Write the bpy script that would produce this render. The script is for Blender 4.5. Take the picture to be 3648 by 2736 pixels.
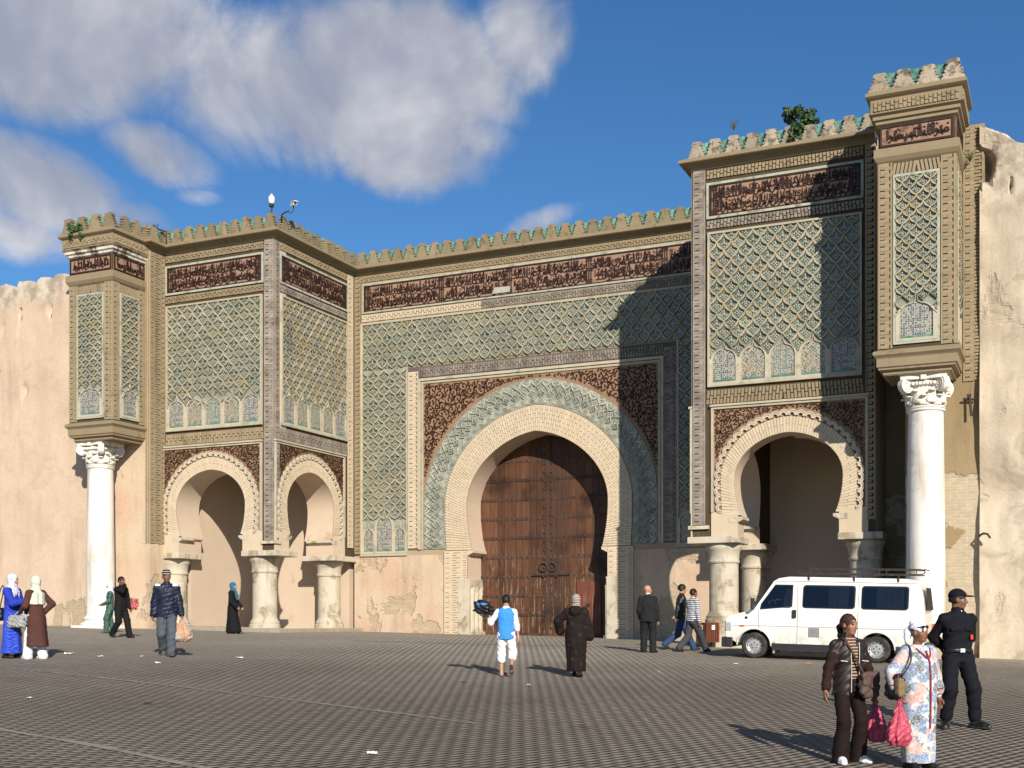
import bpy, bmesh, math, random
import numpy as np
from mathutils import Vector, Matrix, noise as mnoise
from mathutils.geometry import tessellate_polygon
R = math.radians
for _o in list(bpy.data.objects): bpy.data.objects.remove(_o)
SC = bpy.context.scene
COL = SC.collection
# ------------------------------------------------------------------ camera
# wall frame: x along the gate wall, -y out of the wall, wall plane y = 0, camera 39 m in front of it
F_PX, HOR, TH, D0, CAMZ = 4337.0, 2223.0, R(24.54), 39.0, 1.69
CT, ST = math.cos(TH), math.sin(TH)
cam = bpy.data.cameras.new('camera'); camo = bpy.data.objects.new('camera', cam); COL.objects.link(camo)
camo.location = (0, -D0, CAMZ); camo.rotation_euler = (R(90), 0, TH)
cam.sensor_width = 36; cam.lens = 36*F_PX/3648; cam.shift_y = (HOR-1368)/3648
cam.clip_start = .1; cam.clip_end = 2000
SC.camera = camo
# ------------------------------------------------------------------ sun and sky
SUN_AZ, SUN_EL = R(38.6), R(25.2)       # azimuth off the wall's normal, towards +x
sund = Vector((math.sin(SUN_AZ)*math.cos(SUN_EL), -math.cos(SUN_AZ)*math.cos(SUN_EL), math.sin(SUN_EL)))
sl = bpy.data.lights.new('sun', 'SUN'); slo = bpy.data.objects.new('sun', sl); COL.objects.link(slo)
slo.rotation_euler = sund.to_track_quat('Z', 'Y').to_euler(); slo.location = (20, -60, 40)
sl.energy = 5.0; sl.angle = R(.53); sl.color = (1, .925, .81)
w = bpy.data.worlds.new('World'); SC.world = w; w.use_nodes = True
w.cycles.sampling_method = 'MANUAL'; w.cycles.sample_map_resolution = 256
def build_world():
    nt = w.node_tree; n = nt.nodes; L = nt.links; n.clear()
    out = n.new('ShaderNodeOutputWorld'); bg = n.new('ShaderNodeBackground'); L.new(bg.outputs[0], out.inputs[0])
    sky = n.new('ShaderNodeTexSky'); sky.sky_type = 'NISHITA'; sky.sun_disc = False
    sky.sun_elevation = SUN_EL; sky.sun_rotation = R(180)-SUN_AZ
    sky.air_density = 1.0; sky.dust_density = .1; sky.ozone_density = 5.0; sky.altitude = 800
    bg.inputs[1].default_value = .09
    tc = n.new('ShaderNodeTexCoord')
    # clouds live at infinity: fields over the view direction projected on a flat layer high above
    sep = n.new('ShaderNodeSeparateXYZ'); L.new(tc.outputs['Generated'], sep.inputs[0])
    def math_(op, a, b=None, clamp=False):
        m = n.new('ShaderNodeMath'); m.operation = op; m.use_clamp = clamp
        for i, q in enumerate((a, b)):
            if q is None: continue
            if isinstance(q, (int, float)): m.inputs[i].default_value = q
            else: L.new(q, m.inputs[i])
        return m.outputs[0]
    # azimuth about the gate's normal and elevation tangent keep the cloud shapes undistorted near the frame
    az = math_('ARCTAN2', sep.outputs[0], sep.outputs[1])
    hyp = math_('SQRT', math_('ADD', math_('MULTIPLY', sep.outputs[0], sep.outputs[0]), math_('MULTIPLY', sep.outputs[1], sep.outputs[1])))
    el = math_('ARCTAN2', sep.outputs[2], hyp)
    cmb = n.new('ShaderNodeCombineXYZ'); L.new(az, cmb.inputs[0]); L.new(el, cmb.inputs[1])
    def noise(vec, scale, detail, rough, dist=0., dim='3D'):
        t = n.new('ShaderNodeTexNoise'); t.inputs['Scale'].default_value = scale; t.inputs['Detail'].default_value = detail
        t.inputs['Roughness'].default_value = rough; t.inputs['Distortion'].default_value = dist; L.new(vec, t.inputs['Vector']); return t.outputs['Fac']
    nz = noise(cmb.outputs[0], 8.5, 8, .6, .45)
    nz2 = noise(cmb.outputs[0], 3.1, 3, .5, 0)
    # the banks of cloud in view: soft elliptic fields (azimuth, elevation, radii, tilt), carried on by noise elsewhere
    field = None
    for a, e, ra, re, tilt, amp in CLOUDS:
        da = math_('SUBTRACT', az, a); de = math_('SUBTRACT', el, e)
        c, s = math.cos(tilt), math.sin(tilt)
        p = math_('DIVIDE', math_('ADD', math_('MULTIPLY', da, c), math_('MULTIPLY', de, s)), ra)
        q = math_('DIVIDE', math_('SUBTRACT', math_('MULTIPLY', de, c), math_('MULTIPLY', da, s)), re)
        r2 = math_('ADD', math_('MULTIPLY', p, p), math_('MULTIPLY', q, q))
        g = math_('MULTIPLY', math_('SUBTRACT', 1., r2, True), amp)
        field = g if field is None else math_('MAXIMUM', field, g)
    # generic field for the rest of the sky
    gen = math_('MULTIPLY', math_('SUBTRACT', nz2, .47), 2.2)
    far = math_('GREATER_THAN', math_('ABSOLUTE', math_('ADD', az, TH)), .48)
    gen = math_('MULTIPLY', gen, far)
    field = math_('MAXIMUM', field, gen)
    dens = math_('ADD', math_('MULTIPLY', field, 1.15), math_('MULTIPLY', math_('SUBTRACT', nz, .5), 2.3))
    mr = n.new('ShaderNodeMapRange'); mr.interpolation_type = 'SMOOTHSTEP'
    L.new(dens, mr.inputs[0]); mr.inputs[1].default_value = .1; mr.inputs[2].default_value = 1.0
    cover = math_('MULTIPLY', mr.outputs[0], math_('GREATER_THAN', field, .001))
    cover = math_('MULTIPLY', cover, .9)
    # lit tops and greyer bases
    sh = noise(cmb.outputs[0], 6.5, 4, .55)
    mr2 = n.new('ShaderNodeMapRange'); mr2.interpolation_type = 'SMOOTHSTEP'
    L.new(math_('ADD', math_('MULTIPLY', math_('SUBTRACT', sh, .5), 1.7), math_('MULTIPLY', nz, .9)), mr2.inputs[0])
    mr2.inputs[1].default_value = .25; mr2.inputs[2].default_value = .95
    cc = n.new('ShaderNodeMixRGB'); cc.inputs[1].default_value = (3.2, 3.4, 4.1, 1); cc.inputs[2].default_value = (7.2, 7.1, 7.2, 1)
    L.new(mr2.outputs[0], cc.inputs[0])
    mix = n.new('ShaderNodeMixRGB'); L.new(cover, mix.inputs[0]); hs = n.new('ShaderNodeHueSaturation'); hs.inputs['Saturation'].default_value = 1.14; L.new(sky.outputs[0], hs.inputs['Color']); L.new(hs.outputs[0], mix.inputs[1]); L.new(cc.outputs[0], mix.inputs[2])
    L.new(mix.outputs[0], bg.inputs[0])
def px_dir(px, py):          # source pixel -> azimuth from +y (clockwise to +x) and elevation
    X, Zz = (px-1824)/F_PX, (HOR-py)/F_PX
    dx, dy = X*CT-ST, X*ST+CT
    return math.atan2(dx, dy), math.atan2(Zz, math.hypot(dx, dy))
CLOUDS = []
for px, py, rx, ry, t, amp in [(x/.6064, y/.6064, a/.6064, b/.6064, t, m) for x, y, a, b, t, m in (
    (130, 70, 430, 200, .1, 1.2), (560, 190, 300, 190, -.2, 1.0), (860, 150, 330, 190, -.1, 1.25), (880, 310, 240, 130, -.15, 1.0), (1130, 70, 130, 160, 0, .95), (1020, 300, 110, 80, 0, .8),
    (50, 400, 270, 120, -.25, 1.0), (350, 330, 150, 75, -.3, .8), (20, 500, 170, 75, -.2, .85), (1165, 478, 110, 40, .3, .72), (290, 465, 110, 40, -.2, .6), (430, 425, 60, 26, 0, .45))]:
    a_, e_ = px_dir(px, py); CLOUDS.append((a_, e_, rx/F_PX, ry/F_PX*.92, t, amp))
build_world()
SC.view_settings.view_transform = 'Standard'; SC.view_settings.look = 'None'
SC.view_settings.exposure = .35; SC.view_settings.gamma = 1
SC.render.engine = 'CYCLES'
# ------------------------------------------------------------------ ground level and picture-to-place helpers
GW = (-.50217, -.01582, .07288, -.02931, -.00405)
def to_cam(x, y):
    Y = D0+y
    return x*CT+Y*ST, Y*CT-x*ST
def ground_z(x, y):
    X, d = to_cam(x, y); X = max(-26, min(26, X)); d = max(9., min(52., d))
    return GW[0]+GW[1]*X+GW[2]*d+GW[3]*d*d/40+GW[4]*X*d/40
def ray(px, py):
    X, Zz = (px-1824)/F_PX, (HOR-py)/F_PX
    return Vector((X*CT-ST, X*ST+CT, Zz))
def on_ground(px, py):
    r = ray(px, py); o = Vector((0, -D0, CAMZ)); t = 5.
    for _ in range(60):
        p = o+r*t; e = p.z-ground_z(p.x, p.y)
        t += max(-3, min(3, e/ .08))*.5
    return o+r*t
def on_v(px, v):            # pixel column -> x on the plane y = -v
    k = (px-1824)/F_PX; D = D0-v
    return D*(k*CT-ST)/(CT+k*ST)
def at_v(px, py, v):
    x = on_v(px, v); X, d = to_cam(x, -v)
    return x, CAMZ+(HOR-py)*d/F_PX
# ------------------------------------------------------------------ materials
MATS = {}
def rgb(c): return (c[0], c[1], c[2], 1)
class NT:
    def __init__(s, name):
        s.m = bpy.data.materials.new(name); s.m.use_nodes = True; s.t = s.m.node_tree; s.n = s.t.nodes; s.l = s.t.links
        s.b = s.n['Principled BSDF']; s.pos = s.n.new('ShaderNodeNewGeometry'); MATS[name] = s.m
    def link(s, a, b): s.l.new(a, b)
    def set(s, sock, v):
        if isinstance(v, (int, float)): sock.default_value = v
        elif isinstance(v, (tuple, list)): sock.default_value = v if len(v) != 3 or sock.type == 'VECTOR' else rgb(v)
        else: s.l.new(v, sock)
    def vec(s, scale=(1, 1, 1), src=None, rot=None):
        m = s.n.new('ShaderNodeMapping'); s.l.new(src or s.pos.outputs['Position'], m.inputs[0]); m.inputs['Scale'].default_value = scale
        if rot: m.inputs['Rotation'].default_value = rot
        return m.outputs[0]
    def noise(s, scale, detail=4, rough=.55, vec=None, dist=0):
        t = s.n.new('ShaderNodeTexNoise'); t.inputs['Scale'].default_value = scale; t.inputs['Detail'].default_value = detail
        t.inputs['Roughness'].default_value = rough; t.inputs['Distortion'].default_value = dist
        s.l.new(vec or s.pos.outputs['Position'], t.inputs['Vector']); return t.outputs['Fac']
    def ramp(s, v, a, b, smooth=True):
        m = s.n.new('ShaderNodeMapRange'); m.interpolation_type = 'SMOOTHSTEP' if smooth else 'LINEAR'
        s.set(m.inputs[0], v); s.set(m.inputs[1], a); s.set(m.inputs[2], b); return m.outputs[0]
    def mix(s, f, a, b, mode='MIX'):
        m = s.n.new('ShaderNodeMixRGB'); m.blend_type = mode
        s.set(m.inputs[0], f); s.set(m.inputs[1], a); s.set(m.inputs[2], b); return m.outputs[0]
    def math(s, op, a, b=None, clamp=False):
        m = s.n.new('ShaderNodeMath'); m.operation = op; m.use_clamp = clamp; s.set(m.inputs[0], a)
        if b is not None: s.set(m.inputs[1], b)
        return m.outputs[0]
    def sep(s, v=None):
        m = s.n.new('ShaderNodeSeparateXYZ'); s.l.new(v or s.pos.outputs['Position'], m.inputs[0]); return m.outputs
    def comb(s, x, y, z):
        m = s.n.new('ShaderNodeCombineXYZ')
        for i, q in enumerate((x, y, z)): s.set(m.inputs[i], q)
        return m.outputs[0]
    def bump(s, h, strength=.3, dist=.02):
        b = s.n.new('ShaderNodeBump'); b.inputs['Strength'].default_value = strength; b.inputs['Distance'].default_value = dist
        s.l.new(h, b.inputs['Height']); s.l.new(b.outputs[0], s.b.inputs['Normal'])
    def island(s): return s.pos.outputs['Random Per Island']
    def obrand(s): return s.n.new('ShaderNodeObjectInfo').outputs['Random']
    def gray(s, c, v, amt):     # multiply colour by 1 +- amt/2 following v
        return s.mix(1., c, s.comb_c(s.math('ADD', s.math('MULTIPLY', v, amt), 1-amt/2)), 'MULTIPLY')
    def comb_c(s, v):
        m = s.n.new('ShaderNodeCombineColor')
        for i in range(3): s.l.new(v, m.inputs[i])
        return m.outputs[0]
    def done(s, col, rough=.85, spec=.25, metal=0):
        s.set(s.b.inputs['Base Color'], col); s.set(s.b.inputs['Roughness'], rough); s.b.inputs['Specular IOR Level'].default_value = spec
        s.b.inputs['Metallic'].default_value = metal; return s.m
def simple(name, col, rough=.8, var=.25, scale=6, bump=.25, bscale=60, bdist=.01, stain=None, island=0, obj=0, spec=.25, metal=0, col2=None, drip=None):
    t = NT(name); c = rgb(col)
    nz = t.noise(scale, 5, .6)
    c = t.mix(t.ramp(nz, .3, .7), c, rgb(col2)) if col2 else t.gray(c, nz, var*2)
    if island: c = t.gray(c, t.island(), island)
    if obj: c = t.gray(c, t.obrand(), obj)
    if stain:
        sc, ss, lo, hi = stain
        c = t.mix(t.ramp(t.noise(ss, 6, .65, dist=.4), lo, hi), c, rgb(sc))
    if drip:
        sc, ss, lo, hi = drip
        c = t.mix(t.ramp(t.noise(ss, 6, .6, t.vec((1, 1, .13))), lo, hi), c, rgb(sc))
    if bump: t.bump(t.noise(bscale, 6, .65), bump, bdist)
    return t.done(c, rough, spec, metal)
def M(n): return MATS[n]
# ------------------------------------------------------------------ meshes and objects
class MB:
    def __init__(s): s.v = []; s.f = []; s.m = []
    def add(s, verts, faces, mat=0):
        o = len(s.v); s.v += [tuple(p) for p in verts]; s.f += [tuple(i+o for i in f) for f in faces]; s.m += [mat]*len(faces)
    def quad(s, a, b, c, d, mat=0): s.add((a, b, c, d), [(0, 1, 2, 3)], mat)
    def box(s, x0, x1, y0, y1, z0, z1, mat=0, bottom=True):
        v = [(x, y, z) for z in (z0, z1) for y in (y0, y1) for x in (x0, x1)]
        f = [(0, 1, 5, 4), (2, 6, 7, 3), (0, 4, 6, 2), (1, 3, 7, 5), (4, 5, 7, 6)]+([(0, 2, 3, 1)] if bottom else [])
        s.add(v, f, mat)
    def obox(s, c, ax, ay, az, mat=0):      # oriented box: centre and three half-axis vectors
        c, ax, ay, az = map(Vector, (c, ax, ay, az))
        v = [c+ax*i+ay*j+az*k for k in (-1, 1) for j in (-1, 1) for i in (-1, 1)]
        s.add(v, [(0, 1, 5, 4), (2, 6, 7, 3), (0, 4, 6, 2), (1, 3, 7, 5), (4, 5, 7, 6), (0, 2, 3, 1)], mat)
    def prism(s, fr, outer, d0, d1, holes=(), mat=0, back=True, side_mat=None):
        loops = [list(outer)]+[list(h) for h in holes]
        tri = tessellate_polygon([[Vector((p[0], p[1], 0)) for p in l] for l in loops])
        flat = [p for l in loops for p in l]; n = len(flat)
        v = [fr(p[0], p[1], d1) for p in flat]+[fr(p[0], p[1], d0) for p in flat]
        def area(t): a, b, c = (flat[i] for i in t); return (b[0]-a[0])*(c[1]-a[1])-(b[1]-a[1])*(c[0]-a[0])
        f = []
        for t in tri:
            t = t if area(t) > 0 else t[::-1]
            f.append(tuple(t))
            if back: f.append(tuple(i+n for i in t[::-1]))
        s.add(v, f, mat)
        b = 0; vv = []; ff = []
        for k, l in enumerate(loops):
            A = sum(l[i][0]*l[(i+1) % len(l)][1]-l[(i+1) % len(l)][0]*l[i][1] for i in range(len(l)))
            cw = (A > 0) == (k == 0)
            for i in range(len(l)):
                j = (i+1) % len(l); q = [b+i+n, b+j+n, b+j, b+i]
                ff.append(tuple(q if cw else q[::-1]))
            b += len(l)
        s.add(v, ff, mat if side_mat is None else side_mat)
    def sweep(s, path, prof, mat=0, caps=True):
        # path: (x, y) polyline; outward = right of travel; prof: (offset, z)
        n = len(path); rings = []
        for i, p in enumerate(path):
            p = Vector(p)
            d0 = (p-Vector(path[i-1])).normalized() if i else None
            d1 = (Vector(path[i+1])-p).normalized() if i < n-1 else None
            n0 = Vector((d0.y, -d0.x)) if d0 else None; n1 = Vector((d1.y, -d1.x)) if d1 else None
            if n0 is None: m = n1
            elif n1 is None: m = n0
            else: m = (n0+n1); m = m/(m.dot(n0))
            rings.append([(p.x+m.x*o, p.y+m.y*o, z) for o, z in prof])
        k = len(prof); v = [q for r in rings for q in r]; f = []
        for i in range(n-1):
            for j in range(k-1):
                f.append((i*k+j, (i+1)*k+j, (i+1)*k+j+1, i*k+j+1))
        if caps: f += [tuple(range(k))[::-1], tuple((n-1)*k+j for j in range(k))]
        s.add(v, f, mat)
    def lathe(s, c, prof, n=32, mat=0, cap=True):   # prof (r, z)
        v = []; f = []; k = len(prof)
        for i in range(n):
            a = 2*math.pi*i/n
            for r, z in prof: v.append((c[0]+r*math.cos(a), c[1]+r*math.sin(a), c[2]+z))
        for i in range(n):
            j = (i+1) % n
            for q in range(k-1): f.append((i*k+q, j*k+q, j*k+q+1, i*k+q+1))
        if cap: f.append(tuple(i*k+k-1 for i in range(n))); f.append(tuple(i*k for i in range(n))[::-1])
        s.add(v, f, mat)
    def tube(s, pts, r, n=8, mat=0, cap=True):
        pts = [Vector(p) for p in pts]; rs = r if isinstance(r, (list, tuple)) else [r]*len(pts)
        v = []; f = []; up = Vector((0, 0, 1)); prev = None
        for i, p in enumerate(pts):
            t = (pts[min(i+1, len(pts)-1)]-pts[max(i-1, 0)]).normalized()
            if prev is None:
                a = t.cross(up) if abs(t.dot(up)) < .95 else t.cross(Vector((1, 0, 0)))
            else: a = prev-t*prev.dot(t)
            a.normalize(); prev = a; b = t.cross(a)
            for k in range(n):
                q = 2*math.pi*k/n; v.append(p+(a*math.cos(q)+b*math.sin(q))*rs[i])
        for i in range(len(pts)-1):
            for k in range(n):
                f.append((i*n+k, i*n+(k+1) % n, (i+1)*n+(k+1) % n, (i+1)*n+k))
        if cap: f.append(tuple(range(n))[::-1]); f.append(tuple((len(pts)-1)*n+k for k in range(n)))
        s.add(v, f, mat)
    def mesh(s, name, mats, smooth=False, recalc=False, bevel=0):
        me = bpy.data.meshes.new(name); me.from_pydata([tuple(p) for p in s.v], [], s.f)
        for m in (mats if isinstance(mats, (list, tuple)) else [mats]): me.materials.append(M(m) if isinstance(m, str) else m)
        me.polygons.foreach_set('material_index', s.m)
        if recalc:
            bm = bmesh.new(); bm.from_mesh(me); bmesh.ops.recalc_face_normals(bm, faces=bm.faces); bm.to_mesh(me); bm.free()
        if smooth:
            me.polygons.foreach_set('use_smooth', [True]*len(me.polygons))
            if smooth is not True: me.set_sharp_from_angle(angle=R(smooth))
        me.update(); return me
    def obj(s, name, mats, parent=None, smooth=False, recalc=False, bevel=0, kind=None, label=None):
        o = bpy.data.objects.new(name, s.mesh(name, mats, smooth, recalc)); COL.objects.link(o)
        if parent: o.parent = parent
        if bevel:
            m = o.modifiers.new('bevel', 'BEVEL'); m.width = bevel; m.segments = 2; m.limit_method = 'ANGLE'; m.angle_limit = R(40)
        if kind: o['kind'] = kind
        if label: o['label'] = label
        return o
def inst(name, me, loc, rot=(0, 0, 0), parent=None, scale=None, kind=None):
    o = bpy.data.objects.new(name, me); COL.objects.link(o); o.location = loc; o.rotation_euler = rot
    if scale: o.scale = scale
    if parent: o.parent = parent
    if kind: o['kind'] = kind
    return o
def thing(name, label, cat, group=None):
    o = bpy.data.objects.new(name, None); COL.objects.link(o); o.empty_display_size = .2
    return tag(o, label, cat, group)
def tag(o, label, cat, group=None, kind=None):
    o['label'] = label; o['category'] = cat
    if group: o['group'] = group
    if kind: o['kind'] = kind
    return o
def part(name, parent, label=None):         # an Empty that parents sub-pieces of a thing
    o = bpy.data.objects.new(name, None); COL.objects.link(o); o.parent = parent; o.empty_display_size = .1
    if label: o['label'] = label
    return o
class Frame:
    """a facade: (a, b, d) = along, up, out of the face"""
    def __init__(s, x, y, A, N):
        s.o = (x, y); s.A = A; s.N = N; s.rz = math.atan2(A[1], A[0])
    def __call__(s, a, b, d): return (s.o[0]+a*s.A[0]+d*s.N[0], s.o[1]+a*s.A[1]+d*s.N[1], b)
def front(v): return Frame(0, -v, (1, 0), (0, -1))            # a = world x
def right_side(x): return Frame(x, 0, (0, 1), (1, 0))         # faces +x, a = world y
def left_side(x): return Frame(x, 0, (0, -1), (-1, 0))        # faces -x, a = -world y
# ------------------------------------------------------------------ architecture materials
simple('brick_tan', (.285, .222, .135), var=.2, scale=2.2, island=.16, obj=.16, bump=.5, bscale=45, bdist=.012, stain=((.15, .12, .075), 1.3, .56, .74), drip=((.16, .13, .08), 2.2, .56, .76))
simple('mortar_tan', (.07, .05, .026), var=.25, scale=3, bump=.4, bscale=40, stain=((.12, .09, .055), 1.3, .58, .74))
simple('render_tan', (.26, .203, .122), var=.18, scale=1.6, bump=.35, bscale=35, bdist=.01, stain=((.17, .13, .07), 1.6, .56, .76), drip=((.13, .11, .055), 2.6, .58, .76))
simple('brick_cream', (.54, .44, .31), var=.14, scale=2.5, island=.12, obj=.12, bump=.4, bscale=50, bdist=.01, stain=((.36, .27, .17), 1.2, .6, .8))
simple('mortar_cream', (.36, .28, .18), var=.15, scale=3, bump=.3)
simple('brick_grey', (.2, .168, .138), var=.25, scale=2.4, island=.34, obj=.34, bump=.6, bscale=45, bdist=.014, stain=((.11, .09, .075), 1.5, .52, .72), col2=(.31, .265, .215))
simple('mortar_grey', (.115, .095, .08), var=.3, scale=3, bump=.5)
simple('plaster_inner', (.53, .42, .315), var=.12, scale=.9, bump=.25, bscale=25, bdist=.01, stain=((.35, .22, .14), .9, .6, .8))
simple('stone_pale', (.5, .44, .34), var=.2, scale=3, bump=.35, bscale=30, bdist=.01, stain=((.26, .2, .13), 1.7, .5, .68), drip=((.3, .24, .16), 3, .52, .7))
simple('marble', (.72, .69, .63), rough=.55, var=.1, scale=2.2, bump=.2, bscale=22, bdist=.008, stain=((.47, .41, .33), 1.6, .54, .76), drip=((.5, .45, .37), 2.6, .5, .72), spec=.35)
simple('marble_carved', (.7, .66, .58), rough=.65, var=.14, scale=5, bump=.45, bscale=22, bdist=.02, stain=((.24, .19, .15), 5, .58, .72))
simple('white_wash', (.58, .54, .45), var=.2, scale=4, bump=.4, stain=((.12, .09, .065), 2.6, .44, .58))
simple('sill_grey', (.42, .38, .3), var=.25, scale=4, bump=.3, stain=((.2, .17, .13), 3, .52, .75))
simple('frame_green', (.33, .36, .28), rough=.6, var=.3, scale=5, bump=.3, stain=((.17, .15, .11), 3.4, .5, .72), col2=(.44, .42, .33))
simple('merlon_plaster', (.24, .19, .112), var=.2, scale=3, obj=.34, bump=.6, bscale=22, bdist=.02, stain=((.14, .115, .075), 4, .5, .68))
simple('merlon_worn', (.36, .3, .22), var=.3, scale=3, obj=.4, bump=.8, bscale=14, bdist=.03, stain=((.13, .11, .085), 4.5, .46, .62))
simple('green_glaze', (.04, .135, .095), rough=.35, var=.3, scale=7, island=1.1, obj=.4, bump=.15, col2=(.14, .235, .18), spec=.5)
simple('letter_dark', (.033, .016, .011), rough=.55, var=.3, scale=6, bump=.4, bscale=30, spec=.3, stain=((.13, .075, .05), 1.7, .6, .8))
simple('letter_ground', (.31, .185, .125), var=.2, scale=5, bump=.4, bscale=40, stain=((.1, .055, .035), 2.6, .48, .72))
simple('scroll_dark', (.04, .018, .012), rough=.6, var=.3, scale=6, bump=.3, bscale=30)
simple('scroll_ground', (.27, .162, .095), var=.2, scale=5, bump=.4, bscale=40, stain=((.15, .08, .045), 1.1, .52, .75))
simple('iron', (.03, .026, .024), rough=.6, var=.3, scale=8, bump=.3, spec=.4, stain=((.09, .045, .025), 7, .5, .7))
def mat_rim():
    t = NT('lattice_rim')
    c = t.mix(t.ramp(t.noise(.9, 5, .6), .38, .64), (.41, .36, .255, 1), (.29, .265, .195, 1))
    c = t.mix(t.ramp(t.obrand(), .6, 1.), c, (.36, .27, .14, 1)); c = t.mix(t.math('MULTIPLY', t.ramp(t.noise(1.7, 5, .6), .5, .68), .6), c, (.17, .19, .155, 1))
    c = t.mix(t.ramp(t.noise(1.1, 6, .7, t.vec((1, 1, .4))), .56, .76), c, (.13, .11, .08, 1))
    t.bump(t.noise(40, 5, .6), .5, .012); t.done(c, .85)
mat_rim()
def mat_tile():
    t = NT('tile_green')
    c = t.mix(t.obrand(), (.09, .125, .09, 1), (.25, .28, .21, 1)); c = t.mix(t.ramp(t.noise(1.4, 4, .6), .4, .7), c, (.16, .155, .115, 1))
    t.bump(t.noise(30, 3), .15, .01); t.done(c, .4, .5)
    t = NT('tile_white'); t.done(t.gray((.46, .44, .35, 1), t.noise(6, 3), .5), .4, .5)
    t = NT('tile_dark'); t.done((.05, .065, .052, 1), .4, .5)
    t = NT('tile_band')          # grey-green field of the great arch
    c = t.mix(t.ramp(t.noise(2.1, 6, .6), .38, .66), (.2, .21, .17, 1), (.31, .315, .26, 1)); t.bump(t.noise(30, 4), .4, .012); t.done(c, .6)
mat_tile()
def mat_zellij(name, cols, n, rot):
    """small star mosaic: rosettes of lozenges over a fine grid, in object coordinates (x across, z up)"""
    t = NT(name); tc = t.n.new('ShaderNodeTexCoord').outputs['Object']
    s = t.sep(tc); S = n
    def cell(scale, off):
        v = t.n.new('ShaderNodeTexVoronoi'); v.feature = 'F1'; v.distance = 'CHEBYCHEV'; v.inputs['Randomness'].default_value = 0
        m = t.n.new('ShaderNodeMapping'); t.link(tc, m.inputs[0]); m.inputs['Scale'].default_value = (scale, 0, scale); m.inputs['Location'].default_value = (off, 0, off); m.inputs['Rotation'].default_value = (0, rot, 0)
        t.link(m.outputs[0], v.inputs['Vector']); v.inputs['Scale'].default_value = 1; return v
    a = cell(S*1.0, 0); b = cell(S*3.3, .4); ch = cell(S*3.3*.5, .1)
    wn = t.n.new('ShaderNodeTexWhiteNoise'); wn.noise_dimensions = '3D'; t.link(b.outputs['Position'], wn.inputs[0])
    cr = t.n.new('ShaderNodeValToRGB'); cr.color_ramp.interpolation = 'CONSTANT'
    for i, cc in enumerate(cols):
        e = cr.color_ramp.elements[i] if i < 2 else cr.color_ramp.elements.new(i/len(cols)); e.position = i/len(cols); e.color = rgb(cc)
    t.link(wn.outputs[0], cr.inputs[0])
    grid = t.ramp(b.outputs['Distance'], .34, .4); c = t.mix(grid, cr.outputs[0], (.33, .3, .235, 1))
    ring = t.math('MULTIPLY', t.ramp(a.outputs['Distance'], .13, .16), t.math('SUBTRACT', 1., t.ramp(a.outputs['Distance'], .24, .27)))
    c = t.mix(t.math('MULTIPLY', ring, .8), c, rgb((.4, .375, .3))); core = t.math('SUBTRACT', 1., t.ramp(a.outputs['Distance'], .07, .09))
    c = t.mix(core, c, rgb(cols[-1])); t.bump(grid, .2, .004); t.done(c, .45, .45)
mat_zellij('zellij_blue', [(.05, .07, .11), (.22, .23, .2), (.06, .11, .13), (.33, .31, .25), (.03, .045, .08)], 5.5, 0)
mat_zellij('zellij_ochre', [(.26, .14, .07), (.32, .3, .24), (.07, .14, .11), (.28, .19, .11), (.04, .055, .05)], 5., .785)
mat_zellij('zellij_green', [(.06, .14, .115), (.32, .3, .24), (.15, .19, .155), (.05, .07, .09), (.07, .14, .115)], 6, 0)
def mat_plaster(name, base, base2, expose, lo, hi, zgrey=None, low=None, stn=.22):
    """old lime plaster, fallen off in patches that show the brick courses"""
    t = NT(name); p = t.sep()
    c = t.mix(t.ramp(t.noise(.55, 5, .55), .35, .7), rgb(base), rgb(base2))
    c = t.gray(c, t.noise(9, 4), .18)
    c = t.mix(t.math('MULTIPLY', t.ramp(t.noise(1.7, 6, .6, t.vec((1, 1, .12))), .48, .72), .6), c, rgb([q*.6 for q in base])); c = t.mix(t.math('MULTIPLY', t.ramp(t.noise(1.1, 8, .68, dist=.8), .52, .64), stn), c, (.3, .24, .175, 1))
    c = t.mix(t.math('MULTIPLY', t.ramp(t.noise(.8, 5, .6, t.vec((1, 1, .5))), .56, .76), .35), c, rgb((.42, .30, .2)))
    if zgrey:
        zz = t.math('ADD', p[2], t.math('MULTIPLY', t.math('SUBTRACT', t.noise(.55, 6, .6), .5), zgrey[1]))
        gm = t.ramp(zz, zgrey[0]-.5, zgrey[0]+.5); c = t.mix(gm, c, t.mix(t.ramp(t.noise(2.2, 6, .65), .35, .65), (.56, .49, .385, 1), (.33, .27, .205, 1)))
    hole = t.ramp(t.math('ADD', t.noise(.62, 7, .58, dist=.5), t.math('MULTIPLY', t.ramp(p[2], 3.5, 1.0), .1)), lo, hi)
    if low: hole = t.ramp(t.math('ADD', t.noise(.8, 7, .58, dist=.5), t.math('MULTIPLY', t.ramp(p[2], low+.25, low-.25), .3)), lo, hi)
    br = t.n.new('ShaderNodeTexBrick'); t.link(t.comb(t.math('ADD', p[0], t.math('MULTIPLY', p[1], .9)), p[2], 0.), br.inputs['Vector'])
    br.inputs['Scale'].default_value = 1; br.inputs['Brick Width'].default_value = .27; br.inputs['Row Height'].default_value = .085; br.inputs['Mortar Size'].default_value = .012
    br.inputs['Color1'].default_value = rgb(expose); br.inputs['Color2'].default_value = rgb([q*.86 for q in expose]); br.inputs['Mortar'].default_value = rgb([q*1.08 for q in expose])
    c = t.mix(hole, c, t.gray(br.outputs[0], t.noise(5, 4), .5))
    h = t.math('ADD', t.math('MULTIPLY', t.math('SUBTRACT', 1., hole), 1.), t.math('ADD', t.math('MULTIPLY', t.noise(14, 6, .6), .5), t.math('MULTIPLY', t.math('MULTIPLY', hole, br.outputs[1]), -.4)))
    t.bump(h, .75, .03); t.done(c, .9, .15)
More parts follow.
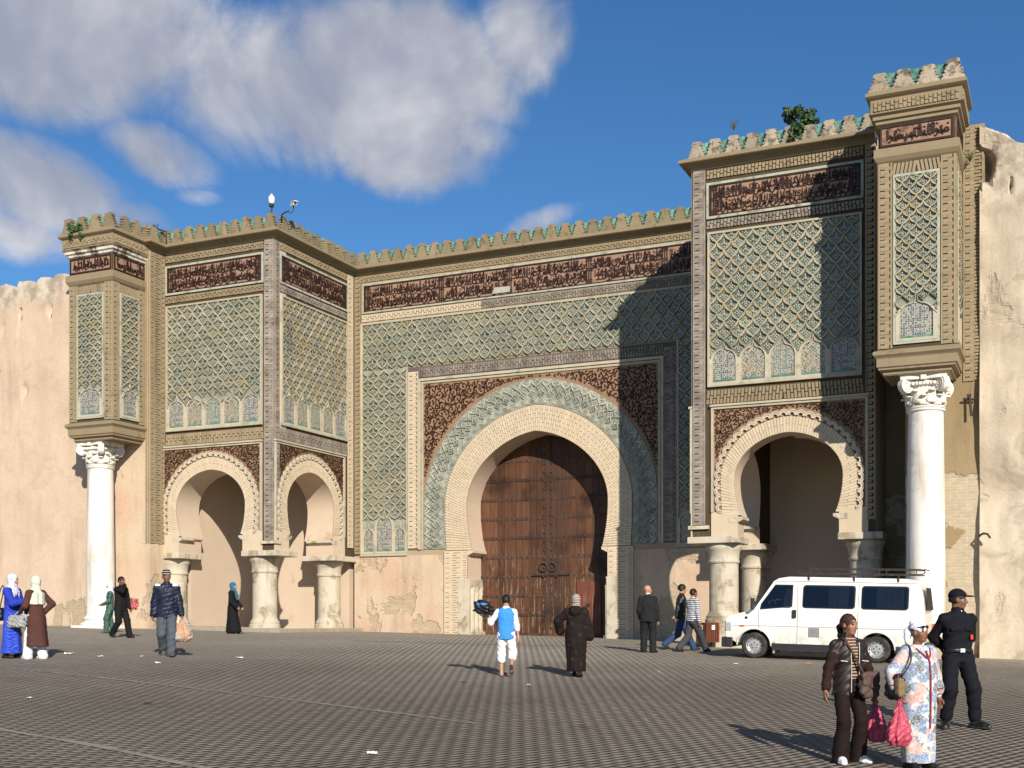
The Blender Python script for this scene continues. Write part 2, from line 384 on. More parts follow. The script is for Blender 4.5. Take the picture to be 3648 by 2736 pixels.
mat_plaster('plaster_pink', (.56, .43, .315), (.52, .395, .285), (.42, .33, .23), .655, .685, (13.5, 2.6))
mat_plaster('plaster_base', (.54, .425, .305), (.52, .345, .24), (.45, .35, .235), .575, .6)
mat_plaster('plaster_tan', (.285, .21, .115), (.31, .235, .135), (.47, .39, .275), .74, .78, low=5.6)
mat_plaster('plaster_pale', (.56, .475, .36), (.45, .37, .27), (.45, .37, .265), .6, .66, (12.6, 3.4), stn=.55)
def mat_wood(name, a, b, worn):
    t = NT(name); p = t.sep(); v = t.vec((9, 9, .5))
    c = t.mix(t.ramp(t.noise(1.6, 7, .65, v), .3, .72), rgb(a), rgb(b)); c = t.gray(c, t.obrand(), .6)
    c = t.mix(t.ramp(t.noise(1.2, 4, .5), .45, .75), c, rgb([q*.45 for q in a]))
    low = t.ramp(p[2], 6., 1.4); c = t.mix(t.math('MULTIPLY', t.ramp(t.noise(2.1, 8, .72, t.vec((8, 8, .6))), .53, .64), t.math('MULTIPLY', low, worn)), c, (.34, .24, .145, 1))
    t.bump(t.noise(2.5, 8, .7, t.vec((14, 14, .6))), .5, .012); t.done(c, .62, .3)
mat_wood('door_wood', (.075, .03, .015), (.125, .057, .028), .9)
mat_wood('door_dark', (.055, .028, .018), (.095, .048, .028), .3)
mat_wood('wicket_red', (.095, .03, .017), (.125, .04, .021), .4)
# ------------------------------------------------------------------ builders for the gate
_brick_me = {}
def brick_mesh(mat):
    if mat not in _brick_me:
        b = MB(); b.box(-1, 1, -1, 1, -1, 1); _brick_me[mat] = b.mesh('brick', mat)
    return _brick_me[mat]
rb = random.Random(7)
class Bricks:
    """bricks of one part: the first `single` are objects of their own, the others one joined relief"""
    def __init__(s, host, mat, single=0): s.host = host; s.mat = mat; s.left = single; s.mb = MB()
    def add(s, c, ax, ay, az):
        c = Vector(c)+Vector(ay)*rb.uniform(-.35, .35)
        if s.left > 0:
            s.left -= 1; m = Matrix.Identity(4)
            for i, q in enumerate((ax, ay, az)):
                for k in range(3): m[k][i] = q[k]
            m.translation = c; o = bpy.data.objects.new('brick', brick_mesh(s.mat)); COL.objects.link(o); o.parent = s.host; o.matrix_world = m
        else: s.mb.obox(c, ax, ay, az)
    def finish(s, name='brickwork'):
        if s.mb.v: s.mb.obj(name, s.mat, s.host, kind='stuff')
def vsub(a, b): return Vector(a)-Vector(b)
def courses(bk, fr, a0, a1, z0, z1, d=.0, proud=.022, ch=.088, bl=.26, gap=.03):
    n = max(1, round((z1-z0)/ch)); ch = (z1-z0)/n
    for q in (a0, a1-.045):          # plain edge of the strip
        bk.mb.obox(fr(q+.0225, (z0+z1)/2, d), (fr.A[0]*.0225, fr.A[1]*.0225, 0), (fr.N[0]*proud, fr.N[1]*proud, 0), (0, 0, (z1-z0)/2))
    a0 += .046; a1 -= .046
    for i in range(n):
        x = a0-(bl*.5 if i % 2 else 0); k_ = 0
        while x < a1-.02:
            q0, q1 = max(x, a0), min(x+bl*(.62 if k_ % 2 else 1), a1)
            if q1-q0 > .06:
                hx = (q1-q0)/2-gap*rb.uniform(.02, .16); g_ = gap*rb.uniform(.8, 1.1) if (k_+i) % 2 else gap*.1; c = fr((q0+q1)/2, z0+(i+.5)*ch+g_/2, d)
                bk.add(c, [k*hx for k in (fr.A[0], fr.A[1], 0)], [k*proud for k in (fr.N[0], fr.N[1], 0)], (0, 0, ch/2-g_/2))
            x += bl*(.62 if k_ % 2 else 1); k_ += 1
def soldiers(bk, fr, a0, a1, z0, z1, d=0., proud=.02, w=.1, tilt=.0, rows=2, gap=.034):
    n = max(1, round((a1-a0)/w)); w = (a1-a0)/n; h = (z1-z0)/rows
    for i in range(n):
        for r in range(rows):
            a = a0+(i+.5)*w; zc = z0+(r+.5)*h+(h*.22 if i % 2 else -h*.22)
            lo, hi = max(z0, zc-h/2), min(z1, zc+h/2)
            if r == 0 and i % 2: lo = z0
            if r == rows-1 and not i % 2: hi = z1
            t = tilt*(1 if a < (a0+a1)/2 else -1)
            hz = (hi-lo)/2-gap*.35; c = fr(a+t*((lo+hi)/2-(z0+z1)/2), (lo+hi)/2, d)
            ct, st = math.cos(t), math.sin(t)
            bk.add(c, [fr.A[0]*(w/2-gap*.42)*ct, fr.A[1]*(w/2-gap*.42)*ct, -(w/2-gap*.42)*st], [k*proud for k in (fr.N[0], fr.N[1], 0)], (fr.A[0]*hz*st, fr.A[1]*hz*st, hz*ct))
def rect_frame(mb, fr, a0, a1, z0, z1, w, d0, d1, mat=0, bottom=True):
    if bottom: mb.prism(fr, [(a0-w, z0-w), (a1+w, z0-w), (a1+w, z1+w), (a0-w, z1+w)], d0, d1, [[(a0, z0), (a1, z0), (a1, z1), (a0, z1)]], mat)
    else: mb.prism(fr, [(a0-w, z0), (a0, z0), (a0, z1), (a1, z1), (a1, z0), (a1+w, z0), (a1+w, z1+w), (a0-w, z1+w)], d0, d1, (), mat)
# --- lattice cells: lozenge-shaped rim round a leaf-shaped opening with tiles at its bottom
CW, CH = .418, .51
LEAF = [(x*1.13, z*1.06) for x, z in [(0, .205), (.014, .165), (.017, .122), (.04, .118), (.043, .09), (.07, .086), (.074, .058), (.108, .046), (.155, .014), (.168, -.008), (.166, -.04), (.14, -.046), (.138, -.076), (.112, -.082), (.104, -.112), (.07, -.148), (.034, -.188), (0, -.212)]]
def inset(poly, d):
    n = len(poly); out = []
    for i in range(n):
        p0, p, p1 = Vector(poly[i-1]), Vector(poly[i]), Vector(poly[(i+1) % n]); t0, t1 = (p-p0).normalized(), (p1-p).normalized(); nn = Vector((-t0.y-t1.y, t0.x+t1.x)); l = nn.length
        out.append(tuple(p+(nn/l if l > 1e-6 else nn)*d))
    return out
def cell_mesh(name, kind, seed=0, rim='lattice_rim', tile='tile_green'):
    b = MB(); fr = lambda a, z, d: (a, -d, z)
    leaf = ([(x, z) for x, z in LEAF]+[(-x, z) for x, z in LEAF[-2:0:-1]])[::-1]; out = [(-CW/2, 0), (0, -CH/2), (CW/2, 0), (0, CH/2)]
    b.prism(fr, out, .012, .078, [leaf], 0, back=False)
    tri = tessellate_polygon([[Vector((x, z, 0)) for x, z in leaf]]); b.add([fr(x, z, .014) for x, z in leaf], [t if (leaf[t[1]][0]-leaf[t[0]][0])*(leaf[t[2]][1]-leaf[t[0]][1])-(leaf[t[1]][1]-leaf[t[0]][1])*(leaf[t[2]][0]-leaf[t[0]][0]) > 0 else t[::-1] for t in [tuple(q) for q in tri]], 1)
    def dia(x, z, r, mat, d=.02): b.add([fr(x-r, z, d), fr(x, z-r, d), fr(x+r, z, d), fr(x, z+r, d)], [(0, 1, 2, 3)], mat)
    def sq(x, z, r, mat, d=.021): b.add([fr(x-r, z-r, d), fr(x+r, z-r, d), fr(x+r, z+r, d), fr(x-r, z+r, d)], [(0, 1, 2, 3)], mat)
    if seed % 2 == 0:
        for i in (-1, 0, 1):
            for j in (-1, 0, 1): sq(i*.036, -.035+j*.036, .0165, 2 if (i+j) % 2 == 0 else 3, .05)
        b.add([fr(x, z, .046) for x, z in ((-.06, -.035), (0, -.095), (.06, -.035), (0, .025))], [(0, 1, 2, 3)], 1)
        for k in range(3): dia(0, .06+k*.036, .016, 2, .045)
        dia(-.095, -.03, .022, 2, .045); dia(.095, -.03, .022, 2, .045); dia(0, -.12, .024, 2, .045); dia(0, -.165, .014, 3, .045)
    else:
        dia(0, -.03, .044, 2, .05); dia(0, -.03, .02, 3, .052)
        for k in range(6):
            a = k*math.pi/3+.52; dia(.078*math.cos(a), -.03+.078*math.sin(a), .022, 2 if k % 2 else 3, .046)
        for k in range(2): dia(0, .075+k*.042, .018, 2, .045)
        dia(0, -.145, .02, 2, .045)
    me = b.mesh(name, [rim, tile, 'tile_white', 'tile_dark'])
    if kind != 'full':
        bm = bmesh.new(); bm.from_mesh(me); nrm = {'left': (1, 0, 0), 'right': (-1, 0, 0), 'top': (0, 0, -1), 'bottom': (0, 0, 1)}[kind]
        bmesh.ops.bisect_plane(bm, geom=bm.verts[:]+bm.edges[:]+bm.faces[:], plane_co=(0, 0, 0), plane_no=nrm, clear_inner=True)
        bm.to_mesh(me); bm.free()
    return me
CELLS = {(k, s): cell_mesh('lattice_cell', k, s) for k in ('full', 'left', 'right', 'top', 'bottom') for s in (0, 1)}
def lattice(host, fr, a0, a1, z0, z1, d, skip=None, joined=None, cw=CW, ch=CH, bed=0.):
    """fill a rectangle with cells; skip(a, z) leaves out; joined: an MB that takes them as one relief instead of single objects"""
    nc = max(1, round((a1-a0)/cw)); sx = (a1-a0)/nc/CW; nr = max(1, round((z1-z0)/ch)); sz = (z1-z0)/nr/CH
    pb = MB(); pb.prism(fr, [(a0+.003, z0+.003-bed), (a1-.003, z0+.003-bed), (a1-.003, z1-.003), (a0+.003, z1-.003)], d+.0005, d+.0105, back=False)
    if host: pb.obj('tile_bed', 'tile_band', host)
    w, h = CW*sx, CH*sz
    for r in range(2*nr+1):
        z = z1-r*h/2; odd = r % 2 == 0       # rows centred on the edges carry half cells
        n = nc+1 if not odd else nc
        for k in range(n):
            a = a0+(k+(0 if not odd else .5))*w
            if skip and skip(a, z): continue
            kind = 'full'
            if not odd and k == 0: kind = 'left'
            elif not odd and k == nc: kind = 'right'
            elif r == 0: kind = 'top'
            elif r == 2*nr: kind = 'bottom'
            me = CELLS[(kind if kind != 'left' else 'left', (k+r//2) % 2)]
            if joined is None: inst('lattice_cell', me, fr(a, z, d), (0, 0, fr.rz), host, (sx, 1, sz))
            else:
                m = Matrix.Translation(fr(a, z, d)) @ Matrix.Rotation(fr.rz, 4, 'Z') @ Matrix.Diagonal((sx, 1, sz, 1))
                joined.add([m @ v.co for v in me.vertices], [tuple(p.vertices) for p in me.polygons]); joined.m[-len(me.polygons):] = [p.material_index for p in me.polygons]
# --- zellij niches under the lattice
def niche_poly(w, h, tip=.1):
    p = [(-w/2, 0), (w/2, 0), (w/2, h*.62)]
    for k in range(1, 8):
        t = k/8*math.pi/2; p.append((w/2*math.cos(t)**.8, h*.62+(h*.3)*math.sin(t)))
    p.append((w*.05, h*.96)); p.append((0, h+tip))
    return p+[(-x, z) for x, z in p[-2:1:-1]]
def niches(host, fr, a0, a1, z0, h, d, n, tip=.1):
    w = (a1-a0)/n; kinds = ['zellij_blue', 'zellij_ochre', 'zellij_green', 'zellij_ochre', 'zellij_blue']
    b = MB()
    out = [(a0, z0), (a1, z0), (a1, z0+h*.74)]; holes = []
    for k in range(n):
        c = a0+(k+.5)*w; po = niche_poly(w*.8, h*.93, tip)
        holes.append([(c+x, z0+.07+z) for x, z in po])
        mz = MB(); mz.prism(lambda a, z, q: (a, -q, z), po, 0, .012, back=False)
        inst('mosaic_panel', mz.mesh('mosaic_panel', kinds[(k+(5-n)//2) % 5] if n > 1 else 'zellij_blue'), fr(c, z0+.07, d+.006), (0, 0, fr.rz), host)
        g = MB(); g.box(-w*.38, w*.38, -.03, 0, 0, .075); inst('green_sill', g.mesh('green_sill', 'green_glaze'), fr(c, z0+.055, d), (0, 0, fr.rz), host)
    # rim: each niche's surround follows its own pointed head
    for k in range(n):
        c = a0+(k+.5)*w; po = niche_poly(w*.8, h*.93, tip)
        op = [(-w/2, -.07), (w/2, -.07), (w/2, h*.62)]
        oq = niche_poly(w*.8+.12, h*.93+.02, tip+.05)
        top = [(x, z) for x, z in oq if z > h*.62]
        op += top+[(-w/2, h*.62)]
        b.prism(fr, [(c+x, z0+.07+z) for x, z in op], d, d+.055, [[(c+x, z0+.07+z) for x, z in po]], 0)
    b.obj('niche_surround', 'frame_pale', host)
simple('frame_pale', (.42, .37, .27), var=.25, scale=4, bump=.4, bscale=35, stain=((.24, .24, .17), 2.2, .52, .75), island=.2)
# --- calligraphy: pen strokes of letters, relief on a coloured ground
def spline(pts, n=5):
    out = []; P = [Vector(p) for p in pts]
    for i in range(len(P)-1):
        p0, p1, p2, p3 = P[max(i-1, 0)], P[i], P[i+1], P[min(i+2, len(P)-1)]
        for k in range(n):
            t = k/n; out.append(.5*((2*p1)+(p2-p0)*t+(2*p0-5*p1+4*p2-p3)*t*t+(3*p1-p0-3*p2+p3)*t**3))
    return out+[P[-1]]
def ribbon(mb, fr, pts, wid, d0, d1, pen=R(60), taper=True):
    """calligraphic stroke: width depends on direction, raised from d0 to d1"""
    n = len(pts); L = []; Rr = []
    for i, p in enumerate(pts):
        t = (pts[min(i+1, n-1)]-pts[max(i-1, 0)]); t = t.normalized() if t.length > 1e-9 else Vector((1, 0))
        a = math.atan2(t.y, t.x); w_ = wid*(.55+.55*abs(math.sin(a-pen+R(90))))
        if taper: w_ *= min(1, .45+.55*min(i, n-1-i)/(n*.16+1e-9))
        nn = Vector((-t.y, t.x))*w_/2; L.append(p+nn); Rr.append(p-nn)
    v = [fr(q.x, q.y, d1) for q in L]+[fr(q.x, q.y, d1) for q in Rr]+[fr(q.x, q.y, d0) for q in L]+[fr(q.x, q.y, d0) for q in Rr]
    f = []
    for i in range(n-1):
        f += [(n+i, n+i+1, i+1, i), (i, i+1, 2*n+i+1, 2*n+i), (3*n+i, 3*n+i+1, n+i+1, n+i)]
    f += [(0, 2*n, 3*n, n), (2*n-1, 4*n-1, 3*n-1, n-1)]
    mb.add(v, f)
def spiral(cx, cz, r0, turns, sgn, a0, n=22, r1=.18):
    return [Vector((cx+(r0*(1-(1-r1)*k/n))*math.cos(a0+sgn*turns*2*math.pi*k/n), cz+(r0*(1-(1-r1)*k/n))*math.sin(a0+sgn*turns*2*math.pi*k/n))) for k in range(n+1)]
GLYPH = {   # strokes drawn right to left from x = 0; (advance, strokes, dots)
 'alif': (.17, [[(-.08, 0), (-.07, .5), (-.09, 1.0)]], []),
 'lam': (.34, [[(-.06, 1.02), (-.07, .5), (-.09, .12), (-.2, -.02), (-.34, .06)]], []),
 'ba': (.52, [[(0, .3), (-.03, .1), (-.2, .0), (-.42, .03), (-.5, .24)]], [(-.25, -.16)]),
 'ta': (.48, [[(0, .26), (-.04, .1), (-.22, .02), (-.4, .05), (-.46, .24)]], [(-.18, .4), (-.28, .4)]),
 'nun': (.46, [[(0, .34), (-.02, .08), (-.14, -.14), (-.32, -.12), (-.42, .1), (-.42, .26)]], [(-.22, .22)]),
 'waw': (.34, [[(-.04, .14), (-.05, .3), (-.16, .34), (-.2, .2), (-.08, .14), (-.03, .16), (-.06, -.02), (-.2, -.18), (-.34, -.16)]], []),
 'ra': (.26, [[(-.02, .3), (-.04, .1), (-.14, -.1), (-.28, -.16)]], []),
 'sad': (.62, [[(-.02, .1), (-.1, .32), (-.28, .36), (-.34, .16), (-.1, .04), (-.36, .04), (-.42, .16), (-.44, .02), (-.54, -.12), (-.62, .12)]], []),
 'ain': (.42, [[(-.08, .42), (-.2, .48), (-.3, .36), (-.2, .24), (-.06, .22), (-.26, .16), (-.36, -.02), (-.24, -.18), (-.04, -.14)]], []),
 'ha': (.36, [[(0, .04), (-.14, .04), (-.2, .28), (-.06, .34), (-.1, .06), (-.36, .04)]], []),
 'mim': (.32, [[(0, .05), (-.08, .22), (-.2, .16), (-.12, .02), (-.24, .04), (-.3, -.26)]], []),
 'kaf': (.5, [[(-.02, .78), (-.24, .52), (-.06, .3), (-.06, .06), (-.3, .0), (-.5, .05)], [(-.02, .98), (-.3, .68)]], []),
 'lamalif': (.4, [[(-.02, .98), (-.16, .4), (-.3, .04), (-.12, .02), (-.22, .4), (-.36, .96)]], []),
 'sin': (.62, [[(0, .26), (-.05, .06), (-.11, .24), (-.16, .06), (-.22, .24), (-.28, .04), (-.36, -.12), (-.52, -.12), (-.6, .14)]], []),
 'fa': (.4, [[(-.02, .1), (-.08, .32), (-.2, .26), (-.12, .12), (-.02, .06), (-.26, .02), (-.4, .06)]], [(-.12, .5)]),
 'ya': (.5, [[(-.04, .32), (-.18, .34), (-.14, .14), (-.28, .06), (-.34, -.12), (-.12, -.2), (.02, -.1)]], [(-.12, -.32), (-.24, -.32)]),
}
def letter_line(mb, fr, a0, a1, zb, size, wid, d0, d1, rnd, seq=None, wx=1., tight=.9):
    x = a1; names = list(GLYPH); wts = [14, 14, 3, 3, 4, 5, 3, 3, 3, 3, 3, 4, 10, 2, 3, 3]; i = 0
    while True:
        g = seq[i % len(seq)] if seq else rnd.choices(names, wts)[0]; i += 1
        adv, strokes, dots = GLYPH[g]
        adv *= wx
        if x-adv*size < a0: break
        st = rnd.uniform(.95, 1.06)
        for s_ in strokes: ribbon(mb, fr, spline([(x+p[0]*size*wx, zb+p[1]*size*st) for p in s_], 4), wid, d0, d1)
        for dx, dz in dots: ribbon(mb, fr, [Vector((x+dx*size-wid*.5, zb+dz*size-wid*.4)), Vector((x+dx*size+wid*.5, zb+dz*size+wid*.4))], wid*1.3, d0, d1, taper=False)
        if rnd.random() < .45:      # vowel marks in the gaps
            zz = zb+rnd.choice((.55, .66, .78))*size
            ribbon(mb, fr, spline([(x-.02*size, zz), (x-.1*size, zz+.07*size), (x-.2*size, zz+.05*size)], 3), wid*.7, d0, d1)
        x -= adv*size*rnd.uniform(tight-.06, tight+.05)
def inscription(host, fr, a0, a1, z0, z1, d, lines=2, seed=1, wid=.04, seq=None, knots=()):
    p = part('inscription_panel', host); rnd = random.Random(seed)
    g = MB(); g.prism(fr, [(a0, z0), (a1, z0), (a1, z1), (a0, z1)], d-.03, d+.004); g.obj('panel_ground', 'letter_ground', p)
    e = MB(); rect_frame(e, fr, a0+.05, a1-.05, z0+.045, z1-.045, .05, d+.004, d+.03); e.obj('dark_border', 'letter_dark', p)
    b = MB(); h = (z1-z0-.16)/lines
    xs = [a0+.1]+sorted(knots)+[a1-.1]
    for k in range(len(xs)-1):
        q0, q1 = xs[k]+(.1 if k else .0), xs[k+1]-(.1 if k < len(xs)-2 else .0)
        for l in range(lines):
            if lines > 1: letter_line(b, fr, q0, q1, z0+.08+h*l+h*.45, h*.5, wid*.6, d+.004, d+.022, rnd, None, 1.1, 1.05)
            letter_line(b, fr, q0, q1, z0+.08+h*l+h*(.14 if lines > 1 else .22), h*(.88 if lines > 1 else .82), wid*.82, d+.004, d+.03, rnd, seq, 1.05 if lines > 1 else 1.05, .76 if lines > 1 else .86)
            for _ in range(int((q1-q0)*(9 if not seq else 6))):      # fine scroll fill between the letters
                c = (rnd.uniform(q0+.1, q1-.1), z0+.08+h*l+h*rnd.uniform(.25, .85)); ribbon(b, fr, spiral(c[0], c[1], rnd.uniform(.04, .08), .8, rnd.choice((-1, 1)), rnd.uniform(0, 6), 9), wid*.6, d+.004, d+.022)
    for k in list(knots)+[a0+.14, a1-.14] if lines > 1 else knots:      # plaited bars that part the verses
        for o in (-.075, 0, .075):
            ribbon(b, fr, [Vector((k+o, z0+.06)), Vector((k+o, (z0+z1)/2)), Vector((k+o, z1-.06))], .032, d+.004, d+.026, taper=False)
        for zz in (.1, .17, .5, .57, .85, .92):
            z = z0+(z1-z0)*zz; ribbon(b, fr, [Vector((k-.12, z)), Vector((k+.12, z))], .03, d+.004, d+.029, taper=False)
    b.obj('lettering', 'letter_dark', p, kind='stuff')
    return p
def scrollwork(host, fr, rect, inside, d, seed=3, size=.17, wid=.034):
    """vine scrolls: spirals of three sizes packed where inside(a, z) holds"""
    rnd = random.Random(seed); b = MB(); a0, a1, z0, z1 = rect; placed = []
    def ok(c, r):
        return all(inside(c[0]+r*math.cos(t), c[1]+r*math.sin(t)) for t in (0, .8, 1.6, 2.4, 3.2, 4, 4.8, 5.6))
    for s in (size, size*.72, size*.5, size*.34, size*.24):
        for _ in range(int((a1-a0)*(z1-z0)*60/(s/size)**1.6)):
            c = (rnd.uniform(a0, a1), rnd.uniform(z0, z1))
            if not ok(c, s*.98): continue
            if any((c[0]-q[0])**2+(c[1]-q[1])**2 < ((s+q[2])*.76)**2 for q in placed if abs(c[0]-q[0]) < .45): continue
            placed.append((c[0], c[1], s)); sg = rnd.choice((-1, 1)); a = rnd.uniform(0, 6.3)
            sp = spiral(c[0], c[1], s*.95, 1.15 if s > size*.5 else .8, sg, a, 20 if s > size*.5 else 10)
            ribbon(b, fr, sp, wid, d, d+.022)
            if s > size*.5:
                for k in (3, 8, 13):      # leaves on the outside of the curl
                    q = sp[k]; o = (q-Vector(c)).normalized(); t = Vector((-o.y, o.x))*sg
                    ribbon(b, fr, spline([q, q+o*s*.22+t*s*.16, q+o*s*.3+t*s*.42], 3), wid*1.25, d, d+.022)
                ribbon(b, fr, [sp[-1]-Vector((wid*.7, 0)), sp[-1]+Vector((wid*.7, 0))], wid*1.7, d, d+.022, taper=False)
    b.obj('scrollwork', 'scroll_dark', host, kind='stuff')
# --- arches
def arch_half(w, zc, zt, zi, wi, n=26, m=10, pt=.05):
    """right half of a horseshoe arch, from the impost up to the crown: (x, z)"""
    bb = (zc-zi)/math.sqrt(max(1e-6, 1-(wi/w)**2)) if wi < w else None
    p = []
    for k in range(m):
        z = zi+(zc-zi)*k/m; p.append((w*math.sqrt(max(0, 1-((zc-z)/bb)**2)) if bb else w, z))
    h = zt-zc
    for k in range(n+1):
        t = k/n*math.pi/2; x = w*math.cos(t); p.append((x, zc+h*((1-pt)*math.sin(t)+pt*(1-x/w))))
    p[-1] = (0, zt); return p
def arch_full(c, *a, **k):
    h = arch_half(*a, **k); return [(c-x, z) for x, z in h]+[(c+x, z) for x, z in h[-2::-1]]
def along(pts, step):
    """resample a polyline by arc length -> (point, tangent)"""
    P = [Vector(p) for p in pts]; out = []; acc = 0; nxt = step/2
    for i in range(len(P)-1):
        s = (P[i+1]-P[i]); l = s.length
        while nxt <= acc+l and l > 0: out.append((P[i]+s*((nxt-acc)/l), s.normalized())); nxt += step
        acc += l
    return out
def length(pts): return sum((Vector(pts[i+1])-Vector(pts[i])).length for i in range(len(pts)-1))
def voussoirs(bk, fr, inner, outer, d, proud, step=.085, rows=3, gap=.02):
    n = int(length(inner)/step*1.12)
    Li, Lo = length(inner), length(outer)
    I = along(inner, Li/n); O = along(outer, Lo/n); n = min(len(I), len(O))
    for k in range(n):
        p, q = I[k][0], O[k][0]; r = q-p; L = r.length; e = r/L; t = Vector((e.y, -e.x))
        off = .5 if k % 2 else 0; cuts = [0]+[(j+off)/rows for j in range(rows+1) if 0 < (j+off)/rows < 1]+[1]
        for j in range(len(cuts)-1):
            s0, s1 = cuts[j]*L, cuts[j+1]*L; c = p+e*(s0+s1)/2
            wl = (Li/n*(1-(s0+s1)/2/L)+Lo/n*((s0+s1)/2/L))/2-gap*.4
            hl = (s1-s0)/2-gap*.4
            ax = Vector((fr.A[0]*e.x, fr.A[1]*e.x, e.y))*hl; az = Vector((fr.A[0]*t.x, fr.A[1]*t.x, t.y))*wl
            bk.add(fr(c.x, c.y, d), ax, Vector((fr.N[0], fr.N[1], 0))*proud, az)
def lobe_mesh():
    b = MB(); fr = lambda a, z, d: (a, -d, z); n = 10
    def ring(r0, r1, d0, d1, mat, z0=-.02):
        o = [(r1*math.cos(math.pi*k/n), r1*math.sin(math.pi*k/n)) for k in range(n+1)]; i = [(r0*math.cos(math.pi*k/n), r0*math.sin(math.pi*k/n)) for k in range(n, -1, -1)]
        b.prism(fr, [(r1, z0)]+o+[(-r1, z0), (-r0, z0)]+i+[(r0, z0)], d0, d1, (), mat)
    ring(.062, .105, 0, .085, 0); ring(.105, .122, 0, .045, 1); ring(.122, .152, 0, .07, 0)
    return b.mesh('lobe', ['lobe_pale', 'frame_green'])
simple('lobe_pale', (.5, .44, .33), var=.2, scale=5, bump=.4, bscale=35, stain=((.3, .3, .22), 2.6, .55, .75))
LOBE = lobe_mesh()
def merlon_meshes():
    fr = lambda a, z, d: (a, -d, z); out = {}
    def outline(wb, wt, h, n):
        p = []; 
        for k in range(n):
            z0, z1 = h*k/n, h*(k+1)/n; x0 = wb+(wt-wb)*k/n; x1 = wb+(wt-wb)*(k+1)/n
            p += [(x0+.03, z0+.004), (x0+.012, z0+(z1-z0)*.5), (x1-.012, z1)]
        return [(x, z) for x, z in p]
    r = outline(.225, .105, .44, 4)+[(.145, .45), (.14, .56), (.09, .59), (.03, .59)]
    for nm, mt in (('merlon', 'merlon_plaster'), ('merlon_w', 'merlon_worn')):
        b = MB(); b.prism(fr, [(-.235, -.04), (.235, -.04)]+r+[(-x, z) for x, z in r[::-1]], -.16, .0); out[nm] = b.mesh('merlon', mt)
    b = MB()
    for k in range(4):            # glazed tiles between the merlons, in courses
        z0, z1 = .02+k*.125, .02+(k+1)*.125-.006; hw = .034+.042*(k+.7); nn = 1 if k < 1 else 2 if k < 3 else 3
        for j in range(nn):
            x0, x1 = -hw+2*hw*j/nn, -hw+2*hw*(j+1)/nn-.005; y = -.005-.012*((k*2+j) % 3)
            b.box(x0, x1, y+.06, .1, z0, z1)
    out['filler'] = b.mesh('glazed_filler', 'green_glaze'); return out
MER = merlon_meshes()
rm = random.Random(5)
def merlons(host, fr, a0, a1, z, d, worn=False, sp=.52, ends=(0, 0)):
    n = max(1, round((a1-a0)/sp)); s = (a1-a0)/n
    for k in range(n+1):
        if (k == 0 and ends[0]) or (k == n and ends[1]): continue
        sc = (s/.52, 1, .84*rm.uniform(.94, 1.05)*(1 if not worn else rm.uniform(.82, 1)))
        o = inst('merlon', MER['merlon_w' if worn else 'merlon'], fr(a0+k*s, z, d), (0, 0, fr.rz+rm.uniform(-.02, .02)), host, sc)
    for k in range(n): inst('glazed_filler', MER['filler'], fr(a0+(k+.5)*s, z, d-.07), (0, 0, fr.rz), host, (s/.52, 1, .84*rm.uniform(.96, 1.03)))
CORN = [(.0, 14.66), (.05, 14.68), (.05, 14.73), (.08, 14.75), (.08, 14.80), (.13, 14.825), (.31, 14.84), (.33, 14.86), (.33, 14.93), (.12, 15.03), (.10, 15.03), (-.3, 15.02), (-.3, 14.66)]
# ------------------------------------------------------------------ ground
def mat_paving():
    t = NT('paving'); p = t.sep()
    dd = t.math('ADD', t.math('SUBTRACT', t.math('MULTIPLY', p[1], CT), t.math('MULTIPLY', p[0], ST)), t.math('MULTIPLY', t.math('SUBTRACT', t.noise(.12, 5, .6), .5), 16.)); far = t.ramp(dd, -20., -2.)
    c = t.mix(t.ramp(t.noise(.22, 5, .55), .35, .65), t.mix(far, (.148, .124, .097, 1), (.27, .232, .187, 1)), t.mix(far, (.175, .148, .118, 1), (.31, .27, .222, 1)))  # paler towards the gate: worn dusty ground, with forward-scattered light put into the colour
    c = t.gray(c, t.noise(2.4, 6, .6, t.vec((1, 1, 0))), .28); c = t.gray(c, t.island(), .16)
    c = t.mix(t.ramp(t.noise(1.3, 7, .7, dist=.6), .6, .74), c, t.mix(1., c, (.74, .73, .72, 1), 'MULTIPLY')); c = t.mix(t.ramp(t.noise(.16, 6, .6, t.vec((1, .35, 1), rot=(0, 0, .3))), .54, .7), c, t.mix(1., c, (.84, .83, .82, 1), 'MULTIPLY'))
    c = t.mix(t.ramp(t.noise(16, 3, .6), .70, .74), c, (.27, .24, .2, 1))
    c = t.mix(t.ramp(t.noise(11, 3, .6, t.vec((1, 1, 1.7))), .71, .74), c, (.09, .08, .07, 1))
    br = t.n.new('ShaderNodeTexBrick'); t.link(t.vec((1, 1, 1), rot=(0, 0, -1.21)), br.inputs['Vector']); br.inputs['Scale'].default_value = 1
    br.inputs['Brick Width'].default_value = .22; br.inputs['Row Height'].default_value = .11; br.inputs['Mortar Size'].default_value = .008; br.inputs['Mortar Smooth'].default_value = .5
    c = t.mix(.0, c, c)
    t.bump(t.noise(26, 6, .7), .5, .012); t.done(c, .85, .2)
    simple('paver', (.172, .146, .117), var=.12, scale=.4, island=.12, bump=.5, bscale=40, bdist=.008, stain=((.19, .162, .13), 3., .62, .75), obj=.12)
    simple('joint_sand', (.2, .178, .15), var=.3, scale=2, bump=.4)
mat_paving()
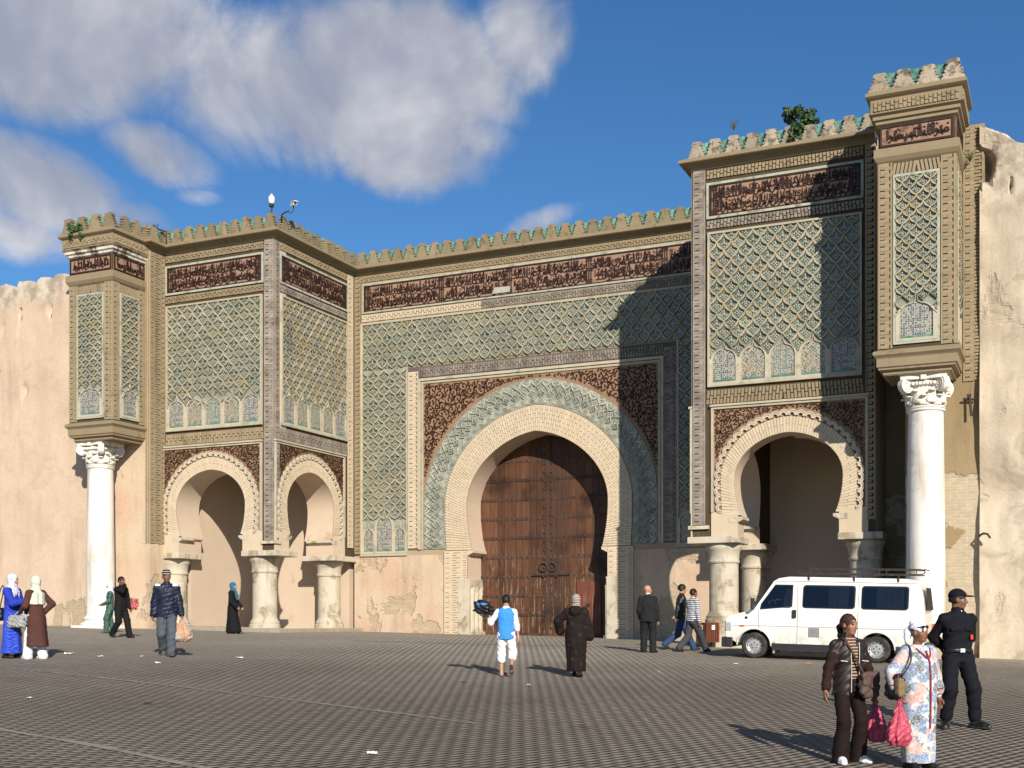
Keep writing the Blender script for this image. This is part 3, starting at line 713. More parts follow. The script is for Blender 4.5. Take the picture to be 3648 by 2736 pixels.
def build_ground():
    b = MB(); xs = np.concatenate([np.linspace(-90, -46, 12)[:-1], np.linspace(-46, 14, 81), np.linspace(14, 60, 12)[1:]]); ys = np.concatenate([np.linspace(-80, -44, 8)[:-1], np.linspace(-44, 4, 73), np.linspace(4, 60, 8)[1:]])
    v = [(x, y, ground_z(x, y)) for y in ys for x in xs]; n = len(xs)
    f = [(j*n+i, j*n+i+1, (j+1)*n+i+1, (j+1)*n+i) for j in range(len(ys)-1) for i in range(n-1)]
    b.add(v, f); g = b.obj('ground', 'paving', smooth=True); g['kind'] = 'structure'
    return g
GROUND = build_ground()
def ground_up(x, y, e=.05):
    return Vector((-(ground_z(x+e, y)-ground_z(x-e, y))/(2*e), -(ground_z(x, y+e)-ground_z(x, y-e))/(2*e), 1)).normalized()
simple('hollow_dark', (.07, .055, .045), var=.3, scale=4, bump=.5)
# ------------------------------------------------------------------ central wall of the gate
VT, VP = 5.03, 7.36
LT = dict(inner=-24.3, outer=-29.2, a0=-28.86, a1=-24.79, c=-26.96, w=1.47, side=1)      # left tower
RT = dict(inner=-9.81, outer=-4.72, a0=-9.34, a1=-5.08, c=-7.08, w=1.5, side=-1)         # right tower
def small_column(host, x, y, zb, zt):
    p = part('column', host); b = MB(); r = .42
    b.lathe((x, y, 0), [(r*1.28, zb-.3), (r*1.28, zb+.16), (r*1.2, zb+.19), (r*1.22, zb+.25), (r*1.12, zb+.3), (r*1.04, zb+.36), (r*1.0, zb+.4)], 36, cap=False); b.obj('column_base', 'stone_pale', p, smooth=35)
    b = MB(); b.lathe((x, y, 0), [(r, zb+.38), (r*1.0, zb+1), (r*.99, zt-.56)], 36, cap=False); b.obj('shaft', 'stone_pale', p, smooth=35)
    b = MB(); b.lathe((x, y, 0), [(r*.99, zt-.56), (r*1.07, zt-.55), (r*1.1, zt-.5), (r*1.04, zt-.46), (r*1.05, zt-.36), (r*1.12, zt-.2), (r*1.24, zt-.14), (r*1.26, zt-.06), (r*1.2, zt)], 36); b.obj('capital', 'stone_pale', p, smooth=35)
def impost(mb, fr, c, hw, z0, ledge_dir, d0, d1, depth):
    """stepped impost block under an arch foot"""
    mb.prism(fr, [(c-hw, z0), (c+hw, z0), (c+hw, z0+.2), (c-hw, z0+.2)], d0, d1+.1)
def face_of_tower(T, fr, A0, A1, a0, a1, c, w, pil, single, hidden=False, mats=('brick_tan', 'brick_tan'), bands=('brick_tan', 'brick_tan', 'brick_tan')):
    """everything on one face: A0..A1 whole face, a0..a1 panel edges, arch centre c and half width w"""
    bk = Bricks(T, mats[0], single); bg = Bricks(T, mats[1], 0 if single < 150 else single//2)
    # brick strips beside the panels
    for q0, q1, bb in ((A0, a0-.09, bk), (a1+.09, A1, bg)):
        if q1-q0 > .05: courses(bb, fr, q0, q1, 4.52, 14.66, .02, .02)
    for (z0, z1, t), bm_ in zip(((14.38, 14.64, .05), (12.95, 13.2, .12), (7.95, 8.36, .1)), bands):
        bs = Bricks(T, bm_, 0); soldiers(bs, fr, a0-.05, a1+.05, z0, z1, .02, .02, tilt=t); bs.finish('soldier_course')
    bk.finish(); bg.finish()
    fm = MB(); rect_frame(fm, fr, a0+.02, a1-.02, 13.31, 14.2, .07, 0, .05); fm.obj('inscription_frame', 'frame_green', T)
    if not hidden: inscription(T, fr, a0+.02, a1-.02, 13.31, 14.2, .012, 2, seed=int(abs(a0*10)), wid=.042)
    tp = part('tile_panel', T)
    fm = MB(); rect_frame(fm, fr, a0+.05, a1-.05, 8.5, 12.79, .06, 0, .085); fm.obj('panel_frame', 'frame_pale', tp)
    if not hidden:
        zn = 9.58
        lattice(tp, fr, a0+.05, a1-.05, zn-.32, 12.79, .0, skip=lambda a, z: z < zn+.02 and abs(((a-a0-.05)/((a1-a0-.1)/5)) % 1-.5) < .36, bed=.3)
        niches(tp, fr, a0+.05, a1-.05, 8.5, 1.05, .008, 5)
    # arch: spandrel frame, scrollwork, lobes, brick ring
    sp = part('arch_surround', T); zc, zt, zi = 5.78, 7.02, 4.76; wi = w-.2
    for sg in (-1, 1):
        q_ = MB(); e0, e1 = sorted((c+sg*(w-.1), c+sg*2.17)); q_.prism(fr, [(e0, 4.187), (e1, 4.187), (e1, 4.87), (e0, 4.87)], 0, .042); q_.obj('impost_block', 'brick_cream', sp)
    g = MB(); F0, F1 = c-2.1, c+2.1
    oc = arch_full(c, w+.38, zc, 7.45, 4.87, w+.32)
    g.prism(fr, [(F0, 4.87)]+oc+[(F1, 4.87), (F1, 7.8), (F0, 7.8)], 0, .012, back=False); g.obj('spandrel', 'scroll_ground', sp)
    fm = MB(); rect_frame(fm, fr, F0, F1, 4.87, 7.8, .07, 0, .07, bottom=False); fm.prism(fr, [(F0-.1, 7.87), (F1+.1, 7.87), (F1+.1, 7.93), (F0-.1, 7.93)], 0, .11); fm.obj('spandrel_frame', 'frame_pale', sp)
    if not hidden:
        lim = arch_half(w+.6, zc, 7.68, 4.87, w+.5)
        def inside(a, z):
            if not (F0+.02 < a < F1-.02 and 4.9 < z < 7.78): return False
            x = abs(a-c)
            if z > zc: h = 7.68-zc; return (x/(w+.6))**2+((z-zc)/h)**2 > 1
            return x > w+.6
        scrollwork(sp, fr, (F0, F1, 4.9, 7.8), inside, .012, seed=int(abs(c*7)), size=.105, wid=.022)
    for p, t in along(arch_full(c, w+.43, zc, 7.51, 4.87, w+.37), .236):
        n = Vector((-t.y, t.x)); a = math.atan2(n.x, n.y)
        m = Matrix.Translation(fr(p.x, p.y, .0)) @ Matrix.Rotation(fr.rz, 4, 'Z') @ Matrix.Rotation(a, 4, 'Y')
        o = bpy.data.objects.new('lobe', LOBE); COL.objects.link(o); o.parent = sp; o.matrix_world = m
    inn = arch_full(c, w, zc, zt, zi, wi); out = arch_full(c, w+.4, zc, 7.47, zi, w+.34)
    bb = MB(); bb.prism(fr, inn+out[::-1], 0, .03, back=False); bb.obj('arch_ring', 'mortar_cream', sp)
    bv = Bricks(sp, 'brick_cream', 0); voussoirs(bv, fr, inn, out, .03, .012, .085, 1); bv.finish('ring_bricks')
def tower(T, p):
    s = p['side']; inner, outer, c, w = p['inner'], p['outer'], p['c'], p['w']
    x0, x1 = min(inner, outer), max(inner, outer); fr = front(VT)
    zc, zt, zi = 5.78, 7.02, 4.76; wi = w-.2; jw = w-.1; zb = 4.18; ztop = 14.9
    half = arch_half(w, zc, zt, zi, wi)
    def wall(fr_, cc, lo, hi, d0, d1, which):
        hh = arch_half(w, zc, zt, zi, wi); left = [(cc-x, z) for x, z in hh]; right = [(cc+x, z) for x, z in hh[::-1]]
        L = [(lo, zb), (cc-jw, zb), (cc-jw, zi-.1), (cc-wi, zi-.06)]+left; Rr = right+[(cc+wi, zi-.06), (cc+jw, zi-.1), (cc+jw, zb), (hi, zb)]
        if which == 'L': poly = L+[(cc, ztop), (lo, ztop)]
        elif which == 'R': poly = [(cc, zt)]+right[1:]+[(cc+wi, zi-.06), (cc+jw, zi-.1), (cc+jw, zb), (hi, zb), (hi, ztop), (cc, ztop)]
        else: poly = L+right[1:]+Rr[len(right):]+[(hi, ztop), (lo, ztop)]
        m = MB(); m.prism(fr_, poly, d0, d1, (), 0, side_mat=1); return m
    thick_out, thick_in = 1.19, .67
    wall(fr, c, x0, x1, -(thick_out if s > 0 else thick_in), 0, 'L').obj('front_wall', ['mortar_tan', 'plaster_inner'], T)
    wall(fr, c, x0, x1, -(thick_in if s > 0 else thick_out), 0, 'R').obj('front_wall', ['mortar_tan', 'plaster_inner'], T)
    # side wall with its own arch, towards the great door
    fs = right_side(inner) if s > 0 else left_side(inner)
    cs = -2.88 if s > 0 else 2.88
    ends = (-(VT-thick_in), -.002) if s > 0 else (.002, VT-thick_in)
    wall(fs, cs, ends[0], ends[1], -1.12, 0, 'F').obj('side_wall', ['mortar_tan', 'plaster_inner'], T)
    # room inside: back wall, outer wall, vault
    m = MB(); xo = outer+s*.0; y1 = -.03
    gz = ground_z((x0+x1)/2, -2.5)
    m.box(x0+.05 if s > 0 else x0+.2, x1-.05 if s < 0 else x1-.2, y1, .3, gz-.5, 8.2); m.obj('back_wall', 'plaster_inner', T)
    m = MB(); xa, xb = (outer, outer+.42) if s > 0 else (outer-.42, outer); m.box(xa, xb, -(VT-thick_out)+.002, y1-.002, gz-.5, 14.6); m.obj('outer_wall', 'plaster_inner', T)
    m = MB(); m.box(x0+.43, x1-.43, -(VT-.68), y1-.003, 7.9, 8.1); m.obj('vault', 'plaster_inner', T)
    m = MB(); m.box(x0+.1, x1-.1, -(VT-.1), -.04, 14.6, 14.84); m.obj('roof_terrace', 'render_tan', T)
    # columns
    gl = lambda x, y: max(ground_z(x, y), 0)
    cols = [(-25.08, -4.5), (-24.9, -.78), (-28.95, -4.5)] if s > 0 else [(-9.03, -4.5), (-9.0, -.75), (-5.06, -4.5)]
    for x, y in cols:
        small_column(T, x, y, 1.5 if s > 0 else 1.66, 3.99)
        if s < 0: q_ = MB(); q_.box(x-.66, x+.66, y-.62, y+.62, .3, 1.7); q_.obj('pedestal', 'stone_pale', T, bevel=.03)
    # imposts: slab over each capital and the stepped block above it
    m = MB()
    ei, eo = c+s*jw, c-s*jw
    for xa, xb, ya, yb in ((ei-s*.02, inner+s*.13, -VT-.1, -3.85), (ei-s*.02, inner+s*.13, -1.53, -.04), (eo+s*.03, outer-s*.2, -VT-.1, -3.82)):
        xa, xb = sorted((xa, xb)); m = MB(); m.box(xa, xb, ya, yb, 3.992, 4.182); m.obj('impost_slab', 'stone_pale', T, bevel=.02)
    for sg, ww in ((-1, 1), (1, 1)):
        m = MB(); a = c+sg*jw; m.prism(fr, [(a, 4.56), (a-sg*.16, 4.64), (a-sg*.16, 4.72), (a+sg*.25, 4.72), (a+sg*.25, 4.56)] if sg > 0 else [(a, 4.56), (a+.25*sg, 4.56), (a+.25*sg, 4.72), (a-sg*.16, 4.72), (a-sg*.16, 4.64)], -.62, .05)
        m.obj('arch_ledge', 'stone_pale', T, recalc=True); m = MB(); a = cs+sg*jw; m.prism(fs, [(a, 4.56), (a-sg*.16, 4.64), (a-sg*.16, 4.72), (a+sg*.25, 4.72), (a+sg*.25, 4.56)] if sg > 0 else [(a, 4.56), (a+.25*sg, 4.56), (a+.25*sg, 4.72), (a-sg*.16, 4.72), (a-sg*.16, 4.64)], -1.0, .05); m.obj('arch_ledge', 'stone_pale', T, recalc=True)
    m = MB()
    # sill under the corner pillar
    m.box(inner-.5 if s > 0 else inner-.1, inner+.1 if s > 0 else inner+.5, -VT-.1, -VT+.25, 4.40, 4.5)
    m.obj('pillar_sill', 'stone_pale', T, recalc=True)
    # faces
    if s > 0:
        face_of_tower(T, fr, x0, x1-.02, p['a0'], p['a1'], c, w, None, 200, mats=('brick_tan', 'brick_grey'))
        face_of_tower(T, fs, -VT+.02, -.12, -4.70, -.56, cs, w, None, 60, mats=('brick_grey', 'brick_cream'), bands=('brick_tan', 'brick_grey', 'brick_grey'))
    else:
        face_of_tower(T, fr, x0+.02, x1, p['a0'], p['a1'], c, w, None, 200, mats=('brick_grey', 'brick_tan'), bands=('brick_tan', 'brick_grey', 'brick_tan'))
        face_of_tower(T, fs, .12, VT-.02, .56, 4.70, cs, w, None, 0, hidden=True, mats=('brick_grey', 'brick_grey'))
    # cornice, parapet
    m = MB(); path = [(x0, -VT), (inner, -VT), (inner, -.02)] if s > 0 else [(inner, -.02), (inner, -VT), (x1, -VT)]
    m.sweep(path, CORN); m.obj('cornice', 'render_tan', T, recalc=True)
    if s > 0:
        merlons(T, front(VT+.1), x0+.35, inner-.12, 15.02, 0); merlons(T, right_side(inner+.1), -VT+.45, -.1, 15.02, 0)
    else:
        merlons(T, front(VT+.1), inner+.15, x1-.15, 15.02, 0, worn=True); merlons(T, left_side(inner-.1), .1, VT-.45, 15.02, 0, worn=True)
def great_wall():
    T = thing('gate_wall', 'tall central gate wall with green tile lattice, long dark inscription band and pointed horseshoe arch', 'gate wall'); fr = front(0)
    c = -16.885; X0, X1 = -24.28, -9.83
    W, zc, zt, zi, wi = 2.68, 5.92, 8.43, 4.34, 2.47
    hh = arch_half(W, zc, zt, zi, wi, 34, pt=.13); jw = 2.66; zg = .6
    poly = [(X0, zg), (c-jw, zg), (c-jw, zi-.12), (c-wi, zi-.06)]+[(c-x, z) for x, z in hh]+[(c+x, z) for x, z in hh[-2::-1]]+[(c+wi, zi-.06), (c+jw, zi-.12), (c+jw, zg), (X1, zg), (X1, 14.9), (X0, 14.9)]
    m = MB(); m.prism(fr, poly, -1.35, 0, (), 0, side_mat=1); m.obj('wall', ['mortar_cream', 'plaster_inner'], T)
    # wall behind the towers, seen only as depth of the gate
    m = MB(); m.box(X0-5.2, X0-.02, .32, 1.4, .5, 14.8); m.box(X1+.02, X1+5.4, .32, 1.4, .2, 14.8); m.obj('rear_masonry', 'plaster_inner', T)
    # plastered plinth
    m = MB()
    for q0, q1 in ((X0+.01, c-3.64), (c+3.6, X1-.01)): m.prism(fr, [(q0, zg), (q1, zg), (q1, 4.2), (q0, 4.2)], 0, .03)
    m.obj('plinth', 'plaster_base', T)
    # ring of the great arch, running down as pilasters
    inn = [(c-jw, 1.0), (c-jw, zi-.12), (c-wi, zi-.06)]; 
    ri = arch_full(c, W, zc, zt, zi, wi, n=34, pt=.13); ro = arch_full(c, 3.55, zc, 9.34, zi, 3.5, n=34, pt=.08)
    m = MB(); m.prism(fr, ri+ro[::-1], 0, .045, back=False)
    for q0, q1 in ((c-3.6, c-jw), (c+jw, c+3.6)): m.prism(fr, [(q0, 1.0), (q1, 1.0), (q1, zi-.01), (q0, zi-.01)], 0, .045)
    ar = part('arch_ring', T); m.obj('ring_bed', 'mortar_cream', ar)
    bk = Bricks(ar, 'brick_cream', 290); voussoirs(bk, fr, ri, ro, .05, .014, .088, 3)
    for q0, q1 in ((c-3.58, c-jw-.01), (c+jw+.01, c+3.58)): courses(bk, fr, q0, q1, 1.05 if q0 > c else 1.1, zi-.03, .05, .014, bl=.27)
    bk.finish('ring_bricks')
    for sg in (-1, 1):
        m = MB(); a = c+sg*jw; m.prism(fr, [(a-sg*.02, zi-.2), (a-sg*.22, zi-.1), (a-sg*.22, zi-.01), (a+sg*.03, zi-.01), (a+sg*.03, zi-.2)], -1.3, .04); m.obj('arch_ledge', 'plaster_inner', T, recalc=True)
    # marble jamb posts with engaged colonnettes
    for sg in (-1, 1):
        p = part('jamb_post', T); zz = ground_z(c+sg*2.7, 0)-.1; m = MB(); a0, a1 = sorted((c+sg*(jw-.02), c+sg*(jw+.36)))
        m.prism(fr, [(a0, zz), (a1, zz), (a1, 3.3), (a0, 3.3)], .046, .085)
        b0, b1 = sorted((c+sg*(jw-.075), c+sg*(jw+.02))); m.box(b0, b1, .0, 1.08, 3.02, 3.3); m.box(b0, b1, -.04, .1, zz, 3.02); m.obj('post_frame', 'stone_pale', p)
        for k in range(3):
            m = MB(); y = .22+k*.32; m.lathe((c+sg*(jw-.03), y, 0), [(.15, zz+.2), (.13, zz+.34), (.125, 2.7), (.15, 2.78), (.13, 2.84), (.17, 3.02)], 16, cap=False); m.obj('colonnette', 'stone_pale', p, smooth=40)
        m = MB(); m.box(b0-.1, b1+.1, .06, 1.08, zz, zz+.2); m.obj('post_plinth', 'stone_pale', p)
    # tile arch band
    tb = part('tile_arch_band', T)
    bo = arch_full(c, 4.44, zc, 10.27, 4.4, 4.43, n=40); bi = arch_full(c, 3.56, zc, 9.36, 4.4, 3.53, n=40, pt=.08)
    m = MB(); m.prism(fr, bi+bo[::-1], 0, .03, back=False); m.obj('band_ground', 'tile_band', tb)
    def radial(curve, step, scale, me, d):
        for k, (p, t) in enumerate(along(curve, step)):
            n = Vector((-t.y, t.x)); a = math.atan2(n.x, n.y)
            o = bpy.data.objects.new('lattice_cell', me[k % len(me)]); COL.objects.link(o); o.parent = tb
            o.matrix_world = Matrix.Translation(fr(p.x, p.y, d)) @ Matrix.Rotation(a, 4, 'Y') @ Matrix.Diagonal((*scale, 1))
    cm = [cell_mesh('lattice_cell', 'full', s_, 'band_rim', 'tile_band_cell') for s_ in (0, 1)]
    radial(arch_full(c, 4.15, zc, 9.97, 4.42, 4.14, n=40), .36, (.85, .8, 1.0), cm, .016)
    radial(arch_full(c, 3.93, zc, 9.75, 4.42, 3.92, n=40), .345, (.6, .6, .6), cm[::-1], .03)
    m = MB(); e = []          # scallops along the band's inner and outer edge
    for cv, r0, n_, sgn in ((arch_full(c, 3.6, zc, 9.4, 4.42, 3.58, n=40), .17, 10, 1), (arch_full(c, 4.42, zc, 10.25, 4.42, 4.41, n=40), .12, 8, -1)):
        for p, t in along(cv, .35 if sgn > 0 else .27):
            nn = Vector((-t.y, t.x))*sgn
            for rr, ww in ((r0, .03), (r0*.72, .024), (r0*.42, .024)) if sgn > 0 else ((r0, .03),):
                ribbon(m, fr, [p+t*rr*math.cos(math.pi*k/n_)+nn*rr*math.sin(math.pi*k/n_) for k in range(n_+1)], ww, .03, .055, taper=False)
    m.obj('scallop_ribs', 'band_rim', tb)
    # spandrel with scrolls
    sp = part('spandrel', T); F0, F1, FZ = c-4.46, c+4.46, 10.43
    m = MB(); m.prism(fr, [(F0, 4.4)]+bo+[(F1, 4.4), (F1, FZ), (F0, FZ)], 0, .012, back=False); m.obj('spandrel_ground', 'scroll_ground', sp)
    def inside(a, z):
        if not (F0+.03 < a < F1-.03 and 4.45 < z < FZ-.03): return False
        x = abs(a-c)
        return (x/4.48)**2+((z-zc)/(10.3-zc))**2 > 1 if z > zc else False
    scrollwork(sp, fr, (F0, F1, 5.9, FZ), inside, .012, seed=11, size=.175, wid=.036)
    m = MB(); rect_frame(m, fr, F0, F1, 4.4, FZ, .07, 0, .05, bottom=False); rect_frame(m, fr, F0-.1, F1+.1, 4.4, FZ+.1, .09, 0, .085, bottom=False); m.obj('spandrel_frame', 'frame_pale', sp)
    # brick frame round the spandrel
    bf = Bricks(T, 'brick_cream', 0); bg = Bricks(T, 'brick_grey', 0); fx0, fx1 = F0-.2, F1+.2
    courses(bf, fr, fx0-.42, fx0, 4.45, 10.9, .03, .02); courses(bg, fr, fx1, fx1+.42, 4.45, 10.9, .03, .02); soldiers(bg, fr, fx0, fx1, 10.66, 11.02, .04, .02, tilt=.1)
    bm_ = MB(); bm_.prism(fr, [(fx0-.43, 4.4), (fx0, 4.4), (fx0, 10.62), (fx1, 10.62), (fx1, 4.4), (fx1+.43, 4.4), (fx1+.43, 11.07), (fx0-.43, 11.07)], 0, .03); bm_.obj('frame_bed', 'mortar_grey', T)
    # tile lattice: band above and a strip down each side
    tp = part('tile_panel', T); P0, P1 = -23.9, -10.0
    lattice(tp, fr, P0, P1, 11.12, 12.80, .0)
    lattice(tp, fr, P0, fx0-.5, 5.55, 11.12, .0, skip=lambda a, z: z > 11.0, bed=.3)
    j = MB(); lattice(None, fr, fx1+.5, P1, 5.55, 11.12, .0, skip=lambda a, z: z > 11.0, joined=j); j.obj('lattice_relief', ['lattice_rim', 'tile_green', 'tile_white', 'tile_dark'], tp, kind='stuff')
    niches(tp, fr, P0, P0+.52, 4.3, .95, .006, 1); niches(tp, fr, P0+.52, fx0-1.02, 4.3, 1.5, .006, 1); niches(tp, fr, fx0-1.02, fx0-.5, 4.3, .95, .006, 1)
    niches(tp, fr, fx1+.5, P1, 4.3, 1.2, .006, 3)
    m = MB(); m.prism(fr, [(P0-.08, 12.8), (P1, 12.8), (P1, 12.87), (P0-.08, 12.87)], 0, .08); m.prism(fr, [(P0-.08, 4.24), (P0, 4.24), (P0, 12.8), (P0-.08, 12.8)], 0, .08)
    m.prism(fr, [(P0-.08, 4.2), (fx0-.46, 4.2), (fx0-.46, 4.29), (P0-.08, 4.29)], .0, .1); m.prism(fr, [(fx0-.5, 4.29), (fx0-.44, 4.29), (fx0-.44, 11.1), (fx0-.5, 11.1)], 0, .07)
    m.prism(fr, [(fx1+.44, 4.24), (P1, 4.24), (P1, 4.29), (fx1+.44, 4.29)], 0, .09); m.prism(fr, [(fx1+.44, 4.29), (fx1+.5, 4.29), (fx1+.5, 11.1), (fx1+.44, 11.1)], 0, .07)
    m.obj('panel_frame', 'frame_pale', tp)
    # inscription and the brick bands above and below
    inscription(T, fr, -23.86, -10.0, 13.30, 14.27, .012, 2, seed=42, wid=.042, knots=(-20.6, -17.9, -14.9, -12.2))
    m = MB(); rect_frame(m, fr, -23.86, -10.0, 13.30, 14.27, .06, 0, .05); m.obj('inscription_frame', 'frame_green', T)
    rp_ = MB(); (ra, rz), (rb_, rz2) = at_v(1200+920*.6027, 700+578*.6027, 0), at_v(1200+1025*.6027, 700+532*.6027, 0); rp_.prism(fr, [(ra, rz), (rb_, rz), (rb_, rz2), (ra+.1, rz2+.02)], .0, .05); rp_.obj('repair_patch', 'frame_green', T)
    b1 = Bricks(T, 'brick_tan', 0); soldiers(b1, fr, -24.0, -9.9, 14.4, 14.64, .02, .02, tilt=.0); courses(b1, fr, -24.26, -24.0, 4.3, 14.64, .03, .02); b1.finish()
    b2 = Bricks(T, 'brick_cream', 0); soldiers(b2, fr, -23.95, -19.0, 12.92, 13.2, .02, .02); b2.finish()
    b3 = bg; soldiers(b3, fr, -19.0, -9.9, 12.92, 13.2, .02, .02); b3.finish(); bf.finish()
    m = MB(); m.prism(fr, [(-24.27, 4.25), (-23.99, 4.25), (-23.99, 14.66), (-24.27, 14.66)], 0, .03); m.obj('corner_bed', 'mortar_tan', T)
    m = MB(); m.sweep([(X0+.03, 0), (X1-.03, 0)], CORN); m.obj('cornice', 'render_tan', T, recalc=True)
    merlons(T, front(.1), X0+.35, X1-.3, 15.02, 0)
    # ---- the door
    D = thing('wooden_gate_door', 'huge weathered brown wooden double door with rows of iron studs, filling the horseshoe arch', 'door')
    zg = ground_z(c, 1.1)-.02; rnd = random.Random(4)
    for leaf in (0, 1):
        p = part('door_leaf', D); x = c-2.95 if leaf == 0 else c+.02; end = c-.02 if leaf == 0 else c+2.95
        while x < end-.04:
            wd = min(rnd.uniform(.2, .3), end-x); m = MB(); dy = rnd.uniform(0, .012); m.box(x, x+wd-.008, 1.08+dy, 1.2, zg, 8.75); m.obj('plank', 'door_wood' if not (leaf and rnd.random() < .25) else 'door_dark', p); x += wd
    m = MB(); m.box(c-.09, c+.09, 1.045, 1.09, zg, 8.7); m.obj('meeting_stile', 'door_dark', D)
    m = MB(); m.box(c-3.2, c+3.2, 1.21, 1.3, zg-.3, 9); m.obj('door_backing', 'door_dark', D)
    rows = [zg+.08+.695*k for k in range(11)]
    for k, z in enumerate(rows):
        st = MB(); x = c-2.8
        while x < c+2.85:
            zz = z+rnd.uniform(-.012, .012)+(.02 if x > c else 0)
            if abs(x-c) > .12 and rnd.random() > .04: st.lathe((0, 0, 0), [(.042, 0), (.036, .022), (.02, .038), (0.002, .042)], 8, cap=False); n_ = 32; st.v[-n_:] = [(x+vx, 1.085-vz, zz+vy) for vx, vy, vz in st.v[-n_:]]
            x += .2
        st.obj('stud_row', 'iron', D, smooth=True)
        m = MB(); m.box(c-2.9, c+2.9, 1.07, 1.079, z-.055, z+.055); m.obj('door_band', 'door_dark', D)
    for sx in (-.14, .14):
        st = MB()
        for k in range(24):
            z = zg+.3+k*.31; st.lathe((0, 0, 0), [(.042, 0), (.036, .022), (.02, .038), (0.002, .042)], 8, cap=False); st.v[-32:] = [(c+sx+vx, 1.08-vz, z+vy) for vx, vy, vz in st.v[-32:]]
        st.obj('stud_row', 'iron', D, smooth=True)
    for sx in (-.17, .17):
        m = MB(); m.tube([(c+sx+.15*math.cos(t), 1.03, 3.72+.15*math.sin(t)) for t in [k*math.pi/10 for k in range(20)]]+[(c+sx+.15, 1.03, 3.72)], .028, 8); m.obj('knocker_ring', 'iron', D, smooth=True)
        m = MB(); m.lathe((0, 0, 0), [(.075, 0), (.05, .05), (.01, .07)], 10, cap=False); m.v = [(c+sx+a_, 1.08-c_, 3.88+b_) for a_, b_, c_ in m.v]; m.obj('ring_boss', 'iron', D, smooth=True)
    m = MB(); m.tube([(c-.62, 1.03, 3.43), (c+.85, 1.03, 3.44)], .035, 8); m.box(c-.2, c-.12, 1.0, 1.08, 3.36, 3.5); m.box(c+.3, c+.38, 1.0, 1.08, 3.37, 3.51); m.obj('sliding_bolt', 'iron', D)
    m = MB(); m.box(c+1.12, c+2.02, 1.035, 1.078, zg+.1, 3.18); wk = m.obj('wicket', 'wicket_red', D, label='small red-brown wicket door let into the right leaf')
    m = MB(); m.box(c+1.5, c+1.62, .99, 1.03, 2.3, 2.42); m.tube([(c+1.5, 1.0, 2.36), (c+1.44, .97, 2.28), (c+1.46, .98, 2.2)], .018, 6); m.obj('latch', 'iron', wk)
    m = MB(); m.tube([(c-2.2+.42*math.cos(t), 1.06, 1.95+.2*math.sin(t)) for t in [k*math.pi/12 for k in range(25)]], .02, 6); m.tube([(c-2.2+.32*math.cos(t), 1.06, 1.95+.13*math.sin(t)) for t in [k*math.pi/12 for k in range(25)]], .016, 6); m.obj('carved_oval', 'door_dark', D)
    return T
t_ = NT('band_rim'); c_ = t_.mix(t_.ramp(t_.noise(1.2, 5, .6), .4, .66), (.46, .44, .345, 1), (.29, .295, .24, 1)); c_ = t_.mix(t_.ramp(t_.noise(3, 5, .6), .56, .7), c_, (.15, .15, .115, 1)); t_.bump(t_.noise(40, 4), .4, .01); t_.done(c_, .8)
t_ = NT('tile_band_cell'); t_.done(t_.mix(t_.obrand(), (.11, .155, .125, 1), (.27, .31, .25, 1)), .45, .4)
great_wall()
tl = thing('gate_tower', 'sunlit gate tower showing two lattice faces, surveillance cameras on its corner', 'tower', 'square towers flanking the gate'); tower(tl, LT)
tr = thing('gate_tower', 'gate tower in half shadow with weathered green merlons, a bush growing on its parapet', 'tower', 'square towers flanking the gate'); tower(tr, RT)
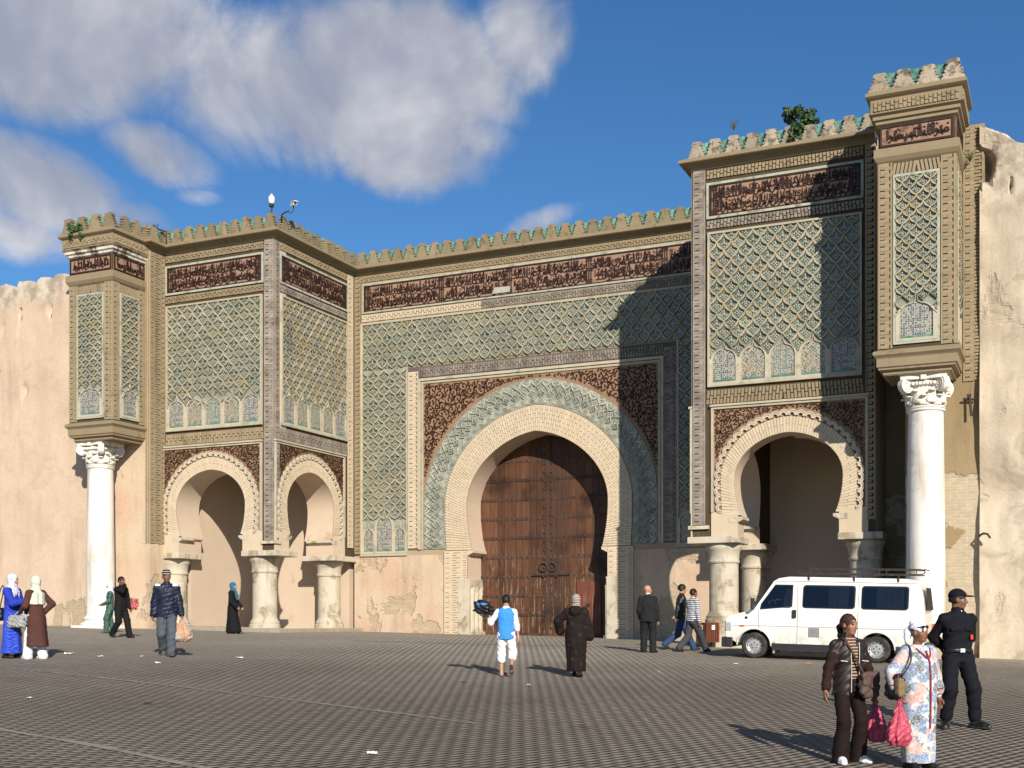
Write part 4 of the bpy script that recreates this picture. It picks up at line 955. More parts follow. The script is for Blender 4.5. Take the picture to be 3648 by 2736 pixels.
# ------------------------------------------------------------------ corner piers on marble columns
def pier(name_label, x0, x1, seed, right):
    T = thing('corner_pier', name_label, 'pier', 'corner piers carried on marble columns')
    yb = -5.8; m = MB(); zb = 8.36
    m.box(x0, x1, -VP, yb+.3, zb, 14.9); m.obj('core', 'mortar_tan', T)
    m = MB(); m.sweep([(x0, yb), (x0, -VP), (x1, -VP), (x1, yb)], [(-.2, 7.93), (-.12, 7.93), (-.12, 8.02), (.0, 8.06), (.0, 8.1), (.04, 8.13), (.04, 8.33), (.06, 8.36), (.12, 8.42), (.12, 8.5), (.0, 8.56), (-.3, 8.56), (-.3, 7.93)]); m.obj('corbel', 'render_tan', T, recalc=True)
    m = MB(); m.box(x0+.1, x1-.1, -VP+.1, yb, 7.95, 8.4); m.obj('corbel_core', 'render_tan', T)
    m = MB(); m.sweep([(x0, yb), (x0, -VP), (x1, -VP), (x1, yb)], [(0, 13.22), (.04, 13.26), (.1, 13.36), (.1, 13.56), (.04, 13.6), (-.2, 13.6), (-.2, 13.22)]); m.obj('string_course', 'render_tan', T, recalc=True)
    m = MB(); m.sweep([(x0, yb), (x0, -VP), (x1, -VP), (x1, yb)], [(0, 14.16), (.06, 14.2), (.06, 14.27), (.12, 14.3), (.12, 14.38), (.2, 14.43), (-.2, 14.43), (-.2, 14.16)]); m.obj('moulding', 'white_wash' if not right else 'render_tan', T, recalc=True)
    m = MB(); m.sweep([(x0, yb), (x0, -VP), (x1, -VP), (x1, yb)], [(.0, 14.43), (.17, 14.43), (.17, 14.78), (.23, 14.82), (.28, 14.86), (.28, 14.93), (.14, 15.02), (-.3, 15.02), (-.3, 14.43)]); m.obj('cornice', 'render_tan', T, recalc=True)
    bk = Bricks(T, 'brick_tan', 260)
    faces = [(front(VP), x0, x1), (right_side(x1), -VP, yb), (left_side(x0), -yb, VP)]
    for i, (fr, a0, a1) in enumerate(faces):
        if i == 2: bk.left = 0
        w_ = a1-a0; s_ = .34 if i == 0 else .30
        courses(bk, fr, a0+.0, a0+s_, 8.58, 13.22, .01, .018, bl=.22); courses(bk, fr, a1-s_, a1, 8.58, 13.22, .01, .018, bl=.22)
        soldiers(bk, fr, a0+s_, a1-s_, 12.9, 13.2, .01, .018, tilt=.18, rows=1)
        soldiers(bk, Frame(*(Vector(fr.o)+Vector(fr.N)*.17), fr.A, fr.N), a0-.1, a1+.1, 14.48, 14.74, .01, .018)
        m = MB(); q0, q1 = a0+s_+.02, a1-s_-.02; rect_frame(m, fr, q0+.06, q1-.06, 8.72, 12.84, .06, 0, .05); 
        if i < 2:
            tp = part('tile_panel', T); m.obj('panel_frame', 'frame_green', tp)
            nw = q1-q0-.12; lattice(tp, fr, q0+.06, q1-.06, 9.35, 12.84, .0, skip=lambda a, z: z < 9.72 and abs(a-(q0+q1)/2) < nw*.42, cw=.36, ch=.36, bed=.2)
            niches(tp, fr, q0+.06, q1-.06, 8.72, 1.0, .004, 1, .16)
            inscription(T, fr, a0+.04, a1-.04, 13.63, 14.14, .012, 1, seed=seed+i, wid=.055, seq=INS[(right, i)])
        else: m.obj('panel_frame', 'frame_green', T)
    bk.finish()
    merlons(T, front(VP+.14), x0+.05, x1-.05, 15.02, 0, worn=right, sp=.6); merlons(T, right_side(x1+.14), -VP+.5, yb, 15.02, 0, worn=right, sp=.6)
    merlons(T, left_side(x0-.14), -yb, VP-.5, 15.02, 0, worn=right, sp=.6)
    return T
INS = {(False, 0): ['fa', 'lamalif', 'ain', 'alif', 'lam', 'alif', 'mim', 'alif', 'nun'], (False, 1): ['waw', 'alif', 'lam', 'ya', 'sin', 'ra', 'alif'], (True, 0): ['sad', 'fa', 'waw', 'alif', 'lam', 'lam', 'ha', 'alif', 'lam', 'mim', 'ha', 'ba'], (True, 1): ['alif', 'lam', 'ha', 'nun', 'waw', 'alif']}
pier('corner pier with two lattice faces and a plant on its top, beside the eroded rampart', -31.1, -29.2, 21, False)
pier('tall brick corner pier with green merlons rising beside the shadowed tower', -4.33, -2.5, 31, True)
# flank walls behind the piers
def flank(x0, x1, right, label):
    T = thing('flank_wall', label, 'wall', 'brick flank walls behind the corner piers'); fr = front(5.8)
    m = MB(); m.box(x0, x1, -5.8, -4.95 if not right else -.5, .2, 14.9 if not right else 14.45); m.obj('wall', 'plaster_tan' if right else 'plaster_base', T)
    bk = Bricks(T, 'brick_tan', 150); q0, q1 = (-2.44, x1-.02) if right else (-29.14, x1-.02)
    courses(bk, fr, q0, q1, 7.9 if right else 4.5, 14.4, .015, .018, bl=.22)
    if not right: courses(bk, right_side(x1), -5.8, -VT-.02, 4.5, 14.8, .015, .018, bl=.22)
    if right: m = MB(); m.box(-4.705, x0-.005, -3.2, -2.3, .2, 14.6); m.obj('recess_wall', 'plaster_tan', T)
    bk.finish(); m = MB(); m.sweep([(x0, -5.8), (x1, -5.8), (x1, -VT)], CORN)
    if not right: m.obj('cornice', 'render_tan', T, recalc=True)
    if not right: merlons(T, right_side(x1+.1), -5.7, -VT, 15.02, 0, sp=.5)
flank(-31.0, -28.98, False, 'narrow brick flank wall with crumbling plaster, behind the column next to the man in black')
flank(-3.86, -1.93, True, 'tan plastered flank wall with iron bracket, behind the column next to the policeman')
# ------------------------------------------------------------------ marble columns with composite capitals
def big_column(x, y, zb, label, seed):
    T = thing('marble_column', label, 'column', 'white marble columns carrying the corner piers')
    r = .44; zn = 7.12; zt = 7.93
    m = MB(); m.box(x-.68, x+.68, y-.68, y+.68, zb-.45, zb+.07); m.lathe((x, y, zb), [(.66, .06), (.67, .12), (.62, .17), (.56, .19), (.53, .24), (.57, .28), (.57, .34), (.5, .38), (.475, .42)], 48, cap=False); m.obj('base', 'marble', T, smooth=35)
    m = MB(); m.lathe((x, y, 0), [(.475, zb+.41)]+[(.475-.05*(k/10)**1.6, zb+.41+(zn-.1-zb-.41)*k/10) for k in range(1, 11)]+[(.47, zn-.07), (.475, zn-.03), (.43, zn-.01)], 48, cap=False); m.obj('shaft', 'marble', T, smooth=35)
    C = part('capital', T)
    m = MB(); m.lathe((x, y, 0), [(.42, zn-.02), (.47, zn), (.47, zn+.04), (.42, zn+.06), (.42, zn+.3), (.46, zn+.44), (.44, zn+.5), (.44, zn+.52), (.5, zn+.56), (.5, zn+.62), (.46, zn+.66), (.42, zn+.7)], 40); m.obj('bell', 'marble_carved', C, smooth=35)
    for row, (nl, z0, h, rr) in enumerate(((8, zn+.05, .27, .43), (8, zn+.1, .36, .45))):
        for k in range(nl):
            a = 2*math.pi*(k+(.5 if row else 0))/nl; b = MB(); e = Vector((math.cos(a), math.sin(a), 0)); t = Vector((-e.y, e.x, 0)); v = []; ns = 7
            for i in range(ns):
                u = i/(ns-1); z = z0+h*(u if u < .85 else .85+.0*(u-.85)-(u-.85)*.6); o = rr+.015+(.02 if u < .6 else .02+(u-.6)**1.3*.36); ww = .135*(1-.55*u**2.2)*(1+.12*(i % 2))
                for q in (-1, -.5, 0, .5, 1): v.append(Vector((x, y, z))+e*(o+.022*(1-abs(q))-.02*q*q+(.012 if abs(q) == .5 else 0))+t*ww*q)
            f = [(i*5+j, i*5+j+1, (i+1)*5+j+1, (i+1)*5+j) for i in range(ns-1) for j in range(4)]; b.add(v, f)
            o = b.obj('acanthus_leaf', 'marble_carved', C, smooth=True); s_ = o.modifiers.new('thick', 'SOLIDIFY'); s_.thickness = .03
    for k in range(4):                   # diagonal volutes
        a = math.pi/4+k*math.pi/2; e = Vector((math.cos(a), math.sin(a), 0)); t = Vector((-e.y, e.x, 0)); b = MB()
        cc = Vector((x, y, zn+.56))+e*.60
        def disc(r0, hw, steps=24):
            for sgn in (-1, 1):
                v = [cc+t*hw*sgn]+[cc+t*hw*sgn+(e*math.cos(q)+Vector((0, 0, 1))*math.sin(q))*r0 for q in [2*math.pi*i/steps for i in range(steps)]]
                b.add(v, [(0, 1+i, 1+(i+1) % steps) if sgn > 0 else (0, 1+(i+1) % steps, 1+i) for i in range(steps)])
            v = [cc+t*hw*s2+(e*math.cos(q)+Vector((0, 0, 1))*math.sin(q))*r0 for s2 in (-1, 1) for q in [2*math.pi*i/steps for i in range(steps)]]
            b.add(v, [(i, (i+1) % steps, steps+(i+1) % steps, steps+i) for i in range(steps)])
        disc(.2, .085)
        for sgn in (-1, 1):
            b.tube([cc+t*(.09*sgn)+(e*math.cos(q)+Vector((0, 0, 1))*math.sin(q))*(.185-.15*i/34) for i, q in [(i, 2.2+.42*i*(1 if True else -1)) for i in range(35)]], .013, 5)
        # neck of the volute back to the bell
        b.tube([cc+Vector((0, 0, .1)), Vector((x, y, zn+.7))+e*.4], [.1, .07], 8); b.obj('volute', 'marble_carved', C, smooth=40, recalc=True)
    b = MB()
    for k in range(4):
        a = k*math.pi/2; e = Vector((math.cos(a), math.sin(a), 0)); t = Vector((-e.y, e.x, 0))
        for i in range(-3, 4):
            c0 = Vector((x, y, zn+.585))+e*.47+t*i*.085; b.obox(c0, t*(.032 if i % 2 else .022), e*.05, (0, 0, .04))
        b.obox(Vector((x, y, zn+.75))+e*.5, t*.07, e*.07, (0, 0, .085))     # flower on the abacus
    b.obj('bead_moulding', 'marble_carved', C, bevel=.012)
    b = MB(); pts = []
    for k in range(4):
        a = k*math.pi/2-math.pi/4
        for i in range(8):
            u = i/7; q = a+math.pi/2*u; rr = .78*(math.cos(abs(u-.5)*math.pi/2)**-1*.0+1)-.28*math.sin(math.pi*u); pts.append((x+rr*math.cos(q), y+rr*math.sin(q)))
    b.prism(lambda p, q, d: (p, q, d), pts, zn+.69, zn+.8); b.obj('abacus', 'marble_carved', C)
    b = MB(); b.box(x-.6, x+.6, y-.6, y+.6, zn+.8, 7.96); b.obj('capital_block', 'stone_pale', T)
xl, xr = on_v(217/.6064, 6.62), on_v(2000/.6064, 6.62)
big_column(xl, -6.62, ground_z(xl, -6.62)+.02, 'white marble column with scrolled capital beside the man in black', 1)
big_column(xr, -6.62, 1.42, 'white marble column with scrolled capital behind the white van', 2)
pl = MB(); pl.box(xr-.85, xr+.85, -7.4, -5.81, .3, 1.38); tag(pl.obj('stone_plinth', 'plaster_base', bevel=.04), 'low rough stone plinth under the column behind the van', 'plinth')
# ------------------------------------------------------------------ ramparts
def rough_wall(name, label, x0, x1, yf, prof, thick, mat, amp, seed, step=.25, group='old rampart walls beside the gate', pits=()):
    """plastered wall with an uneven face and an eroded top line; prof: (x, z) of the top"""
    nx = int((x1-x0)/step)+1; nz = 60; v = []; f = []
    def top(x):
        for (a, za), (b_, zb_) in zip(prof, prof[1:]):
            if a <= x <= b_: return za+(zb_-za)*(x-a)/(b_-a)
        return prof[0][1] if x < prof[0][0] else prof[-1][1]
    xs = sorted(set([x0+(x1-x0)*i/nx for i in range(nx+1)]+[p[0] for p in prof if x0 < p[0] < x1]))
    m = MB(); n = len(xs)
    for sgn in (0, 1):
        for k in range(nz+1):
            for x in xs:
                z = .1+(top(x)-.1)*k/nz; d = mnoise.fractal(Vector((x*.5+seed, z*.5, seed)), .9, 2, 5)*amp
                for hx, hz, rx_, rz_, dp in pits:
                    q = ((x-hx)/rx_)**2+((z-hz)/rz_)**2
                    if q < 1: d -= dp*(1-q)**.5
                if k == nz: z += mnoise.noise(Vector((x*3, seed, 0)))*.06
                m.v.append((x, -yf-d if sgn == 0 else -yf+thick-mnoise.noise(Vector((x, z, 3)))*.1, z))
    N = n*(nz+1)
    for k in range(nz):
        for i in range(n-1):
            a = k*n+i; m.f.append((a, a+1, a+n+1, a+n)); m.f.append((N+a+n, N+a+n+1, N+a+1, N+a))
    for i in range(n-1): a = nz*n+i; m.f.append((a, a+1, N+a+1, N+a))
    for k in range(nz):
        a = k*n; m.f.append((a+n, N+a+n, N+a, a)); a = k*n+n-1; m.f.append((a, N+a, N+a+n, a+n))
    m.m = [0]*len(m.f); T = thing(name, label, 'wall', group); m.obj('wall', mat, T, smooth=50)
    return T
lp = [(-60, 14.2), (-37.2, 14.2), (-37.15, 13.8), (-37.05, 14.25), (-36.3, 14.32), (-35.95, 14.36), (-35.55, 14.22), (-35.45, 14.0), (-35.38, 13.8), (-35.34, 14.22), (-35.25, 14.34), (-34.62, 14.3), (-34.5, 14.12), (-34.42, 14.0), (-34.36, 14.3), (-34.2, 14.4), (-33.75, 14.34), (-33.66, 14.12), (-33.6, 14.05), (-33.53, 14.34), (-33.3, 14.42), (-32.9, 14.36), (-32.6, 14.05), (-31.0, 13.8)]
rl = rough_wall('rampart_wall', 'sunlit pink plastered rampart wall with eroded rounded merlons', -60, -30.95, 5.6, lp, 1.6, 'plaster_pink', .05, 3, .12, pits=[(*at_v(px_, py_, 5.6), .09, .14, .3) for px_, py_ in ((72, 1112), (178, 1098), (84, 1392), (8, 1165))])

RV = 5.95
rp = [at_v(px_, py_, RV) for px_, py_ in ((3468, 470), (3485, 440), (3500, 455), (3520, 462), (3560, 478), (3590, 492), (3625, 505), (3648, 512))]
rp = sorted(rp)+[(0, 13.0), (.6, 13.0), (1.2, 12.6), (3, 12.7), (20, 12.4)]
PITS = [(*at_v(3505, 590, RV), .24, .45, .6), (*at_v(3598, 655, RV), .05, .1, .25)]
rr_ = rough_wall('rampart_wall', 'pale peeling rampart wall with grey crumbling top, behind the policeman', on_v(3490, RV), 20, RV, rp, 2.6, 'plaster_pale', .16, 8, .08, pits=PITS)
# ------------------------------------------------------------------ white van
def paint(name, col, rough=.3, coat=.5):
    t = NT(name); c = t.gray(rgb(col), t.noise(2.5, 4), .08); p = t.sep(t.n.new('ShaderNodeTexCoord').outputs['Object'])
    c = t.mix(t.math('MULTIPLY', t.math('MULTIPLY', t.ramp(p[2], .95, .3), t.ramp(t.noise(5, 6, .65), .3, .7)), .7), c, (.35, .29, .2, 1))
    t.done(c, rough, .5); t.b.inputs['Coat Weight'].default_value = coat; t.b.inputs['Coat Roughness'].default_value = .12; return t.m
paint('van_paint', (.78, .765, .69))
simple('black_plastic', (.022, .022, .024), rough=.55, var=.2, scale=8, bump=.15, spec=.4)
simple('rubber', (.03, .028, .026), rough=.8, var=.3, scale=14, bump=.3, stain=((.085, .075, .06), 5, .45, .7))
simple('wheel_steel', (.42, .42, .42), rough=.42, var=.15, scale=12, bump=.1, spec=.5, metal=.35, stain=((.16, .13, .1), 9, .56, .75))
simple('grey_plastic', (.2, .205, .21), rough=.5, var=.12, scale=8, bump=.1)
simple('amber_lens', (.5, .09, .02), rough=.25, var=.1, bump=0, spec=.5)
simple('lamp_glass', (.34, .36, .38), rough=.15, var=.1, bump=0, spec=.6)
simple('curtain', (.05, .053, .062), rough=.9, var=.35, scale=3, bump=.3)
simple('window_back', (.006, .007, .01), rough=.6, var=.2, bump=0)
simple('mud_rubber', (.3, .265, .21), rough=.8, var=.2, bump=.2)
simple('white_cloth', (.72, .71, .72), rough=.9, var=.12, scale=12, bump=.4, bscale=30, bdist=.02)
def mat_glass():
    m = bpy.data.materials.new('window_glass'); m.use_nodes = True; n = m.node_tree.nodes; l = m.node_tree.links; n.clear(); MATS['window_glass'] = m
    o = n.new('ShaderNodeOutputMaterial'); mx = n.new('ShaderNodeMixShader'); t = n.new('ShaderNodeBsdfTransparent'); t.inputs[0].default_value = (.72, .75, .8, 1)
    g = n.new('ShaderNodeBsdfGlossy'); g.inputs['Roughness'].default_value = .04; f = n.new('ShaderNodeFresnel'); f.inputs[0].default_value = 1.5
    l.new(f.outputs[0], mx.inputs[0]); l.new(t.outputs[0], mx.inputs[1]); l.new(g.outputs[0], mx.inputs[2]); l.new(mx.outputs[0], o.inputs[0])
mat_glass()
def build_van():
    V = thing('parked_van', 'white panel van with curtained side windows and a black roof rack, parked under the arch', 'van')
    wb, w2, zb = 2.87, .95, 1.17; xr = -wb                     # front wheel centre at x = 0
    tp = .17                                                   # inward lean of the upper body
    ys = lambda z: w2-max(0, z-zb)*tp
    wr = .40
    def arc(cx, r, n=12): return [(cx+r*math.cos(t), .31+r*math.sin(t)) for t in [math.pi*(k/n)*.94+math.pi*.03 for k in range(n+1)]][::-1]
    low = [(-3.72, .36)]+[(-3.3, .36)]+arc(xr, wr)+[(-2.4, .34), (-.5, .34)]+arc(0, wr)+[(.5, .42), (.66, .42), (.69, .60), (.70, .86), (.66, .98), (.6, 1.02), (.25, 1.12), (.0, zb), (-3.92, zb), (-3.94, .9), (-3.93, .5), (-3.88, .4)]
    up = [(.03, zb), (-3.92, zb), (-3.88, 1.5), (-3.80, 1.86), (-3.72, 1.93), (-3.5, 1.975), (-.8, 1.99), (-.55, 1.95), (-.43, 1.88)]
    def prism(poly, tapered):
        b = MB(); tri = tessellate_polygon([[Vector((p[0], p[1], 0)) for p in poly]]); n = len(poly)
        v = [(x, ys(z) if tapered else w2, z) for x, z in poly]+[(x, -(ys(z) if tapered else w2), z) for x, z in poly]
        b.add(v, [tuple(t) for t in tri]+[tuple(i+n for i in t[::-1]) for t in tri]); b.add(v, [(i, (i+1) % n, n+(i+1) % n, n+i) for i in range(n)]); return b
    o = prism(low, False).obj('lower_body', 'van_paint', V, recalc=True); bv = o.modifiers.new('b', 'BEVEL'); bv.width = .035; bv.segments = 3; bv.limit_method = 'ANGLE'; bv.angle_limit = R(50)
    o = prism(up, True).obj('cabin', 'van_paint', V, recalc=True); bv = o.modifiers.new('b', 'BEVEL'); bv.width = .05; bv.segments = 3; bv.limit_method = 'ANGLE'; bv.angle_limit = R(35)
    b = MB(); b.box(-3.6, .45, -.8, .8, .3, .6); b.obj('underbody', 'black_plastic', V)
    for s in (1, -1):
        fr = lambda a, z, d, s=s: (a, s*(ys(z)+d), z)
        def panel(name, pts, d0, d1, mat, par=V, lab=None):
            q = MB(); q.prism(fr, pts, d0, d1); return q.obj(name, mat, par, recalc=True, label=lab)
        def rounded(x0, x1, z0, z1, r=.06, n=4):
            p = []
            for cx, cz, a0 in ((x1-r, z1-r, 0), (x0+r, z1-r, 90), (x0+r, z0+r, 180), (x1-r, z0+r, 270)): p += [(cx+r*math.cos(R(a0+90*k/n)), cz+r*math.sin(R(a0+90*k/n))) for k in range(n+1)]
            return p
        rs = random.Random(2)
        for x0, x1, cur in ((-2.36, -1.14, (-2.2, -1.75)), (-3.56, -2.5, (-3.45, -2.85))):
            wn = part('side_window', V); panel('rubber_seal', rounded(x0, x1, 1.25, 1.80, .07), 0, .018, 'black_plastic', wn); panel('dark_interior', rounded(x0+.03, x1-.03, 1.28, 1.77, .05), .018, .021, 'window_back', wn)
            q = MB(); x = cur[0]; k = 0
            while x < cur[1]:
                wd = rs.uniform(.03, .06); hgt = rs.uniform(.006, .016); v = [fr(x, 1.285, .022), fr(x+wd/2, 1.285, .022+hgt), fr(x+wd, 1.285, .022), fr(x, 1.765, .022), fr(x+wd/2, 1.765, .022+hgt), fr(x+wd, 1.765, .022)]
                q.add(v, [(0, 1, 4, 3), (1, 2, 5, 4)]); x += wd*.95
            q.obj('curtain', 'curtain', wn); panel('pane', rounded(x0+.025, x1-.025, 1.275, 1.775, .05), .04, .043, 'window_glass', wn)
        dr = part('front_door', V)
        win = [(-.92, 1.28), (-.9, 1.30), (-.9, 1.77), (-.94, 1.81), (-.44, 1.81), (-.40, 1.79), (-.06, 1.28), (-.08, 1.20), (-.55, 1.225), (-.86, 1.25)]
        win = [(-.90, 1.27), (-.90, 1.80), (-.47, 1.80), (-.15, 1.33), (-.13, 1.19)]
        panel('window_seal', win, 0, .015, 'black_plastic', dr); cx, cz = -.52, 1.5; wi_ = [(cx+(a-cx)*.93, cz+(z-cz)*.92) for a, z in win]
        panel('window_back', wi_, .015, .018, 'window_back', dr); panel('pane', wi_, .03, .033, 'window_glass', dr)
        q = MB(); q.prism(fr, [(-.86, 1.25), (-.68, 1.25), (-.7, 1.55), (-.74, 1.6), (-.75, 1.7), (-.84, 1.7), (-.85, 1.6)], .019, .026); q.obj('seat_back', 'curtain', dr); q = MB(); q.tube([fr(-.42+.09*math.cos(t), 1.33+.09*math.sin(t), .022) for t in [k*math.pi/8 for k in range(9)]], .008, 5); q.obj('steering_wheel', 'grey_plastic', dr)
        q = MB(); q.prism(fr, [(-.62, 1.42), (-.5, 1.43), (-.5, 1.45), (-.62, 1.44)], .019, .024); q.obj('steering_trim', 'amber_lens', dr)
        panel('door_handle', rounded(-1.0, -.905, 1.0, 1.2, .02), 0, .03, 'black_plastic', dr)
        # shut lines, waist crease, sill
        q = MB()
        for pts in ([(-1.03, .38), (-1.03, 1.17), (-1.0, 1.84)], [(-.10, .74), (-.10, 1.17)], [(-2.43, .38), (-2.43, 1.17), (-2.43, 1.84)]): q.tube([fr(a, z, .001) for a, z in pts], .005, 5)
        q.obj('shut_line', 'black_plastic', V); q = MB(); q.tube([fr(a, z, .002) for a, z in ((.55, .79), (-.4, .795), (-3.88, .80))], .006, 5); q.obj('waist_crease', 'grey_plastic', V)
        q = MB(); q.tube([fr(a, z, .012) for a, z in ((-.5, 1.875), (-.8, 1.895), (-3.76, 1.875))], .012, 6); q.obj('drip_rail', 'van_paint', V)
        panel('sill', [(-2.42, .22), (-.45, .22), (-.42, .385), (-2.45, .385)], -.02, .012, 'black_plastic'); panel('rear_sill', [(-3.9, .25), (-3.27, .25), (-3.3, .40), (-3.92, .42)], -.02, .012, 'black_plastic')
        panel('vent_grille', [(-1.55, .56), (-1.3, .56), (-1.3, .78), (-1.55, .78)], 0, .012, 'grey_plastic')
        q = MB(); [q.prism(fr, [(-1.53, .58+k*.024), (-1.32, .58+k*.024), (-1.32, .59+k*.024), (-1.53, .59+k*.024)], .012, .018) for k in range(8)]; q.obj('vent_slat', 'wheel_steel', V, kind='stuff')
        panel('side_lamp', rounded(.24, .36, .765, .80, .012, 2), 0, .014, 'amber_lens'); panel('fuel_cap', [(.2+.035*math.cos(t), .985+.035*math.sin(t)) for t in [k*.524 for k in range(12)]], 0, .014, 'black_plastic')
        # arch lips
        for cx in (0, xr):
            q = MB(); n = 16; q.tube([(cx+(wr+.015)*math.cos(t), s*(w2+.005), .31+(wr+.015)*math.sin(t)) for t in [math.pi*k/n for k in range(n+1)]], .022, 6); q.obj('arch_lip', 'van_paint', V, smooth=True)
            m = MB(); m.box(cx-.5, cx-.46, s*.62 if s > 0 else s*.95, s*.95 if s > 0 else s*.62, .14, .42); m.obj('mud_flap', 'mud_rubber', V)
            W = part('wheel', V); q = MB(); q.lathe((0, 0, 0), [(.20, -.085), (.27, -.1), (.3, -.085), (.315, -.05), (.315, .05), (.3, .085), (.27, .1), (.2, .085)], 36, cap=False); tm = lambda vs: [(cx+vx, s*(.83+vz), .315+vy) for vx, vy, vz in vs]; q.v = tm(q.v); q.obj('tyre', 'rubber', W, smooth=50, recalc=True)
            q = MB(); q.lathe((0, 0, 0), [(.205, .06), (.2, .075), (.185, .06), (.13, .03), (.12, .055), (.05, .06), (.002, .06)], 36, cap=False); q.v = tm(q.v); q.obj('rim', 'wheel_steel', W, smooth=50, recalc=True)
            q = MB()
            for k in range(12):
                a = k*math.pi/6; q.obox((.168*math.cos(a), .168*math.sin(a), .052), (.008*math.cos(a), .008*math.sin(a), 0), (-.03*math.sin(a), .03*math.cos(a), 0), (0, 0, .012))
            for k in range(5):
                a = k*2*math.pi/5+.3; q.obox((.07*math.cos(a), .07*math.sin(a), .06), (.013, 0, 0), (0, .013, 0), (0, 0, .01))
            q.v = tm(q.v); q.obj('rim_slot', 'black_plastic', W, kind='stuff')
        # headlamp, rear lamp, mirror
        panel('headlamp', [(.56, .66), (.70, .66), (.705, .86), (.58, .86)], -.1, .012, 'lamp_glass'); q = MB(); q.box(.66, .725, s*.93 if s < 0 else s*.55, s*.55 if s < 0 else s*.93, .64, .88); q.obj('headlamp_surround', 'black_plastic', V)
        q = MB(); q.box(-3.985, -3.93, *(sorted((s*.72, s*.93))), .6, .92); q.obj('tail_lamp', 'amber_lens', V)
        q = MB(); q.tube([fr(.0, 1.22, 0), fr(.05, 1.25, .1)], .02, 6); q.box(-.01, .06, *(sorted((s*(w2+.06), s*(w2+.22)))), 1.2, 1.46); q.obj('mirror', 'black_plastic', V, bevel=.02)
    b = MB(); b.box(.58, .80, -.97, .97, .25, .50); b.box(.1+.42, .7, -.985, -.9, .25, .5); b.box(.1+.42, .7, .9, .985, .25, .5); b.obj('front_bumper', 'black_plastic', V, bevel=.03)
    b = MB(); b.box(-4.02, -3.88, -.95, .95, .33, .5); b.obj('rear_bumper', 'black_plastic', V, bevel=.03)
    b = MB(); b.box(.69, .715, -.55, .55, .64, .88); b.obj('radiator_grille', 'black_plastic', V)
    ws = [(.0, zb+.04), (-.40, 1.84)]; b = MB(); b.add([(ws[0][0]+.045, -.82, ws[0][1]), (ws[0][0]+.045, .82, ws[0][1]), (ws[1][0]+.045, .72, ws[1][1]), (ws[1][0]+.045, -.72, ws[1][1])], [(0, 1, 2, 3)]); b.obj('windscreen', 'window_back', V)
    b = MB(); b.add([(-3.965, -.7, 1.25), (-3.965, .7, 1.25), (-3.90, .62, 1.78), (-3.90, -.62, 1.78)], [(3, 2, 1, 0)]); b.obj('rear_window', 'window_back', V)
    for y in (-.3, .35):
        b = MB(); b.tube([(.08, y, zb+.02), (-.05, y+.5, zb+.2)], .008, 5); b.obj('wiper', 'black_plastic', V)
    rk = part('roof_rack', V); 
    for s in (-1, 1):
        for z in (2.08, 2.2):
            b = MB(); b.tube([(-3.75, s*.66, z), (-.95, s*.66, z)], .014, 6); b.obj('rail', 'iron', rk)
        for x in (-3.55, -2.85, -2.15, -1.45, -1.0):
            b = MB(); b.tube([(x, s*.66, 2.08), (x, s*.66, 2.2)], .01, 6); b.obj('upright', 'iron', rk)
        for x in (-3.3, -2.3, -1.25):
            b = MB(); b.box(x-.03, x+.03, *(sorted((s*.66, s*.83))), 1.86, 1.88); b.box(x-.025, x+.025, *(sorted((s*.81, s*.83))), 1.86, 2.0); b.tube([(x, s*.82, 1.99), (x, s*.66, 2.08)], .02, 6); b.obj('gutter_foot', 'iron', rk)
    for k in range(9):
        x = -3.7+k*.34; b = MB(); b.tube([(x, -.66, 2.075), (x, .66, 2.075)], .012, 6); b.obj('slat', 'iron', rk)
    b = MB(); b.tube([(-3.75, .66, 2.2), (-3.83, .64, 2.19), (-3.87, .6, 2.14), (-3.83, .64, 2.09), (-3.75, .66, 2.08)], .014, 6); b.tube([(-3.85, -.6, 2.2), (-3.85, .6, 2.2)], .014, 6); b.obj('rear_hoop', 'iron', rk)
    f, r = on_ground(2686, 2345), on_ground(3122, 2363)
    # both near wheels touch the ground where the photograph shows them
    dirv = Vector((f.x-r.x, f.y-r.y, 0)); L = dirv.length; dirv.normalize(); sc = L/wb
    left = Vector((-dirv.y, dirv.x, 0))
    if left.dot(Vector((ST, -CT, 0))) < 0: left = -left
    o = Vector((f.x, f.y, 0))-left*.9*sc; pf = o+left*0; pr_ = o-dirv*L
    fw = Vector((dirv.x, dirv.y, (ground_z(pf.x, pf.y)-ground_z(pr_.x, pr_.y))/L)).normalized(); up_ = ground_up(o.x, o.y); lf = up_.cross(fw).normalized(); up_ = fw.cross(lf)
    m = Matrix.Identity(4)
    for i, q in enumerate((fw, lf, up_)):
        for k in range(3): m[k][i] = q[k]*sc
    m.translation = (o.x, o.y, ground_z(o.x, o.y)); V.matrix_world = m
    print('van scale', sc, 'pos', o[:], 'left.toward', left.dot(Vector((ST, -CT, 0))))
    # crumpled white shape on the bonnet, stand-in for a white-scarfed head behind the van
    b = MB(); rnd = random.Random(3); n = 14; vs = []
    for j in range(9):
        for i in range(n):
            th = math.pi*j/8; ph = 2*math.pi*i/n; rr = .13*(1+.35*mnoise.noise(Vector((math.cos(ph)*2, math.sin(ph)*2, j*.5)))); vs.append((rr*math.sin(th)*math.cos(ph)*1.1, rr*math.sin(th)*math.sin(ph), max(-.03, rr*math.cos(th)*.85)))
    b.add(vs, [(j*n+i, j*n+(i+1) % n, (j+1)*n+(i+1) % n, (j+1)*n+i) for j in range(8) for i in range(n)]); c = b.obj('white_scarf_stand_in', 'white_cloth', smooth=40); c.matrix_world = m @ Matrix.Translation((.22, -.1, 1.17)); tag(c, 'crumpled white shape on the bonnet of the van, standing in for a white-scarfed head', 'cloth')
    return V
build_van()
